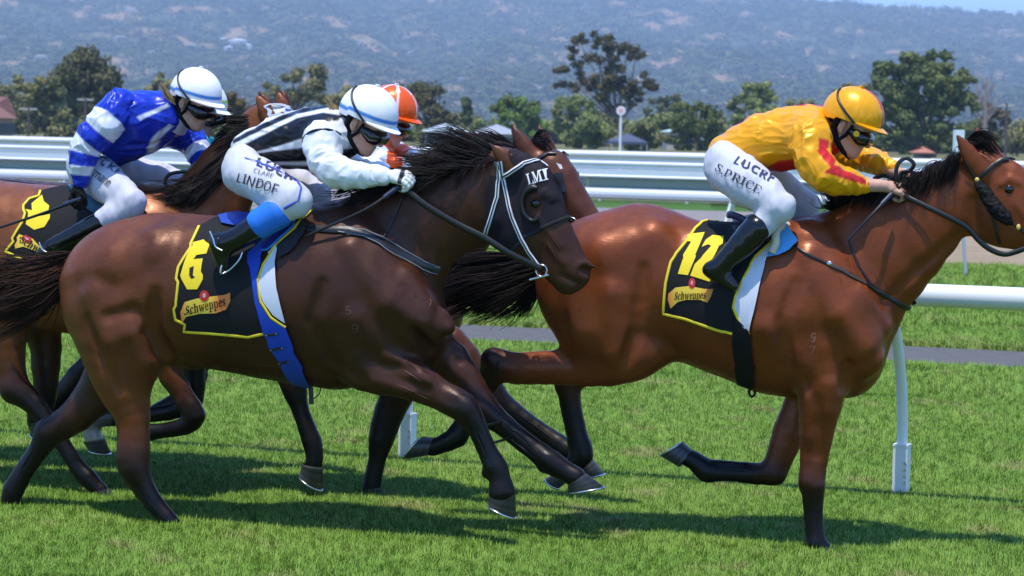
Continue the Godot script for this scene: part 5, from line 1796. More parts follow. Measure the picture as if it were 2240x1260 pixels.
	veins(horses[1], bodies[1], [[[1042, 930], [1062, 972], [1078, 1014]], [[1026, 925], [1048, 968], [1064, 1012]], [[1085, 903], [1140, 948], [1196, 998]], [[1092, 934], [1140, 974], [1190, 1014]], [[300, 1048], [330, 1092], [356, 1130]], [[288, 1048], [314, 1090], [344, 1130]], [[92, 965], [62, 1010], [36, 1056]]], 0.0075, BLACK, "tendon")
	veins(horses[0], bodies[0], [[[1772, 1078], [1775, 1125], [1778, 1178]], [[1790, 1080], [1791, 1125], [1793, 1178]], [[1660, 1030], [1610, 1026], [1566, 1024]], [[1098, 782], [1088, 800], [1092, 818]]], 0.0075, BLACK, "tendon")
	veins(horses[3], bodies[3], [[[656, 880], [668, 925], [682, 960]], [[1110, 888], [1160, 922], [1226, 972]]], 0.007, BLACK, "tendon")
	tack_a(horses[0], bodies[0])
	tack_b(horses[1], bodies[1])
	tack_cd(horses, bodies)
	print("tack ", Time.get_ticks_msec() - t0)
	riders(fs, bodies)
	print("riders ", Time.get_ticks_msec() - t0)

func tack_a(o: Node3D, b: Body) -> void:
	var f := b.f
	var K := Color(0.008, 0.008, 0.010)
	var head := b.near(2080, 270, 2330, 600)
	var neck := b.near(1680, 480, 2010, 740)
	saddle_cloth(b, "black saddlecloth with yellow piping and large yellow number 12", [[1548, 483], [1610, 477], [1690, 472], [1695, 525], [1655, 565], [1628, 610], [1612, 650], [1604, 690], [1604, 728], [1560, 716], [1500, 696], [1451, 686], [1457, 620], [1466, 574], [1474, 560], [1500, 532], [1522, 502]],
		[[1694, 527], [1682, 556], [1666, 610], [1651, 680], [1641, 729], [1622, 708], [1608, 672], [1611, 645], [1630, 605], [1655, 567]],
		[[1548, 483], [1522, 502], [1500, 532], [1474, 560], [1466, 574], [1457, 620], [1451, 686], [1500, 697], [1560, 717], [1604, 729]],
		[[1694, 524], [1655, 562], [1629, 608], [1611, 648], [1606, 672], [1620, 706], [1641, 729]],
		[[[1504, 516], [1543, 512], [1522, 560], [1507, 603], [1484, 600], [1495, 560], [1513, 532], [1504, 531]], [[1536, 543], [1545, 528], [1560, 518], [1584, 521], [1582, 537], [1574, 541], [1566, 558], [1543, 588], [1560, 596], [1556, 617], [1512, 604], [1520, 580], [1545, 554], [1557, 541], [1550, 538]]],
		[[1464, 642], [1480, 629], [1510, 626], [1545, 632], [1565, 632], [1560, 648], [1552, 661], [1535, 655], [1505, 655], [1485, 660], [1469, 674], [1463, 655]],
		["Schweppes", 1478, 655, 1548, 653, 17.0], [1517, 620, 7.5, 11.0], [])
	var girth := Acc.new()
	for s in [1.0, -1.0]:
		drape(girth, b.near(1560, 640, 1700, 880), pv([[1605, 688], [1642, 724], [1650, 800], [1650, 842], [1644, 850], [1612, 838], [1606, 770]]), 0.014, K, 12.0, s)
	cord(girth, f, [[1640, 848, 0.05], [1652, 858, 0.06], [1645, 868, 0.06], [1638, 858, 0.05], [1644, 846, 0.05]], 0.006, K)
	var sd := thing("racing_saddle", "small black racing saddle with pale blue and cream pad on horse 12", "saddle", f.o)
	sd.basis = f.b
	put("girth", girth.mesh(), M.cloth_black, sd)
	var near := b.near(1560, 440, 1780, 620)
	var pad := Acc.new()
	for s in [1.0, -1.0]:
		drape(pad, near, pv([[1700, 497], [1724, 492], [1746, 531], [1728, 550], [1706, 561], [1680, 566], [1692, 545], [1706, 530]]), 0.022, Color(0.09, 0.36, 0.74), 9.0, s)
	put("pad", pad.mesh(), M.cuff, sd)
	for s in [1.0, -1.0]:
		var roll := Acc.new()
		cord(roll, f, [[1688, 552, 0.29 * s], [1697, 532, 0.285 * s], [1697, 512, 0.26 * s], [1706, 497, 0.22 * s], [1722, 493, 0.16 * s]], 0.020, Color(0.62, 0.54, 0.38))
		put("roll", roll.mesh(), M.cuff, sd)
	var seat := Acc.new()
	for s in [1.0, -1.0]:
		drape(seat, near, pv([[1602, 478], [1700, 472], [1700, 520], [1660, 556], [1622, 540], [1606, 505]]), 0.026, K, 12.0, s)
		cord(seat, f, [[1594, 470, 0.04 * s], [1600, 470, 0.09 * s], [1622, 478, 0.13 * s], [1645, 492, 0.15 * s]], 0.012, Color(0.02, 0.03, 0.09), 1.5)
	put("seat", seat.mesh(), M.leather, sd)
	# bridle
	var br := Node3D.new()
	br.name = "bridle"
	o.add_child(br)
	var a := Acc.new()
	for s in [1.0, -1.0]:
		strap_on(a, head, [[2137, 394], [2152, 380], [2172, 362], [2192, 350], [2206, 349]], 0.020, 0.007, 0.004, K, s)
	put("browband", a.mesh(), M.leather, br)
	var c := Acc.new()
	for s in [1.0, -1.0]:
		strap_on(c, head, [[2112, 352], [2122, 372], [2137, 393], [2150, 420], [2166, 455], [2178, 500], [2186, 532]], 0.014, 0.005, 0.003, K, s)
		strap_on(c, head, [[2206, 484], [2228, 496], [2250, 520], [2262, 545]], 0.014, 0.005, 0.003, K, s)
	put("cheek_strap", c.mesh(), M.leather, br)
	var ro := Acc.new()
	var q := lay(head, 2138, 391, 1.0, 0.012, 0.09)
	ball(ro, q[0], Vector3(0.011, 0.011, 0.006), Color(0.7, 0.5, 0.12))
	var q2 := lay(head, 2228, 496, 1.0, 0.010, 0.09)
	ball(ro, q2[0], Vector3(0.010, 0.014, 0.006), Color(0.7, 0.5, 0.12))
	put("rosette", ro.mesh(), vmat(0.3), br)
	var fl := Body.new()
	fl.f = f
	for s in [1.0, -1.0]:
		var w := []
		var rr := []
		var cc := []
		for p in [[2142, 402], [2156, 425], [2176, 455], [2196, 474], [2208, 484]]:
			var l := lay(head, p[0], p[1], s, 0.012, 0.09)
			w.append(l[0])
			rr.append([0.022, 0.030, 0.034, 0.030, 0.018][w.size() - 1])
			cc.append(K)
		fl.chain3(w, rr, cc, 0.01, 1.0)
	var fm := fl.skin(0.006)
	var fz := FastNoiseLite.new()
	fz.frequency = 40.0
	fz.fractal_octaves = 2
	fold(fm, fz, 0.006, Vector3.ONE)
	put("sheepskin_cheek_piece", fm.mesh(), M.cloth_black, br)
	var re := Acc.new()
	for s in [1.0, -1.0]:
		cord(re, f, [[1962, 420, 0.10 * s], [1990, 434, 0.13 * s], [2040, 458, 0.14 * s], [2085, 480, 0.14 * s], [2118, 500, 0.13 * s], [2140, 525, 0.12 * s], [2165, 545, 0.11 * s], [2195, 556, 0.10 * s], [2225, 550, 0.09 * s], [2262, 535, 0.08 * s]], 0.0075, K, 1.7)
	cord(re, f, [[1962, 412, 0.08], [1960, 380, 0.09], [1965, 358, 0.09], [1982, 346, 0.08], [1999, 358, 0.07], [1990, 374, 0.07], [1972, 378, 0.08], [1966, 400, 0.08]], 0.0038, K, 2.6)
	cord(re, f, [[1972, 412, 0.06], [1978, 384, 0.05], [1990, 372, 0.04], [1996, 386, 0.04], [1984, 410, 0.05]], 0.0045, K, 2.4)
	cord(re, f, [[1912, 392, -0.10], [1930, 384, -0.04], [1950, 390, 0.0], [1968, 400, 0.04]], 0.006, K, 2.0)
	put("rein", re.mesh(), M.leather, br)
	var bp := Node3D.new()
	bp.name = "breastplate"
	o.add_child(bp)
	var bs := Acc.new()
	for s in [1.0, -1.0]:
		strap_on(bs, neck, [[1702, 522], [1740, 540], [1775, 560], [1812, 578]], 0.012, 0.004, 0.004, K, s)
		strap_on(bs, neck, [[1812, 578], [1850, 596], [1900, 622]], 0.019, 0.005, 0.004, Color(0.06, 0.04, 0.032), s)
		strap_on(bs, neck, [[1898, 622], [1940, 648], [1970, 664], [1992, 676]], 0.024, 0.008, 0.004, K, s)
		strap_on(bs, neck, [[1858, 522], [1864, 548], [1880, 585], [1905, 622]], 0.010, 0.004, 0.004, K, s)
	put("strap", bs.mesh(), M.leather, bp)
	var bk := Acc.new()
	var l2 := lay(neck, 1813, 578, 1.0, 0.009)
	ball(bk, l2[0], Vector3(0.013, 0.011, 0.004), Color(0.6, 0.6, 0.62))
	put("buckle", bk.mesh(), M.steel, bp)
	var br9 := Acc.new()
	print_on(br9, b.near(1740, 700, 1820, 790), "9", "Droid Sans", false, 1774, 748, 1786, 748, 20.0, 0.0016, Color(0.30, 0.15, 0.10))
	print_on(br9, b.near(1740, 700, 1820, 790), "7", "Droid Sans", false, 1774, 772, 1786, 772, 16.0, 0.0016, Color(0.24, 0.11, 0.07))
	put("brand", br9.mesh(), M.coat, o)

func tack_b(o: Node3D, b: Body) -> void:
	var f := b.f
	var K := Color(0.008, 0.008, 0.010)
	var W := Color(0.68, 0.69, 0.74)
	var head := b.near(1020, 290, 1310, 680)
	var neck := b.near(650, 440, 1010, 640)
	saddle_cloth(b, "black saddlecloth with yellow piping and yellow number 6", [[437, 497], [470, 479], [540, 468], [596, 470], [606, 500], [579, 523], [545, 556], [556, 640], [579, 729], [550, 735], [493, 730], [404, 724], [409, 708], [389, 698], [387, 659], [395, 584], [411, 551]],
		[[610, 538], [604, 573], [607, 630], [626, 706], [600, 688], [579, 660], [568, 623], [579, 582], [594, 552]],
		[[437, 497], [411, 551], [395, 584], [387, 659], [389, 698], [409, 708], [404, 724], [493, 730], [550, 735], [579, 729]],
		[[682, 462], [662, 482], [643, 501], [607, 537], [579, 580], [566, 616], [573, 659], [596, 694], [627, 715]],
		[[[423, 533], [448, 527], [456, 538], [453, 557], [432, 560], [427, 569], [447, 567], [446, 612], [434, 633], [412, 633], [400, 612], [407, 575], [414, 548]]],
		[[402, 669], [407, 660], [432, 653], [468, 648], [493, 645], [507, 640], [507, 659], [498, 676], [475, 684], [439, 685], [414, 691], [403, 706]],
		["Schweppes", 411, 688, 497, 668, 20.0], [450, 647, 10.5, 12.0], [])
	var sd := thing("racing_saddle", "royal blue racing saddle with blue girth on horse 6", "saddle", f.o)
	sd.basis = f.b
	var near := b.near(440, 420, 700, 880)
	var BL := Color(0.012, 0.055, 0.46)
	var g := Acc.new()
	for s in [1.0, -1.0]:
		drape(g, near, pv([[545, 556], [579, 524], [582, 551], [566, 609], [570, 660], [596, 698], [628, 716], [650, 772], [673, 838], [676, 846], [634, 838], [606, 780], [579, 726], [561, 662]]), 0.0165, BL, 12.0, s)
	var gi := put("girth", g.mesh(), M.cuff, sd)
	for p in [[599, 728], [611, 758], [623, 787]]:
		var k := Acc.new()
		strap_on(k, near, [[p[0] - 12, p[1] + 2], [p[0] + 12, p[1] - 2]], 0.010, 0.007, 0.018, K)
		for e in [-11, 11]:
			ball(k, lay(near, p[0] + e, p[1] - e * 0.17, 1.0, 0.026)[0], Vector3(0.004, 0.004, 0.003), Color(0.14, 0.13, 0.11))
		put("keeper", k.mesh(), M.leather, gi)
	var tassel := Acc.new()
	cord(tassel, f, [[676, 838, 0.06], [680, 850, 0.06], [681, 884, 0.06]], 0.012, K, 0.6)
	cord(tassel, f, [[702, 846, 0.06], [698, 862, 0.06], [686, 872, 0.06]], 0.003, K)
	put("strap_end", tassel.mesh(), M.leather, gi)
	var fl := Acc.new()
	for s in [1.0, -1.0]:
		drape(fl, near, pv([[579, 548], [575, 505], [600, 482], [652, 470], [650, 484], [643, 501], [621, 526], [593, 552]]), 0.020, Color(0.010, 0.018, 0.22), 11.0, s)
	put("flap", fl.mesh(), M.leather, sd)
	var pp := Acc.new()
	for s in [1.0, -1.0]:
		strap_on(pp, near, [[652, 478], [641, 499], [620, 523], [594, 549], [580, 550]], 0.008, 0.004, 0.020, Color(0.03, 0.22, 0.66), s)
		cord(pp, f, [[508, 498, 0.15 * s], [488, 494, 0.13 * s], [477, 483, 0.08 * s], [484, 474, 0.03 * s], [500, 472, 0.0]], 0.009, Color(0.03, 0.22, 0.66), 1.4)
	put("edging", pp.mesh(), M.cuff, sd)
	var ca := Acc.new()
	for s in [1.0, -1.0]:
		drape(ca, near, pv([[480, 478], [520, 470], [560, 474], [560, 500], [512, 499], [486, 494]]), 0.022, Color(0.012, 0.05, 0.36), 10.0, s)
	put("seat", ca.mesh(), M.leather, sd)
	var nu := Acc.new()
	for s in [1.0, -1.0]:
		drape(nu, near, pv([[614, 537], [636, 519], [664, 480], [672, 492], [668, 510], [661, 525], [636, 552], [608, 568]]), 0.014, Color(0.03, 0.03, 0.034), 10.0, s)
	put("pad", nu.mesh(), M.cloth_black, sd)
	var ir := Acc.new()
	cord(ir, f, [[498, 545, 0.36], [482, 595, 0.38], [500, 592, 0.36], [522, 570, 0.35], [530, 552, 0.34]], 0.005, Color(0.5, 0.5, 0.5))
	put("stirrup", ir.mesh(), M.steel, sd)
	# hood
	var hd := Node3D.new()
	hd.name = "hood"
	o.add_child(hd)
	var hm := Acc.new()
	var hole := PackedVector2Array()
	for k in 16:
		hole.append(Vector2(1166 + cos(TAU * k / 16) * 22 + sin(TAU * k / 16) * 4, 446 + sin(TAU * k / 16) * 32))
	var hood_px := pv([[1073, 384], [1102, 388], [1132, 370], [1122, 330], [1132, 318], [1156, 322], [1194, 338], [1222, 386], [1238, 432], [1256, 472], [1190, 497], [1150, 518], [1122, 548], [1090, 536], [1058, 518], [1066, 420]])
	for s in [1.0, -1.0]:
		drape(hm, head, hood_px, 0.006, Color(0.016, 0.015, 0.018), 9.0, s, hole)
	put("cloth", hm.mesh(), M.cloth_black, hd)
	var ed := Acc.new()
	for s in [1.0, -1.0]:
		strap_on(ed, head, [[1250, 473], [1190, 497], [1150, 518], [1122, 547]], 0.018, 0.004, 0.006, Color(0.020, 0.022, 0.020), s, 7.0)
	put("hem", ed.mesh(), M.cloth_black, hd)
	var cup := Acc.new()
	var ring := []
	var q := lay(head, 1166, 446, 1.0, 0.0, 0.09)
	for k in 17:
		var an := deg_to_rad(lerpf(70.0, 290.0, k / 16.0))
		var l := lay(head, 1166 + cos(an) * 26, 446 - sin(an) * 36, 1.0, 0.012, 0.09)
		ring.append(l[0])
	cup.tube(ring, [0.012, 0.018, 0.02, 0.02, 0.018, 0.012], 8, K, 1.6)
	put("eye_cup", cup.mesh(), M.leather, hd)
	var lt := Acc.new()
	print_on(lt, head, "LMI", "Droid Serif", true, 1158, 405, 1203, 393, 24.0, 0.009, Color(0.75, 0.75, 0.76))
	put("lettering", lt.mesh(), M.cuff, hd)
	var br := Node3D.new()
	br.name = "bridle"
	o.add_child(br)
	var paths := [[[1096, 388], [1120, 376], [1150, 358], [1182, 350]], [[1088, 352], [1090, 392], [1088, 430], [1074, 475], [1060, 512]], [[1096, 352], [1102, 395], [1114, 450], [1122, 478]], [[1122, 478], [1140, 520], [1158, 552], [1178, 580]]]
	var nm := ["browband", "throat_strap", "cheek_strap", "cheek_strap"]
	for i in 4:
		var st := Acc.new()
		for s in [1.0, -1.0]:
			strap_on(st, head, paths[i], 0.020, 0.004, 0.009, W, s, 7.0)
			strap_on(st, head, paths[i], 0.007, 0.002, 0.0125, K, s, 7.0)
		put(nm[i], st.mesh(), M.cuff, br)
	var bit := Acc.new()
	var rc := lay(head, 1187, 590, 1.0, 0.012, 0.07)
	var rr := []
	for k in 19:
		rr.append(rc[0] + Vector3(cos(TAU * k / 18), sin(TAU * k / 18), 0) * 0.027)
	bit.tube(rr, [0.0045], 8, Color(0.6, 0.6, 0.62))
	bit.tube([rc[0] + Vector3(-0.055, -0.045, 0.005), rc[0] + Vector3(0.04, -0.018, 0.008)], [0.0055], 8, Color(0.6, 0.6, 0.62))
	put("bit", bit.mesh(), M.steel, br)
	var re := Acc.new()
	for s in [1.0, -1.0]:
		cord(re, f, [[890, 415, 0.17 * s], [930, 448, 0.175 * s], [1000, 490, 0.16 * s], [1060, 520, 0.15 * s], [1110, 552, 0.14 * s], [1150, 572, 0.12 * s], [1182, 588, 0.10 * s]], 0.009, K, 1.8)
	put("rein", re.mesh(), M.leather, br)
	var bp := Node3D.new()
	bp.name = "breastplate"
	o.add_child(bp)
	var bs := Acc.new()
	for s in [1.0, -1.0]:
		strap_on(bs, neck, [[672, 500], [720, 502], [760, 503], [800, 512], [835, 526], [885, 556], [930, 580], [968, 590]], 0.040, 0.006, 0.004, Color(0.016, 0.017, 0.022), s)
		strap_on(bs, neck, [[740, 497], [800, 504], [838, 518], [888, 548], [934, 572], [970, 583]], 0.005, 0.003, 0.008, Color(0.16, 0.17, 0.19), s)
		strap_on(bs, neck, [[740, 508], [800, 520], [832, 534], [882, 564], [926, 588], [964, 597]], 0.005, 0.003, 0.008, Color(0.16, 0.17, 0.19), s)
		strap_on(bs, neck, [[880, 430], [868, 462], [842, 524]], 0.011, 0.004, 0.004, K, s)
	put("strap", bs.mesh(), M.leather, bp)
	var pr := Acc.new()
	print_on(pr, b.near(720, 640, 820, 750), "9", "Droid Sans", false, 770, 728, 784, 728, 20.0, 0.0016, Color(0.13, 0.075, 0.055))
	print_on(pr, b.near(720, 640, 820, 750), "5", "Droid Sans", false, 756, 688, 768, 688, 18.0, 0.0016, Color(0.12, 0.065, 0.045))
	put("brand", pr.mesh(), M.coat, o)

func tack_cd(horses: Array[Node3D], bodies: Array[Body]) -> void:
	var K := Color(0.008, 0.008, 0.010)
	var b := bodies[2]
	var f := b.f
	saddle_cloth(b, "black saddlecloth with crumpled yellow number, partly under the boot of the rider in blue", [[90, 420], [143, 408], [215, 404], [225, 450], [200, 500], [160, 530], [110, 570], [69, 577], [14, 550], [31, 529], [51, 486], [53, 451], [66, 437], [86, 431]], [],
		[[90, 420], [86, 431], [66, 437], [53, 451], [51, 486], [31, 529], [14, 550], [69, 577], [110, 570]], [],
		[[[57, 460], [72, 463], [71, 448], [94, 430], [98, 444], [110, 453], [106, 468], [80, 474], [62, 480]], [[60, 484], [84, 476], [108, 471], [110, 480], [102, 498], [81, 504], [60, 492]]],
		[[34, 537], [49, 513], [74, 523], [94, 545], [104, 563], [83, 551], [54, 540], [36, 544]],
		["Schwe", 44, 530, 92, 558, 17.0], [64, 524, 8.0, 9.0], [])
	var sd := thing("racing_saddle", "blue edged racing saddle under the rider in blue", "saddle", f.o)
	sd.basis = f.b
	var s1 := Acc.new()
	var near := b.near(100, 380, 300, 560)
	for s in [1.0, -1.0]:
		drape(s1, near, pv([[150, 410], [240, 412], [246, 440], [210, 470], [170, 450]]), 0.020, Color(0.03, 0.10, 0.16), 12.0, s)
	put("seat", s1.mesh(), M.leather, sd)
	var hd := Acc.new()
	for s in [1.0, -1.0]:
		drape(hd, b.near(560, 200, 700, 320), pv([[600, 232], [618, 226], [642, 232], [656, 252], [636, 268], [610, 270], [598, 252]]), 0.006, Color(0.65, 0.66, 0.72), 9.0, s)
	put("hood", hd.mesh(), M.cuff, horses[2])
	var he := Acc.new()
	for s in [1.0, -1.0]:
		strap_on(he, b.near(560, 200, 700, 320), [[602, 236], [622, 240], [646, 244]], 0.012, 0.003, 0.007, Color(0.03, 0.10, 0.5), s)
	put("hood_band", he.mesh(), M.cuff, horses[2])
	var re := Acc.new()
	for s in [1.0, -1.0]:
		cord(re, f, [[452, 392, 0.10 * s], [500, 388, 0.14 * s], [560, 400, 0.13 * s], [640, 440, 0.10 * s]], 0.008, K, 1.7)
	cord(re, f, [[446, 384, -0.02], [405, 376, 0.03], [370, 382, 0.05], [362, 402, 0.05], [382, 412, 0.05], [412, 406, 0.03]], 0.006, K, 1.6)
	cord(re, f, [[430, 388, 0.02], [455, 396, 0.05], [490, 392, 0.10]], 0.012, K, 1.2)
	put("rein", re.mesh(), M.leather, horses[2])
	# the horse with the star
	var d := bodies[3]
	var h := d.near(1120, 260, 1340, 580)
	var st := Acc.new()
	drape(st, h, pv([[1224, 356], [1234, 360], [1238, 369], [1230, 371], [1226, 364]]), 0.0025, Color(0.62, 0.58, 0.54), 5.0)
	put("star", st.mesh(), M.coat, horses[3])
	var bb := Acc.new()
	for s in [1.0, -1.0]:
		strap_on(bb, h, [[1164, 360], [1180, 346], [1200, 336], [1222, 336]], 0.020, 0.007, 0.004, K, s, 6.0)
		strap_on(bb, h, [[1164, 360], [1180, 400], [1204, 450], [1236, 500]], 0.014, 0.005, 0.004, K, s)
		strap_on(bb, h, [[1222, 380], [1226, 404], [1232, 422]], 0.05, 0.012, 0.006, K, -s, 6.0)
	put("bridle", bb.mesh(), M.leather, horses[3])
	var bi := Acc.new()
	cord(bi, d.f, [[1240, 474, 0.10], [1256, 478, 0.11], [1264, 490, 0.11], [1254, 496, 0.10]], 0.004, Color(0.6, 0.6, 0.6))
	put("bit", bi.mesh(), M.steel, horses[3])
	var br := Acc.new()
	strap_on(br, d.near(860, 480, 1060, 760), [[940, 560], [975, 574], [1004, 580]], 0.05, 0.006, 0.006, Color(0.55, 0.02, 0.02))
	put("breastplate", br.mesh(), M.cuff, horses[3])

func whip(label: String, f: Frame, pts: Array, r: float, col: Color, grip: Array) -> void:
	var o := thing("whip", label, "whip", f.o)
	o.basis = f.b
	var a := Acc.new()
	cord(a, f, pts, r, col, 1.0, 0.7)
	put("shaft", a.mesh(), M.leather, o)
	var g := Acc.new()
	cord(g, f, grip, r * 1.35, Color(0.02, 0.03, 0.06))
	put("grip", g.mesh(), M.leather, o)

func riders(fs: Array, bodies: Array[Body]) -> void:
	var fa: Frame = fs[0]
	var fb: Frame = fs[1]
	var fc: Frame = fs[2]
	var fd: Frame = fs[3]
	var fe: Frame = fs[4]
	var navy := Color(0.02, 0.03, 0.10)
	var ink := Color(0.02, 0.02, 0.03)
	var wa := fa.p(1934, 407, 0.13)
	rider({
		"torso": [[1598, 340, 48, 0.0], [1670, 312, 62, 0.0], [1745, 300, 68, 0.0], [1782, 284, 48, 0.0]], "torso_q": 1.12,
		"torso_more": [[[1765, 296, 46, 0.15], [1765, 296, 46, -0.15]]],
		"arm": [[1772, 300, 46, 0.17], [1776, 345, 40, 0.22], [1806, 384, 37, 0.23], [1848, 396, 29, 0.19], [1888, 405, 18, 0.15]],
		"far_arm": [[1782, 300, 44, -0.18], [1830, 335, 34, -0.24], [1885, 345, 26, -0.22], [1925, 357, 24, -0.15], [1956, 372, 16, -0.09]],
		"seat": [[1588, 352, 44, 0.09], [1588, 352, 44, -0.09]],
		"thigh": [[1596, 372, 52, 0.13], [1640, 404, 50, 0.24], [1704, 450, 36, 0.30]],
		"far_thigh": [[1600, 365, 50, -0.13], [1680, 400, 46, -0.24], [1758, 452, 34, -0.30]],
		"shin": [[1700, 458, 34, 0.30], [1650, 512, 27, 0.33], [1588, 570, 20, 0.34]],
		"far_shin": [[1758, 456, 32, -0.30], [1700, 520, 26, -0.33], [1640, 575, 20, -0.34]],
		"head": [1858, 277, 0.03, 24.0, 6.0], "paint": 0, "collar": Color(0.60, 0.02, 0.018),
		"look": 1, "cap": Color(0.84, 0.37, 0.007), "band": Color(0.62, 0.02, 0.018), "dot": true,
		"fists": [[fa.p(1934, 407, 0.13), fa.p(1975, 416, 0.10) - fa.p(1934, 407, 0.13), Vector3(0.1, 0.8, 0.6), -1.0, false, fa.p(1880, 404, 0.15)], [fa.p(1962, 378, -0.08), Vector3(1, -0.35, 0.15), Vector3(0.1, 0.8, -0.6), 1.0, false, fa.p(1945, 368, -0.10)]],
		"boots": [{"leg": [[1655, 500, 32, 0.33], [1622, 536, 29, 0.34], [1588, 570, 23, 0.345], [1572, 586, 22, 0.345]], "foot": [[1552, 590, 17, 0.345], [1578, 602, 20, 0.35], [1604, 626, 13, 0.36]]}, {"leg": [[1700, 500, 30, -0.33], [1640, 570, 22, -0.345]], "foot": [[1620, 586, 17, -0.345], [1668, 620, 12, -0.36]]}],
		"prints": [["S.PRICE", "Droid Serif", false, 1562, 371, 1660, 424, 17.0, ink], ["LUCRF", "Droid Sans", true, 1606, 358, 1688, 400, 17.0, navy]],
	}, fa, "rider in glossy yellow and red jacket crouched over horse 12")
	for i in [0]:
		var cu := Acc.new()
		cu.tube([fa.p(1880, 404, 0.152), fa.p(1892, 406, 0.147), fa.p(1897, 406.5, 0.145)], [0.044, 0.038, 0.040], 14, Color(0.84, 0.36, 0.006), 1.0, false)
		put("cuff", cu.mesh(), M.satin, get_node("person"))
	rider({
		"torso": [[540, 326, 34, 0.0], [605, 312, 54, 0.0], [680, 304, 66, 0.0], [735, 296, 60, 0.0], [762, 288, 42, 0.0]], "torso_q": 1.1,
		"torso_more": [[[712, 300, 44, 0.13], [712, 300, 44, -0.13]]],
		"arm": [[706, 306, 42, 0.16], [708, 350, 38, 0.22], [736, 376, 34, 0.23], [786, 383, 28, 0.22], [838, 385, 18, 0.20]],
		"far_arm": [[722, 300, 40, -0.17], [760, 345, 32, -0.22], [810, 370, 27, -0.19], [850, 388, 17, -0.10]],
		"seat": [[532, 356, 40, 0.09], [532, 356, 40, -0.09]],
		"thigh": [[532, 376, 48, 0.13], [585, 405, 47, 0.25], [645, 437, 37, 0.31]],
		"far_thigh": [[540, 370, 46, -0.13], [610, 395, 44, -0.25], [690, 425, 36, -0.30]],
		"shin": [[640, 446, 34, 0.31], [588, 476, 30, 0.33], [520, 530, 22, 0.345]],
		"far_shin": [[690, 430, 32, -0.30], [640, 490, 26, -0.33], [575, 550, 20, -0.34]],
		"head": [798, 272, 0.05, 28.0, 8.0], "paint": 1, "armhole": Color(0.01, 0.01, 0.013), "collar": Color(0.72, 0.72, 0.75),
		"look": 0, "cap": Color(0.80, 0.80, 0.82), "band": Color(0.05, 0.22, 0.62),
		"fists": [[fb.p(846, 384, 0.20), fb.p(900, 392, 0.185) - fb.p(846, 384, 0.20), Vector3(0.15, 0.75, 0.65), -1.0, true], [fb.p(856, 392, -0.09), Vector3(1, -0.2, 0.1), Vector3(0.1, 0.8, -0.6), 1.0, true]], "gloves": Color(0.72, 0.72, 0.70),
		"boots": [{"leg": [[612, 462, 30, 0.325], [560, 496, 29, 0.335], [518, 522, 25, 0.345], [492, 532, 24, 0.35]], "foot": [[474, 528, 19, 0.35], [484, 556, 20, 0.355], [489, 586, 11, 0.36]], "cuff": [[606, 467, 36, 0.326], [571, 488, 34, 0.333]], "cuff_col": Color(0.02, 0.17, 0.66), "spur": [[486, 548, 0.42], [472, 540, 0.42], [466, 522, 0.41], [459, 506, 0.40]]}, {"leg": [[640, 490, 28, -0.335], [575, 550, 22, -0.345]], "foot": [[560, 560, 17, -0.345], [575, 600, 12, -0.36]]}],
		"prints": [["LINDOF", "Droid Sans", false, 522, 397, 606, 424, 20.0, ink], ["CLARE", "Droid Sans", false, 557, 377, 596, 391, 9.0, Color(0.12, 0.12, 0.16)], ["LUCRF", "Droid Sans", true, 562, 364, 650, 402, 19.0, navy]],
		"stitch": [[531, 346], [565, 354], [606, 374], [640, 392], [655, 412], [650, 440], [622, 456]], "hair": [[[750, 262, 0.05], [742, 240, 0.05], [738, 232, 0.05], [730, 236, 0.04]], [[752, 268, 0.05], [742, 256, 0.06], [732, 246, 0.06], [724, 244, 0.04]]],
	}, fb, "rider in black and white striped jacket with white cap crouched over horse 6")
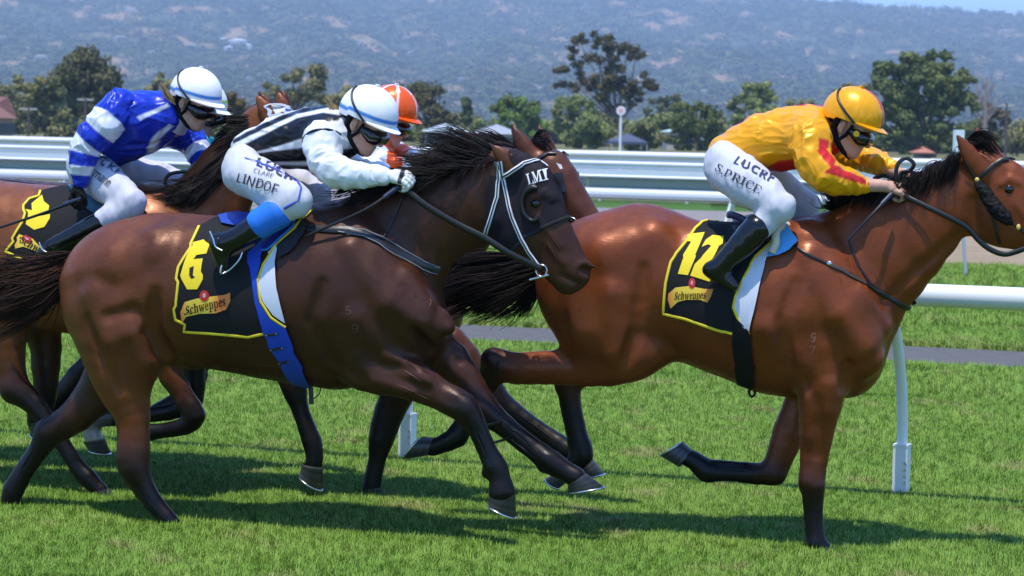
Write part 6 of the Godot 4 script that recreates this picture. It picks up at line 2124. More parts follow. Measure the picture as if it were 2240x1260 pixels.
	rider({
		"torso": [[222, 322, 52, 0.0], [262, 294, 62, 0.03], [318, 268, 64, 0.06], [360, 250, 50, 0.06]], "torso_q": 1.25,
		"torso_more": [[[285, 246, 40, 0.20], [345, 262, 44, -0.05], [385, 290, 34, -0.12]]],
		"arm": [[262, 232, 38, 0.24], [226, 276, 38, 0.31], [190, 318, 33, 0.33], [180, 358, 27, 0.34], [177, 392, 19, 0.34]],
		"far_arm": [[385, 288, 36, -0.14], [416, 306, 31, -0.16], [440, 346, 26, -0.12], [452, 374, 21, -0.06], [458, 386, 16, -0.04]],
		"seat": [[196, 352, 42, 0.09], [196, 352, 42, -0.09]],
		"thigh": [[194, 368, 48, 0.13], [238, 404, 43, 0.24], [288, 440, 33, 0.31]],
		"far_thigh": [[210, 360, 44, -0.13], [295, 376, 38, -0.24], [382, 398, 30, -0.30]],
		"shin": [[284, 448, 32, 0.31], [232, 482, 27, 0.33], [140, 524, 20, 0.345]],
		"far_shin": [[382, 400, 28, -0.30], [330, 460, 24, -0.33], [250, 520, 20, -0.34]],
		"head": [424, 225, 0.09, 22.0, 14.0], "k": 0.96, "paint": 2, "collar": Color(0.55, 0.56, 0.68),
		"look": 0, "cap": Color(0.82, 0.82, 0.84), "band": Color(0.05, 0.22, 0.60),
		"fists": [[fc.p(172, 404, 0.345), Vector3(-0.15, -1.0, 0.15), Vector3(-0.3, 0.1, 0.9), -1.0, true], [fc.p(462, 388, -0.04), Vector3(1, -0.25, 0.2), Vector3(0.1, 0.8, 0.6), 1.0, true]], "gloves": Color(0.010, 0.010, 0.011),
		"boots": [{"leg": [[222, 488, 27, 0.335], [175, 512, 25, 0.34], [138, 530, 22, 0.345]], "foot": [[128, 536, 18, 0.35], [112, 540, 18, 0.355], [84, 562, 11, 0.36]], "spur": [[102, 552, 0.42], [92, 545, 0.42], [86, 530, 0.41]]}, {"leg": [[330, 460, 25, -0.335], [250, 520, 20, -0.345]], "foot": [[238, 530, 17, -0.345], [258, 560, 12, -0.36]]}],
		"prints": [["UCRF", "Droid Sans", true, 200, 344, 258, 384, 20.0, Color(0.04, 0.10, 0.18)], ["ermann", "Droid Sans", false, 192, 376, 236, 410, 15.0, ink]],
		"hair": [[[380, 215, 0.14], [374, 205, 0.15], [370, 200, 0.15], [366, 206, 0.15]], [[386, 225, 0.14], [376, 215, 0.16], [370, 212, 0.16], [368, 220, 0.15]]],
	}, fc, "rider in royal blue jacket with white hooped sleeves and arm hanging straight down")
	rider({
		"torso": [[620, 340, 40, 0.0], [680, 325, 52, 0.0], [760, 315, 58, 0.0], [815, 312, 46, 0.0]],
		"torso_more": [[[800, 318, 40, 0.12], [800, 318, 40, -0.12]]],
		"arm": [[800, 318, 36, 0.15], [830, 360, 32, 0.20], [880, 372, 24, 0.14], [920, 380, 16, 0.10]],
		"far_arm": [[815, 312, 36, -0.16], [855, 335, 30, -0.20], [900, 355, 24, -0.14], [935, 372, 16, -0.09]],
		"seat": [[620, 365, 36, 0.09], [620, 365, 36, -0.09]],
		"thigh": [[620, 380, 42, 0.13], [675, 405, 42, 0.24], [740, 440, 32, 0.30]],
		"far_thigh": [[620, 380, 42, -0.13], [690, 405, 40, -0.24], [760, 440, 30, -0.30]],
		"shin": [[735, 448, 30, 0.30], [690, 490, 24, 0.33], [620, 550, 18, 0.34]],
		"far_shin": [[755, 448, 28, -0.30], [700, 490, 24, -0.33], [640, 550, 18, -0.34]],
		"head": [852, 262, 0.0, 20.0, 6.0], "k": 0.97, "paint": 3, "collar": Color(0.78, 0.09, 0.01),
		"look": 2, "cap": Color(0.82, 0.10, 0.008), "band": Color(0.75, 0.75, 0.78),
		"fists": [[fd.p(924, 382, 0.09), Vector3(1, -0.2, -0.1), Vector3(0.1, 0.8, 0.6), -1.0, false, fd.p(905, 378, 0.11)]],
		"boots": [{"leg": [[690, 488, 25, 0.335], [620, 550, 19, 0.345]], "foot": [[605, 560, 15, 0.35], [640, 585, 11, 0.36]]}, {"leg": [[700, 490, 25, -0.335], [640, 550, 19, -0.345]], "foot": [[625, 560, 15, -0.35], [660, 585, 11, -0.36]]}],
	}, fd, "rider with bright orange cap half hidden behind the white cap of the striped rider")
	rider({
		"torso": [[235, 322, 38, 0.0], [278, 292, 46, 0.0], [335, 272, 46, 0.0], [378, 262, 40, 0.0]],
		"torso_more": [[[372, 275, 34, 0.12], [385, 280, 34, -0.12]]],
		"arm": [[392, 282, 30, 0.12], [428, 312, 26, 0.14], [452, 352, 22, 0.08]],
		"far_arm": [[395, 292, 32, -0.14], [446, 322, 27, -0.16], [458, 360, 22, -0.10], [468, 384, 16, -0.06]],
		"seat": [[215, 365, 36, 0.09], [215, 365, 36, -0.09]],
		"thigh": [[215, 380, 40, 0.13], [262, 405, 38, 0.24], [318, 436, 29, 0.30]],
		"far_thigh": [[225, 375, 40, -0.13], [300, 390, 36, -0.24], [370, 415, 28, -0.30]],
		"shin": [[312, 442, 28, 0.30], [262, 478, 24, 0.33], [190, 520, 18, 0.34]],
		"far_shin": [[368, 418, 26, -0.30], [320, 465, 22, -0.33], [260, 520, 18, -0.34]],
		"head": [441, 246, 0.02, 18.0, 6.0], "k": 0.93, "paint": 4, "collar": Color(0.02, 0.38, 0.44),
		"look": 3, "cap": Color(0.72, 0.76, 0.78), "band": Color(0.35, 0.55, 0.05),
		"boots": [{"leg": [[262, 478, 25, 0.335], [190, 520, 19, 0.345]], "foot": [[178, 530, 15, 0.35], [205, 555, 11, 0.36]]}, {"leg": [[320, 465, 24, -0.335], [260, 520, 19, -0.345]], "foot": [[245, 530, 15, -0.35], [275, 555, 11, -0.36]]}],
	}, fe, "rider in teal jacket hidden behind the rider in blue, only cap brim and goggles showing")
	whip("short dark blue whip pointing down from the bare hand of the rider in yellow", fa, [[1950, 424, 0.17], [1905, 472, 0.24], [1854, 526, 0.27]], 0.0085, Color(0.012, 0.014, 0.022), [[1950, 424, 0.17], [1928, 447, 0.205]])
	whip("black whip pointing backwards from the white glove of the striped rider", fb, [[872, 408, 0.20], [800, 458, 0.27], [670, 516, 0.31]], 0.0090, K0, [[872, 408, 0.20], [840, 432, 0.235]])
	whip("long black whip trailing left from the black glove of the rider in blue", fc, [[178, 434, 0.37], [90, 468, 0.38], [-20, 504, 0.39]], 0.0085, K0, [[178, 434, 0.37], [140, 448, 0.375]])
	whip("thin black whip lying level over the back of the horse at far left", fe, [[150, 414, 0.20], [70, 402, 0.12], [2, 393, 0.06]], 0.006, K0, [[150, 414, 0.20], [120, 409, 0.17]])

const K0 := Color(0.008, 0.008, 0.009)

# ---------------------------------------------------------------- small helpers
var cam_pos := Vector3(0, 1.97, 0)
var cam_basis := Basis()
const FPX := 5915.0

func ray(px: float, py: float) -> Vector3:
	return cam_basis * Vector3((px - 1120.0) / FPX, -(py - 630.0) / FPX, -1.0)

# a point on flat ground seen at that pixel of the photograph / a point at that distance
func ground_at(px: float, py: float) -> Vector3:
	var d := ray(px, py)
	return cam_pos + d * (-cam_pos.y / d.y)

func at_depth(px: float, py: float, z: float) -> Vector3:
	var d := ray(px, py)
	return cam_pos + d * (z / -d.z)

func srgb(r: float, g: float, b: float) -> Color:
	return Color(r / 255.0, g / 255.0, b / 255.0).srgb_to_linear()

var taken := {}
func numbered(called: String) -> String:
	var n: int = taken.get(called, 0)
	taken[called] = n + 1
	return called if n == 0 else "%s_%03d" % [called, n]

func tag(o: Node3D, label: String, category: String, group := "") -> Node3D:
	o.set_meta("label", label)
	o.set_meta("category", category)
	if group != "":
		o.set_meta("group", group)
	return o

func thing(called: String, label: String, category: String, at := Vector3.ZERO, turn := 0.0, group := "") -> Node3D:
	var o := Node3D.new()
	o.name = numbered(called)
	add_child(o, true)
	o.position = at
	o.rotation.y = turn
	tag(o, label, category, group)
	return o

func put(called: String, mesh: Mesh, mat: Material, parent: Node = null, pos := Vector3.ZERO) -> MeshInstance3D:
	var o := MeshInstance3D.new()
	o.mesh = mesh
	if mat:
		o.material_override = mat
	if parent == null:
		o.name = numbered(called)
		add_child(o, true)
	else:
		var n := called
		var k := 0
		while parent.has_node(NodePath(n)):
			k += 1
			n = "%s_%03d" % [called, k]
		o.name = n
		parent.add_child(o, true)
	o.position = pos
	return o

func structure(o: Node3D) -> Node3D:
	o.set_meta("kind", "structure")
	return o

func stuff(o: Node3D) -> Node3D:
	o.set_meta("kind", "stuff")
	return o

func mat(color: Color, rough := 0.7, metal := 0.0, spec := 0.5) -> StandardMaterial3D:   # color is linear
	var m := StandardMaterial3D.new()
	m.albedo_color = color.linear_to_srgb()
	m.roughness = rough
	m.metallic = metal
	m.metallic_specular = spec
	return m

func vmat(rough := 0.7, spec := 0.5) -> StandardMaterial3D:
	var m := StandardMaterial3D.new()
	m.vertex_color_use_as_albedo = true
	m.roughness = rough
	m.metallic_specular = spec
	return m

func noise_normal(freq: float, strength: float, size := 256, seed_ := 1, type := FastNoiseLite.TYPE_SIMPLEX, octaves := 4) -> Texture2D:
	var n := FastNoiseLite.new()
	n.seed = seed_
	n.noise_type = type
	n.frequency = freq
	n.fractal_octaves = octaves
	var img := n.get_seamless_image(size, size)
	img.bump_map_to_normal_map(strength)
	return ImageTexture.create_from_image(img)

# ---------------------------------------------------------------- mesh accumulator
class Acc:
	var v := PackedVector3Array()
	var n := PackedVector3Array()
	var c := PackedColorArray()
	var idx := PackedInt32Array()
	func add(p: Vector3, nn: Vector3, col: Color) -> int:
		v.append(p)
		n.append(nn)
		c.append(col)
		return v.size() - 1
	func tri(a: int, b: int, d: int) -> void:
		idx.append(a)
		idx.append(b)
		idx.append(d)
	func quad(a: int, b: int, d: int, e: int) -> void:
		idx.append_array(PackedInt32Array([a, b, d, a, d, e]))
	func flat_quad(a: Vector3, b: Vector3, d: Vector3, e: Vector3, col: Color) -> void:   # clockwise seen from the front
		var nn := (d - a).cross(b - a)
		if nn.length_squared() < 1e-14:
			nn = (e - a).cross(d - a)
		nn = nn.normalized()
		quad(add(a, nn, col), add(b, nn, col), add(d, nn, col), add(e, nn, col))
	func flat_tri(a: Vector3, b: Vector3, d: Vector3, col: Color) -> void:
		var nn := (d - a).cross(b - a).normalized()
		tri(add(a, nn, col), add(b, nn, col), add(d, nn, col))
	func box(lo: Vector3, hi: Vector3, col: Color, t := Transform3D()) -> void:
		var p: Array[Vector3] = []
		for i in 8:
			p.append(t * Vector3(hi.x if i & 1 else lo.x, hi.y if i & 2 else lo.y, hi.z if i & 4 else lo.z))
		flat_quad(p[4], p[6], p[7], p[5], col)
		flat_quad(p[1], p[3], p[2], p[0], col)
		flat_quad(p[5], p[7], p[3], p[1], col)
		flat_quad(p[0], p[2], p[6], p[4], col)
		flat_quad(p[6], p[2], p[3], p[7], col)
		flat_quad(p[0], p[4], p[5], p[1], col)
	func tube(pts: Array, radii: Array, sides: int, col: Color, flat := 1.0, caps := true, hint := Vector3.ZERO, col2 := Color(-1, 0, 0)) -> void:
		var m := pts.size()
		var last := Vector3.ZERO
		var start := v.size()
		for i in m:
			var d: Vector3 = (pts[mini(i + 1, m - 1)] - pts[maxi(i - 1, 0)]).normalized()
			if i == 0:
				last = hint if hint != Vector3.ZERO else (Vector3.UP if absf(d.y) < 0.9 else Vector3.RIGHT)
			var side := (last - d * last.dot(d)).normalized()
			last = side
			var up := d.cross(side)
			var r: float = radii[mini(i, radii.size() - 1)]
			var cc := col if col2.r < 0 else col.lerp(col2, float(i) / (m - 1))
			for k in sides:
				var a := TAU * k / sides
				var o := side * cos(a) + up * sin(a) * flat
				var nn := (side * cos(a) * flat + up * sin(a)).normalized()
				add(pts[i] + o * r, nn, cc)
		for i in m - 1:
			for k in sides:
				var k2 := (k + 1) % sides
				quad(start + i * sides + k, start + (i + 1) * sides + k, start + (i + 1) * sides + k2, start + i * sides + k2)
		if caps:
			for e in 2:
				var i2: int = 0 if e == 0 else m - 1
				var d2: Vector3 = (pts[0] - pts[1]).normalized() if e == 0 else (pts[m - 1] - pts[m - 2]).normalized()
				var cc2 := col if col2.r < 0 or e == 0 else col2
				var ctr := add(pts[i2], d2, cc2)
				var ring: Array[int] = []
				for k in sides:
					ring.append(add(v[start + i2 * sides + k], d2, cc2))
				for k in sides:
					if e == 0:
						tri(ctr, ring[k], ring[(k + 1) % sides])
					else:
						tri(ctr, ring[(k + 1) % sides], ring[k])
	# a flat strap with thickness: pts with the outward normal at each
	func strap(pts: Array, nrm: Array, width: float, thick: float, col: Color) -> void:
		var m := pts.size()
		var start := v.size()
		for i in m:
			var d: Vector3 = (pts[mini(i + 1, m - 1)] - pts[maxi(i - 1, 0)]).normalized()
			var up: Vector3 = (nrm[i] - d * nrm[i].dot(d)).normalized()
			var side := d.cross(up)
			var p: Vector3 = pts[i]
			var w := width * 0.5
			var corners := [p - side * w, p - side * w * 0.8 + up * thick, p + side * w * 0.8 + up * thick, p + side * w]
			var ns := [-side, (up - side * 0.4).normalized(), (up + side * 0.4).normalized(), side]
			for k in 4:
				add(corners[k], ns[k], col)
		for i in m - 1:
			for k in 3:
				quad(start + i * 4 + k, start + (i + 1) * 4 + k, start + (i + 1) * 4 + k + 1, start + i * 4 + k + 1)
	func append(o: Acc) -> void:
		var s := v.size()
		v.append_array(o.v)
		n.append_array(o.n)
		c.append_array(o.c)
		for i in o.idx:
			idx.append(i + s)
	func mesh() -> ArrayMesh:
		var a := []
		a.resize(Mesh.ARRAY_MAX)
		a[Mesh.ARRAY_VERTEX] = v
		a[Mesh.ARRAY_NORMAL] = n
		a[Mesh.ARRAY_COLOR] = c
		for k in range(0, idx.size(), 3):   # faces turn the way their normals point
			var g := (v[idx[k + 2]] - v[idx[k]]).cross(v[idx[k + 1]] - v[idx[k]])
			if g.dot(n[idx[k]] + n[idx[k + 1]] + n[idx[k + 2]]) < 0.0:
				var sw := idx[k + 1]
				idx[k + 1] = idx[k + 2]
				idx[k + 2] = sw
		a[Mesh.ARRAY_INDEX] = idx
		var m := ArrayMesh.new()
		if idx.size():
			m.add_surface_from_arrays(Mesh.PRIMITIVE_TRIANGLES, a)
		return m

# ---------------------------------------------------------------- a horse's or rider's own axes: x ahead, y up, z to the side
class Frame:
	var o: Vector3
	var b: Basis
	var eye: Vector3
	var cam: Basis
	func p(px: float, py: float, lat: float) -> Vector3:
		var d := cam * Vector3((px - 1120.0) / FPX, -(py - 630.0) / FPX, -1.0)
		var t := (lat - b.z.dot(eye - o)) / b.z.dot(d)
		return b.transposed() * (eye + d * t - o)
	func m(px: float, py: float, lat: float) -> float:   # metres per photograph pixel there
		var q := b * p(px, py, lat) + o
		return (cam.transposed() * (q - eye)).z * -1.0 / FPX

func frame(foot_px: float, foot_py: float, lat: float, yaw_deg: float) -> Frame:
	var f := Frame.new()
	f.b = Basis(Vector3.UP, -deg_to_rad(yaw_deg))
	f.eye = cam_pos
	f.cam = cam_basis
	var g := ground_at(foot_px, foot_py)
	f.o = g - f.b.z * lat
	f.o.y = 0.0
	return f

# ---------------------------------------------------------------- blended tapered capsules, meshed as surface nets
class Body:
	var ax := PackedFloat32Array()
	var ay := PackedFloat32Array()
	var az := PackedFloat32Array()
	var bx := PackedFloat32Array()
	var by := PackedFloat32Array()
	var bz := PackedFloat32Array()
	var ra := PackedFloat32Array()
	var rb := PackedFloat32Array()
	var iq := PackedFloat32Array()
	var kk := PackedFloat32Array()
	var il := PackedFloat32Array()
	var ca := PackedColorArray()
	var cb := PackedColorArray()
	var cid := PackedInt32Array()   # which chain a bone belongs to: bones of one chain join with little blending, chains with much
	var chains := 0
	var f: Frame
	var tone := Color(0.1, 0.03, 0.015)

	func bone(a: Vector3, b: Vector3, r0: float, r1: float, k: float, q: float, c0: Color, c1: Color) -> void:
		var i := 1.0 / q
		ax.append(a.x)
		ay.append(a.y)
		az.append(a.z * i)
		bx.append(b.x - a.x)
		by.append(b.y - a.y)
		bz.append((b.z - a.z) * i)
		var l := Vector3(b.x - a.x, b.y - a.y, (b.z - a.z) * i).length_squared()
		il.append(1.0 / l if l > 1e-9 else 0.0)
		ra.append(r0)
		rb.append(r1 - r0)
		iq.append(i)
		kk.append(k)
		ca.append(c0)
		cb.append(c1)
		cid.append(chains)
		chains += 1

	# [[px, py, radius px, lateral m, colour?], ...] as one chain, rounded off between its points
	func chain(pts: Array, k: float, q: float, col: Color) -> void:
		var pos: Array[Vector3] = []
		var rad: Array[float] = []
		var cols: Array[Color] = []
		for s in pts:
			pos.append(f.p(s[0], s[1], s[3]))
			rad.append(s[2] * f.m(s[0], s[1], s[3]))
			cols.append(s[4] if s.size() > 4 else (col if cols.is_empty() else cols[cols.size() - 1]))
		chain3(pos, rad, cols, k, q)

	func chain3(pos: Array, rad: Array, cols: Array, k: float, q: float) -> void:
		var m := pos.size()
		if m == 1:
			bone(pos[0], pos[0], rad[0], rad[0], k, q, cols[0], cols[0])
			return
		var same := chains
		var sub := 2 if m > 2 else 1
		var p0: Vector3 = pos[0]
		var r0: float = rad[0]
		var c0: Color = cols[0]
		for i in m - 1:
			for u in sub:
				var t := float(u + 1) / sub
				var p1: Vector3 = pos[i + 1]
				var r1: float = rad[i + 1]
				if t < 1.0:
					var a := maxi(i - 1, 0)
					var z := mini(i + 2, m - 1)
					p1 = pos[i].cubic_interpolate(pos[i + 1], pos[a], pos[z], t)
					r1 = cubic_interpolate(rad[i], rad[i + 1], rad[a], rad[z], t)
				var c1: Color = cols[i].lerp(cols[i + 1], t)
				bone(p0, p1, r0, r1, k, q, c0, c1)
				cid[cid.size() - 1] = same
				p0 = p1
				r0 = r1
				c0 = c1
		chains = same + 1

	# the bones that matter inside a box of the photograph
	func near(x0: float, y0: float, x1: float, y1: float) -> Body:
		var a := f.p(x0, y1, 0.0)
		var e := f.p(x1, y0, 0.0)
		var o := Body.new()
		o.f = f
		for i in ax.size():
			var m := maxf(ra[i], ra[i] + rb[i]) + absf(kk[i]) + 0.03
			var lx := minf(ax[i], ax[i] + bx[i]) - m
			var hx := maxf(ax[i], ax[i] + bx[i]) + m
			var ly := minf(ay[i], ay[i] + by[i]) - m
			var hy := maxf(ay[i], ay[i] + by[i]) + m
			if hx < a.x or lx > e.x or hy < a.y or ly > e.y:
				continue
			o.ax.append(ax[i])
			o.ay.append(ay[i])
			o.az.append(az[i])
			o.bx.append(bx[i])
			o.by.append(by[i])
			o.bz.append(bz[i])
			o.ra.append(ra[i])
			o.rb.append(rb[i])
			o.iq.append(iq[i])
			o.kk.append(kk[i])
			o.il.append(il[i])
			o.ca.append(ca[i])
			o.cb.append(cb[i])
			o.cid.append(cid[i])
		return o

	func dist(p: Vector3) -> float:
		var d := 9.0
		var dc := 9.0
		var kc := 0.01
		var cur := -1
		for i in ax.size():
			var z := p.z * iq[i] - az[i]
			var x := p.x - ax[i]
			var y := p.y - ay[i]
			var t := clampf((x * bx[i] + y * by[i] + z * bz[i]) * il[i], 0.0, 1.0)
			x -= bx[i] * t
			y -= by[i] * t
			z -= bz[i] * t
			var e := sqrt(x * x + y * y + z * z) - ra[i] - rb[i] * t
			var k := kk[i]
			if cid[i] != cur:
				if cur >= 0:
					var h := maxf(kc - absf(d - dc), 0.0) / kc
					d = minf(d, dc) - h * h * kc * 0.25
				cur = cid[i]
				kc = absf(k)
				dc = 9.0
			if k < 0.0:
				var h2 := maxf(-k - absf(d + e), 0.0) / -k
				d = maxf(d, -e) + h2 * h2 * -k * 0.25
			else:
				var k3 := 0.008
				var h3 := maxf(k3 - absf(dc - e), 0.0) / k3
				dc = minf(dc, e) - h3 * h3 * k3 * 0.25
		if cur >= 0:
			var h := maxf(kc - absf(d - dc), 0.0) / kc
			d = minf(d, dc) - h * h * kc * 0.25
		return d

	func grad(p: Vector3) -> Vector3:
		var e := 0.004
		return Vector3(dist(p + Vector3(e, 0, 0)) - dist(p - Vector3(e, 0, 0)), dist(p + Vector3(0, e, 0)) - dist(p - Vector3(0, e, 0)), dist(p + Vector3(0, 0, e)) - dist(p - Vector3(0, 0, e))).normalized()

	# the outside at (x, y), looking in from one side
	func side(x: float, y: float, s: float, far := 0.75) -> Vector3:
		var z := far
		var best := 9.0
		var bz_ := 0.0
		for i in 48:
			var d := dist(Vector3(x, y, z * s))
			if d < best:
				best = d
				bz_ = z
			if d < 0.0006:
				break
			z -= maxf(d * 0.45, 0.0012)
			if z < -0.2:
				break
		return Vector3(x, y, bz_ * s)

	# cell: metres; grow moves the skin outwards; lo, hi bound the part that is meshed
	func skin(cell: float, grow := 0.0, lo := Vector3(-9, -9, -9), hi := Vector3(9, 9, 9), keep = null, blend := 0.05) -> Acc:
		var nb := ax.size()
		var mn := Vector3(99, 99, 99)
		var mx := -mn
		for i in nb:
			if kk[i] < 0.0:
				continue
			var q := 1.0 / iq[i]
			for e in 2:
				var r := ra[i] + rb[i] * e
				var c := Vector3(ax[i] + bx[i] * e, ay[i] + by[i] * e, (az[i] + bz[i] * e) * q)
				var rr := Vector3(r, r, r * q) + Vector3.ONE * (grow + kk[i] * 0.3 + 0.01)
				mn = mn.min(c - rr)
				mx = mx.max(c + rr)
		mn = mn.max(lo)
		mx = mx.min(hi)
		const N := 5
		var bs := cell * N
		var nx := int(ceil((mx.x - mn.x) / bs)) + 1
		var ny := int(ceil((mx.y - mn.y) / bs)) + 1
		var nz := int(ceil((mx.z - mn.z) / bs)) + 1
		var sx := nx * N + 1
		var sy := ny * N + 1
		var sxy := sx * sy
		var total := sxy * (nz * N + 1)
		var val := PackedFloat32Array()
		val.resize(total)
		val.fill(1.0)
		var vid := PackedInt32Array()
		vid.resize(total)
		vid.fill(-1)
		var blocks := PackedInt32Array()
		var lists: Array[PackedInt32Array] = []
		var hd := bs * 0.87 + cell * 1.8
		for k in nz:
			for j in ny:
				for i in nx:
					var cx := mn.x + (i + 0.5) * bs
					var cy := mn.y + (j + 0.5) * bs
					var cz := mn.z + (k + 0.5) * bs
					var near := PackedInt32Array()
					var d := 9.0
					var steep := 1.0
					var slack := 0.0
					for b in nb:
						var z := cz * iq[b] - az[b]
						var x := cx - ax[b]
						var y := cy - ay[b]
						var t := clampf((x * bx[b] + y * by[b] + z * bz[b]) * il[b], 0.0, 1.0)
						x -= bx[b] * t
						y -= by[b] * t
						z -= bz[b] * t
						var e := sqrt(x * x + y * y + z * z) - ra[b] - rb[b] * t - grow
						var s := maxf(1.0, iq[b])
						var kb := absf(kk[b])
						if e < hd * s + kb:
							near.append(b)
							steep = maxf(steep, s)
							slack = maxf(slack, kb)
							if kk[b] < 0.0:
								d = maxf(d, -e)
							else:
								d = minf(d, e)
					if near.is_empty() or d > hd * steep + slack:
						continue
					if d < -hd * steep - slack * 0.3:
						for c in N:
							for bb in N:
								var o := (i * N) + (j * N + bb) * sx + (k * N + c) * sxy
								for a in N:
									val[o + a] = -1.0
						continue
					blocks.append(i)
					blocks.append(j)
					blocks.append(k)
					lists.append(near)
		for bi in lists.size():
			var near2 := lists[bi]
			var nn := near2.size()
			var i0 := blocks[bi * 3] * N
			var j0 := blocks[bi * 3 + 1] * N
			var k0 := blocks[bi * 3 + 2] * N
			for c in N:
				var pz := mn.z + (k0 + c) * cell
				for bb in N:
					var py := mn.y + (j0 + bb) * cell
					var o := i0 + (j0 + bb) * sx + (k0 + c) * sxy
					for a in N:
						var px := mn.x + (i0 + a) * cell
						var d := 9.0
						var dc := 9.0
						var kc := 0.01
						var cur := -1
						for u in nn:
							var b := near2[u]
							var z := pz * iq[b] - az[b]
							var x := px - ax[b]
							var y := py - ay[b]
							var t := clampf((x * bx[b] + y * by[b] + z * bz[b]) * il[b], 0.0, 1.0)
							x -= bx[b] * t
							y -= by[b] * t
							z -= bz[b] * t
							var e := sqrt(x * x + y * y + z * z) - ra[b] - rb[b] * t
							var kb := kk[b]
							if cid[b] != cur:
								if cur >= 0:
									var h := maxf(kc - absf(d - dc), 0.0) / kc
									d = minf(d, dc) - h * h * kc * 0.25
								cur = cid[b]
								kc = absf(kb)
								dc = 9.0
							if kb < 0.0:
								var h2 := maxf(-kb - absf(d + e), 0.0) / -kb
								d = maxf(d, -e) + h2 * h2 * -kb * 0.25
							else:
								var k3 := 0.008
								var h3 := maxf(k3 - absf(dc - e), 0.0) / k3
								dc = minf(dc, e) - h3 * h3 * k3 * 0.25
						if cur >= 0:
							var h := maxf(kc - absf(d - dc), 0.0) / kc
							d = minf(d, dc) - h * h * kc * 0.25
						val[o + a] = d - grow
		var out := Acc.new()
		var cells := PackedInt32Array()
		for bi in lists.size():
			var near3 := lists[bi]
			var i0 := blocks[bi * 3] * N
			var j0 := blocks[bi * 3 + 1] * N
			var k0 := blocks[bi * 3 + 2] * N
			for c in N:
				for bb in N:
					var o := i0 + (j0 + bb) * sx + (k0 + c) * sxy
					for a in N:
						var q := o + a
						var v0 := val[q]
						var v1 := val[q + 1]
						var v2 := val[q + sx]
						var v3 := val[q + sx + 1]
						var v4 := val[q + sxy]
						var v5 := val[q + sxy + 1]
						var v6 := val[q + sxy + sx]
						var v7 := val[q + sxy + sx + 1]
						var lowest := minf(minf(minf(v0, v1), minf(v2, v3)), minf(minf(v4, v5), minf(v6, v7)))
						if lowest >= 0.0:
							continue
						var highest := maxf(maxf(maxf(v0, v1), maxf(v2, v3)), maxf(maxf(v4, v5), maxf(v6, v7)))
						if highest < 0.0:
							continue
						var s := Vector3.ZERO
						var cnt := 0
						if (v0 < 0.0) != (v1 < 0.0):
							s += Vector3(v0 / (v0 - v1), 0, 0)
							cnt += 1
						if (v2 < 0.0) != (v3 < 0.0):
							s += Vector3(v2 / (v2 - v3), 1, 0)
							cnt += 1
						if (v4 < 0.0) != (v5 < 0.0):
							s += Vector3(v4 / (v4 - v5), 0, 1)
							cnt += 1
						if (v6 < 0.0) != (v7 < 0.0):
							s += Vector3(v6 / (v6 - v7), 1, 1)
							cnt += 1
						if (v0 < 0.0) != (v2 < 0.0):
							s += Vector3(0, v0 / (v0 - v2), 0)
							cnt += 1
						if (v1 < 0.0) != (v3 < 0.0):
							s += Vector3(1, v1 / (v1 - v3), 0)
							cnt += 1
						if (v4 < 0.0) != (v6 < 0.0):
							s += Vector3(0, v4 / (v4 - v6), 1)
							cnt += 1
						if (v5 < 0.0) != (v7 < 0.0):
							s += Vector3(1, v5 / (v5 - v7), 1)
							cnt += 1
						if (v0 < 0.0) != (v4 < 0.0):
							s += Vector3(0, 0, v0 / (v0 - v4))
							cnt += 1
						if (v1 < 0.0) != (v5 < 0.0):
							s += Vector3(1, 0, v1 / (v1 - v5))
							cnt += 1
						if (v2 < 0.0) != (v6 < 0.0):
							s += Vector3(0, 1, v2 / (v2 - v6))
							cnt += 1
						if (v3 < 0.0) != (v7 < 0.0):
							s += Vector3(1, 1, v3 / (v3 - v7))
							cnt += 1
						s /= cnt
						var p := mn + (Vector3(i0 + a, j0 + bb, k0 + c) + s) * cell
						var y0 := 1.0 - s.y
						var z0 := 1.0 - s.z
						var x0 := 1.0 - s.x
						var g := Vector3(
							((v1 - v0) * y0 + (v3 - v2) * s.y) * z0 + ((v5 - v4) * y0 + (v7 - v6) * s.y) * s.z,
							((v2 - v0) * x0 + (v3 - v1) * s.x) * z0 + ((v6 - v4) * x0 + (v7 - v5) * s.x) * s.z,
							((v4 - v0) * x0 + (v5 - v1) * s.x) * y0 + ((v6 - v2) * x0 + (v7 - v3) * s.x) * s.y).normalized()
						# colour: the bones nearest to it, weighted
						var col := Color(0, 0, 0)
						var ws := 0.0
						for b in near3:
							if kk[b] < 0.0:
								continue
							var z := p.z * iq[b] - az[b]
							var x := p.x - ax[b]
							var y := p.y - ay[b]
							var t := clampf((x * bx[b] + y * by[b] + z * bz[b]) * il[b], 0.0, 1.0)
							x -= bx[b] * t
							y -= by[b] * t
							z -= bz[b] * t
							var e := sqrt(x * x + y * y + z * z) - ra[b] - rb[b] * t
							var w := exp(-maxf(e, -0.03) / blend)
							col += ca[b].lerp(cb[b], t) * w
							ws += w
						vid[q] = out.v.size()
						out.v.append(p)
						out.n.append(g)
						out.c.append(col / maxf(ws, 1e-9))
						cells.append(q)
		if keep != null:
			var good := PackedByteArray()
			good.resize(out.v.size())
			for i in out.v.size():
				good[i] = 1 if keep.call(out.v[i], out.n[i]) else 0
			for q in cells:
				if not good[vid[q]]:
					vid[q] = -1
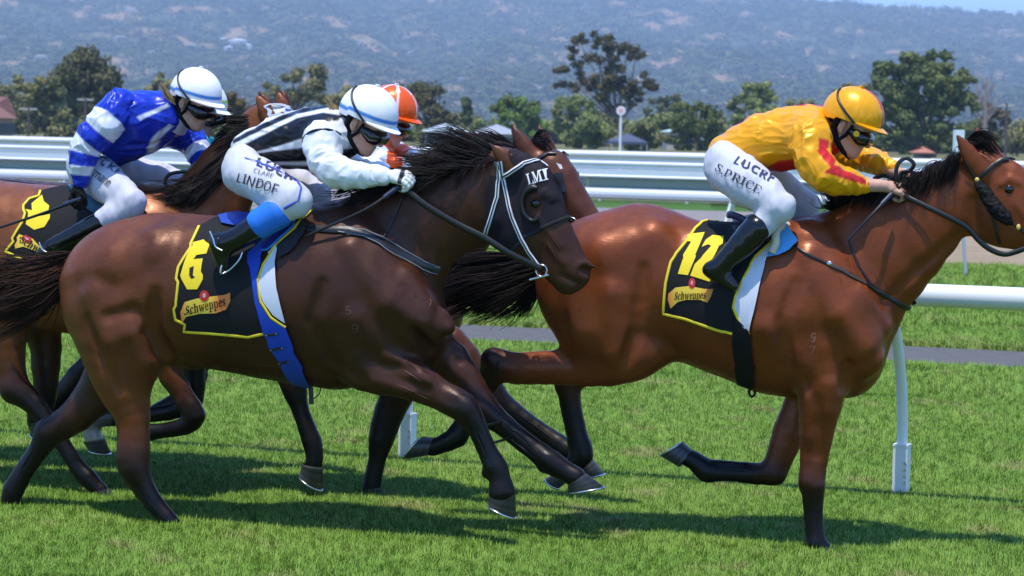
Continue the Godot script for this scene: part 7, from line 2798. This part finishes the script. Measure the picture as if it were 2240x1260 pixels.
		for q in cells:
			var me := vid[q]
			if me < 0:
				continue
			var inside := val[q] < 0.0
			for axis in 3:
				var st: int = 1 if axis == 0 else (sx if axis == 1 else sxy)
				if q + st >= total or (val[q + st] < 0.0) == inside:
					continue
				var s1: int = sx if axis == 0 else (sxy if axis == 1 else 1)
				var s2: int = sxy if axis == 0 else (1 if axis == 1 else sx)
				if q - s1 - s2 < 0:
					continue
				var a1 := vid[q - s1]
				var a2 := vid[q - s1 - s2]
				var a3 := vid[q - s2]
				if a1 < 0 or a2 < 0 or a3 < 0:
					continue
				if inside:
					out.quad(me, a3, a2, a1)
				else:
					out.quad(me, a1, a2, a3)
		return out

func relax(a: Acc, rounds: int, moved: float) -> void:   # evens out the skin and its normals
	for r in rounds:
		var p := PackedVector3Array()
		var m := PackedVector3Array()
		var w := PackedFloat32Array()
		p.resize(a.v.size())
		m.resize(a.v.size())
		w.resize(a.v.size())
		for k in range(0, a.idx.size(), 6):
			var i0 := a.idx[k]
			var i1 := a.idx[k + 1]
			var i2 := a.idx[k + 2]
			var i3 := a.idx[k + 5]
			var c := (a.v[i0] + a.v[i1] + a.v[i2] + a.v[i3]) * 0.25
			var g := a.n[i0] + a.n[i1] + a.n[i2] + a.n[i3]
			for i in [i0, i1, i2, i3]:
				p[i] += c
				m[i] += g
				w[i] += 1.0
		for i in a.v.size():
			if w[i] > 0.0:
				a.v[i] = a.v[i].lerp(p[i] / w[i], moved)
				a.n[i] = m[i].normalized()

func fold(a: Acc, n: FastNoiseLite, amp: float, stretch: Vector3) -> void:   # cloth creases: moves the skin and bends its normals
	for i in a.v.size():
		var p := a.v[i] * stretch
		var h := n.get_noise_3dv(p)
		var e := 0.004
		var g := Vector3(n.get_noise_3dv(p + Vector3(e * stretch.x, 0, 0)) - h, n.get_noise_3dv(p + Vector3(0, e * stretch.y, 0)) - h, n.get_noise_3dv(p + Vector3(0, 0, e * stretch.z)) - h) / e * amp
		var nn := a.n[i]
		g -= nn * g.dot(nn)
		a.v[i] += nn * h * amp
		a.n[i] = (nn - g).normalized()
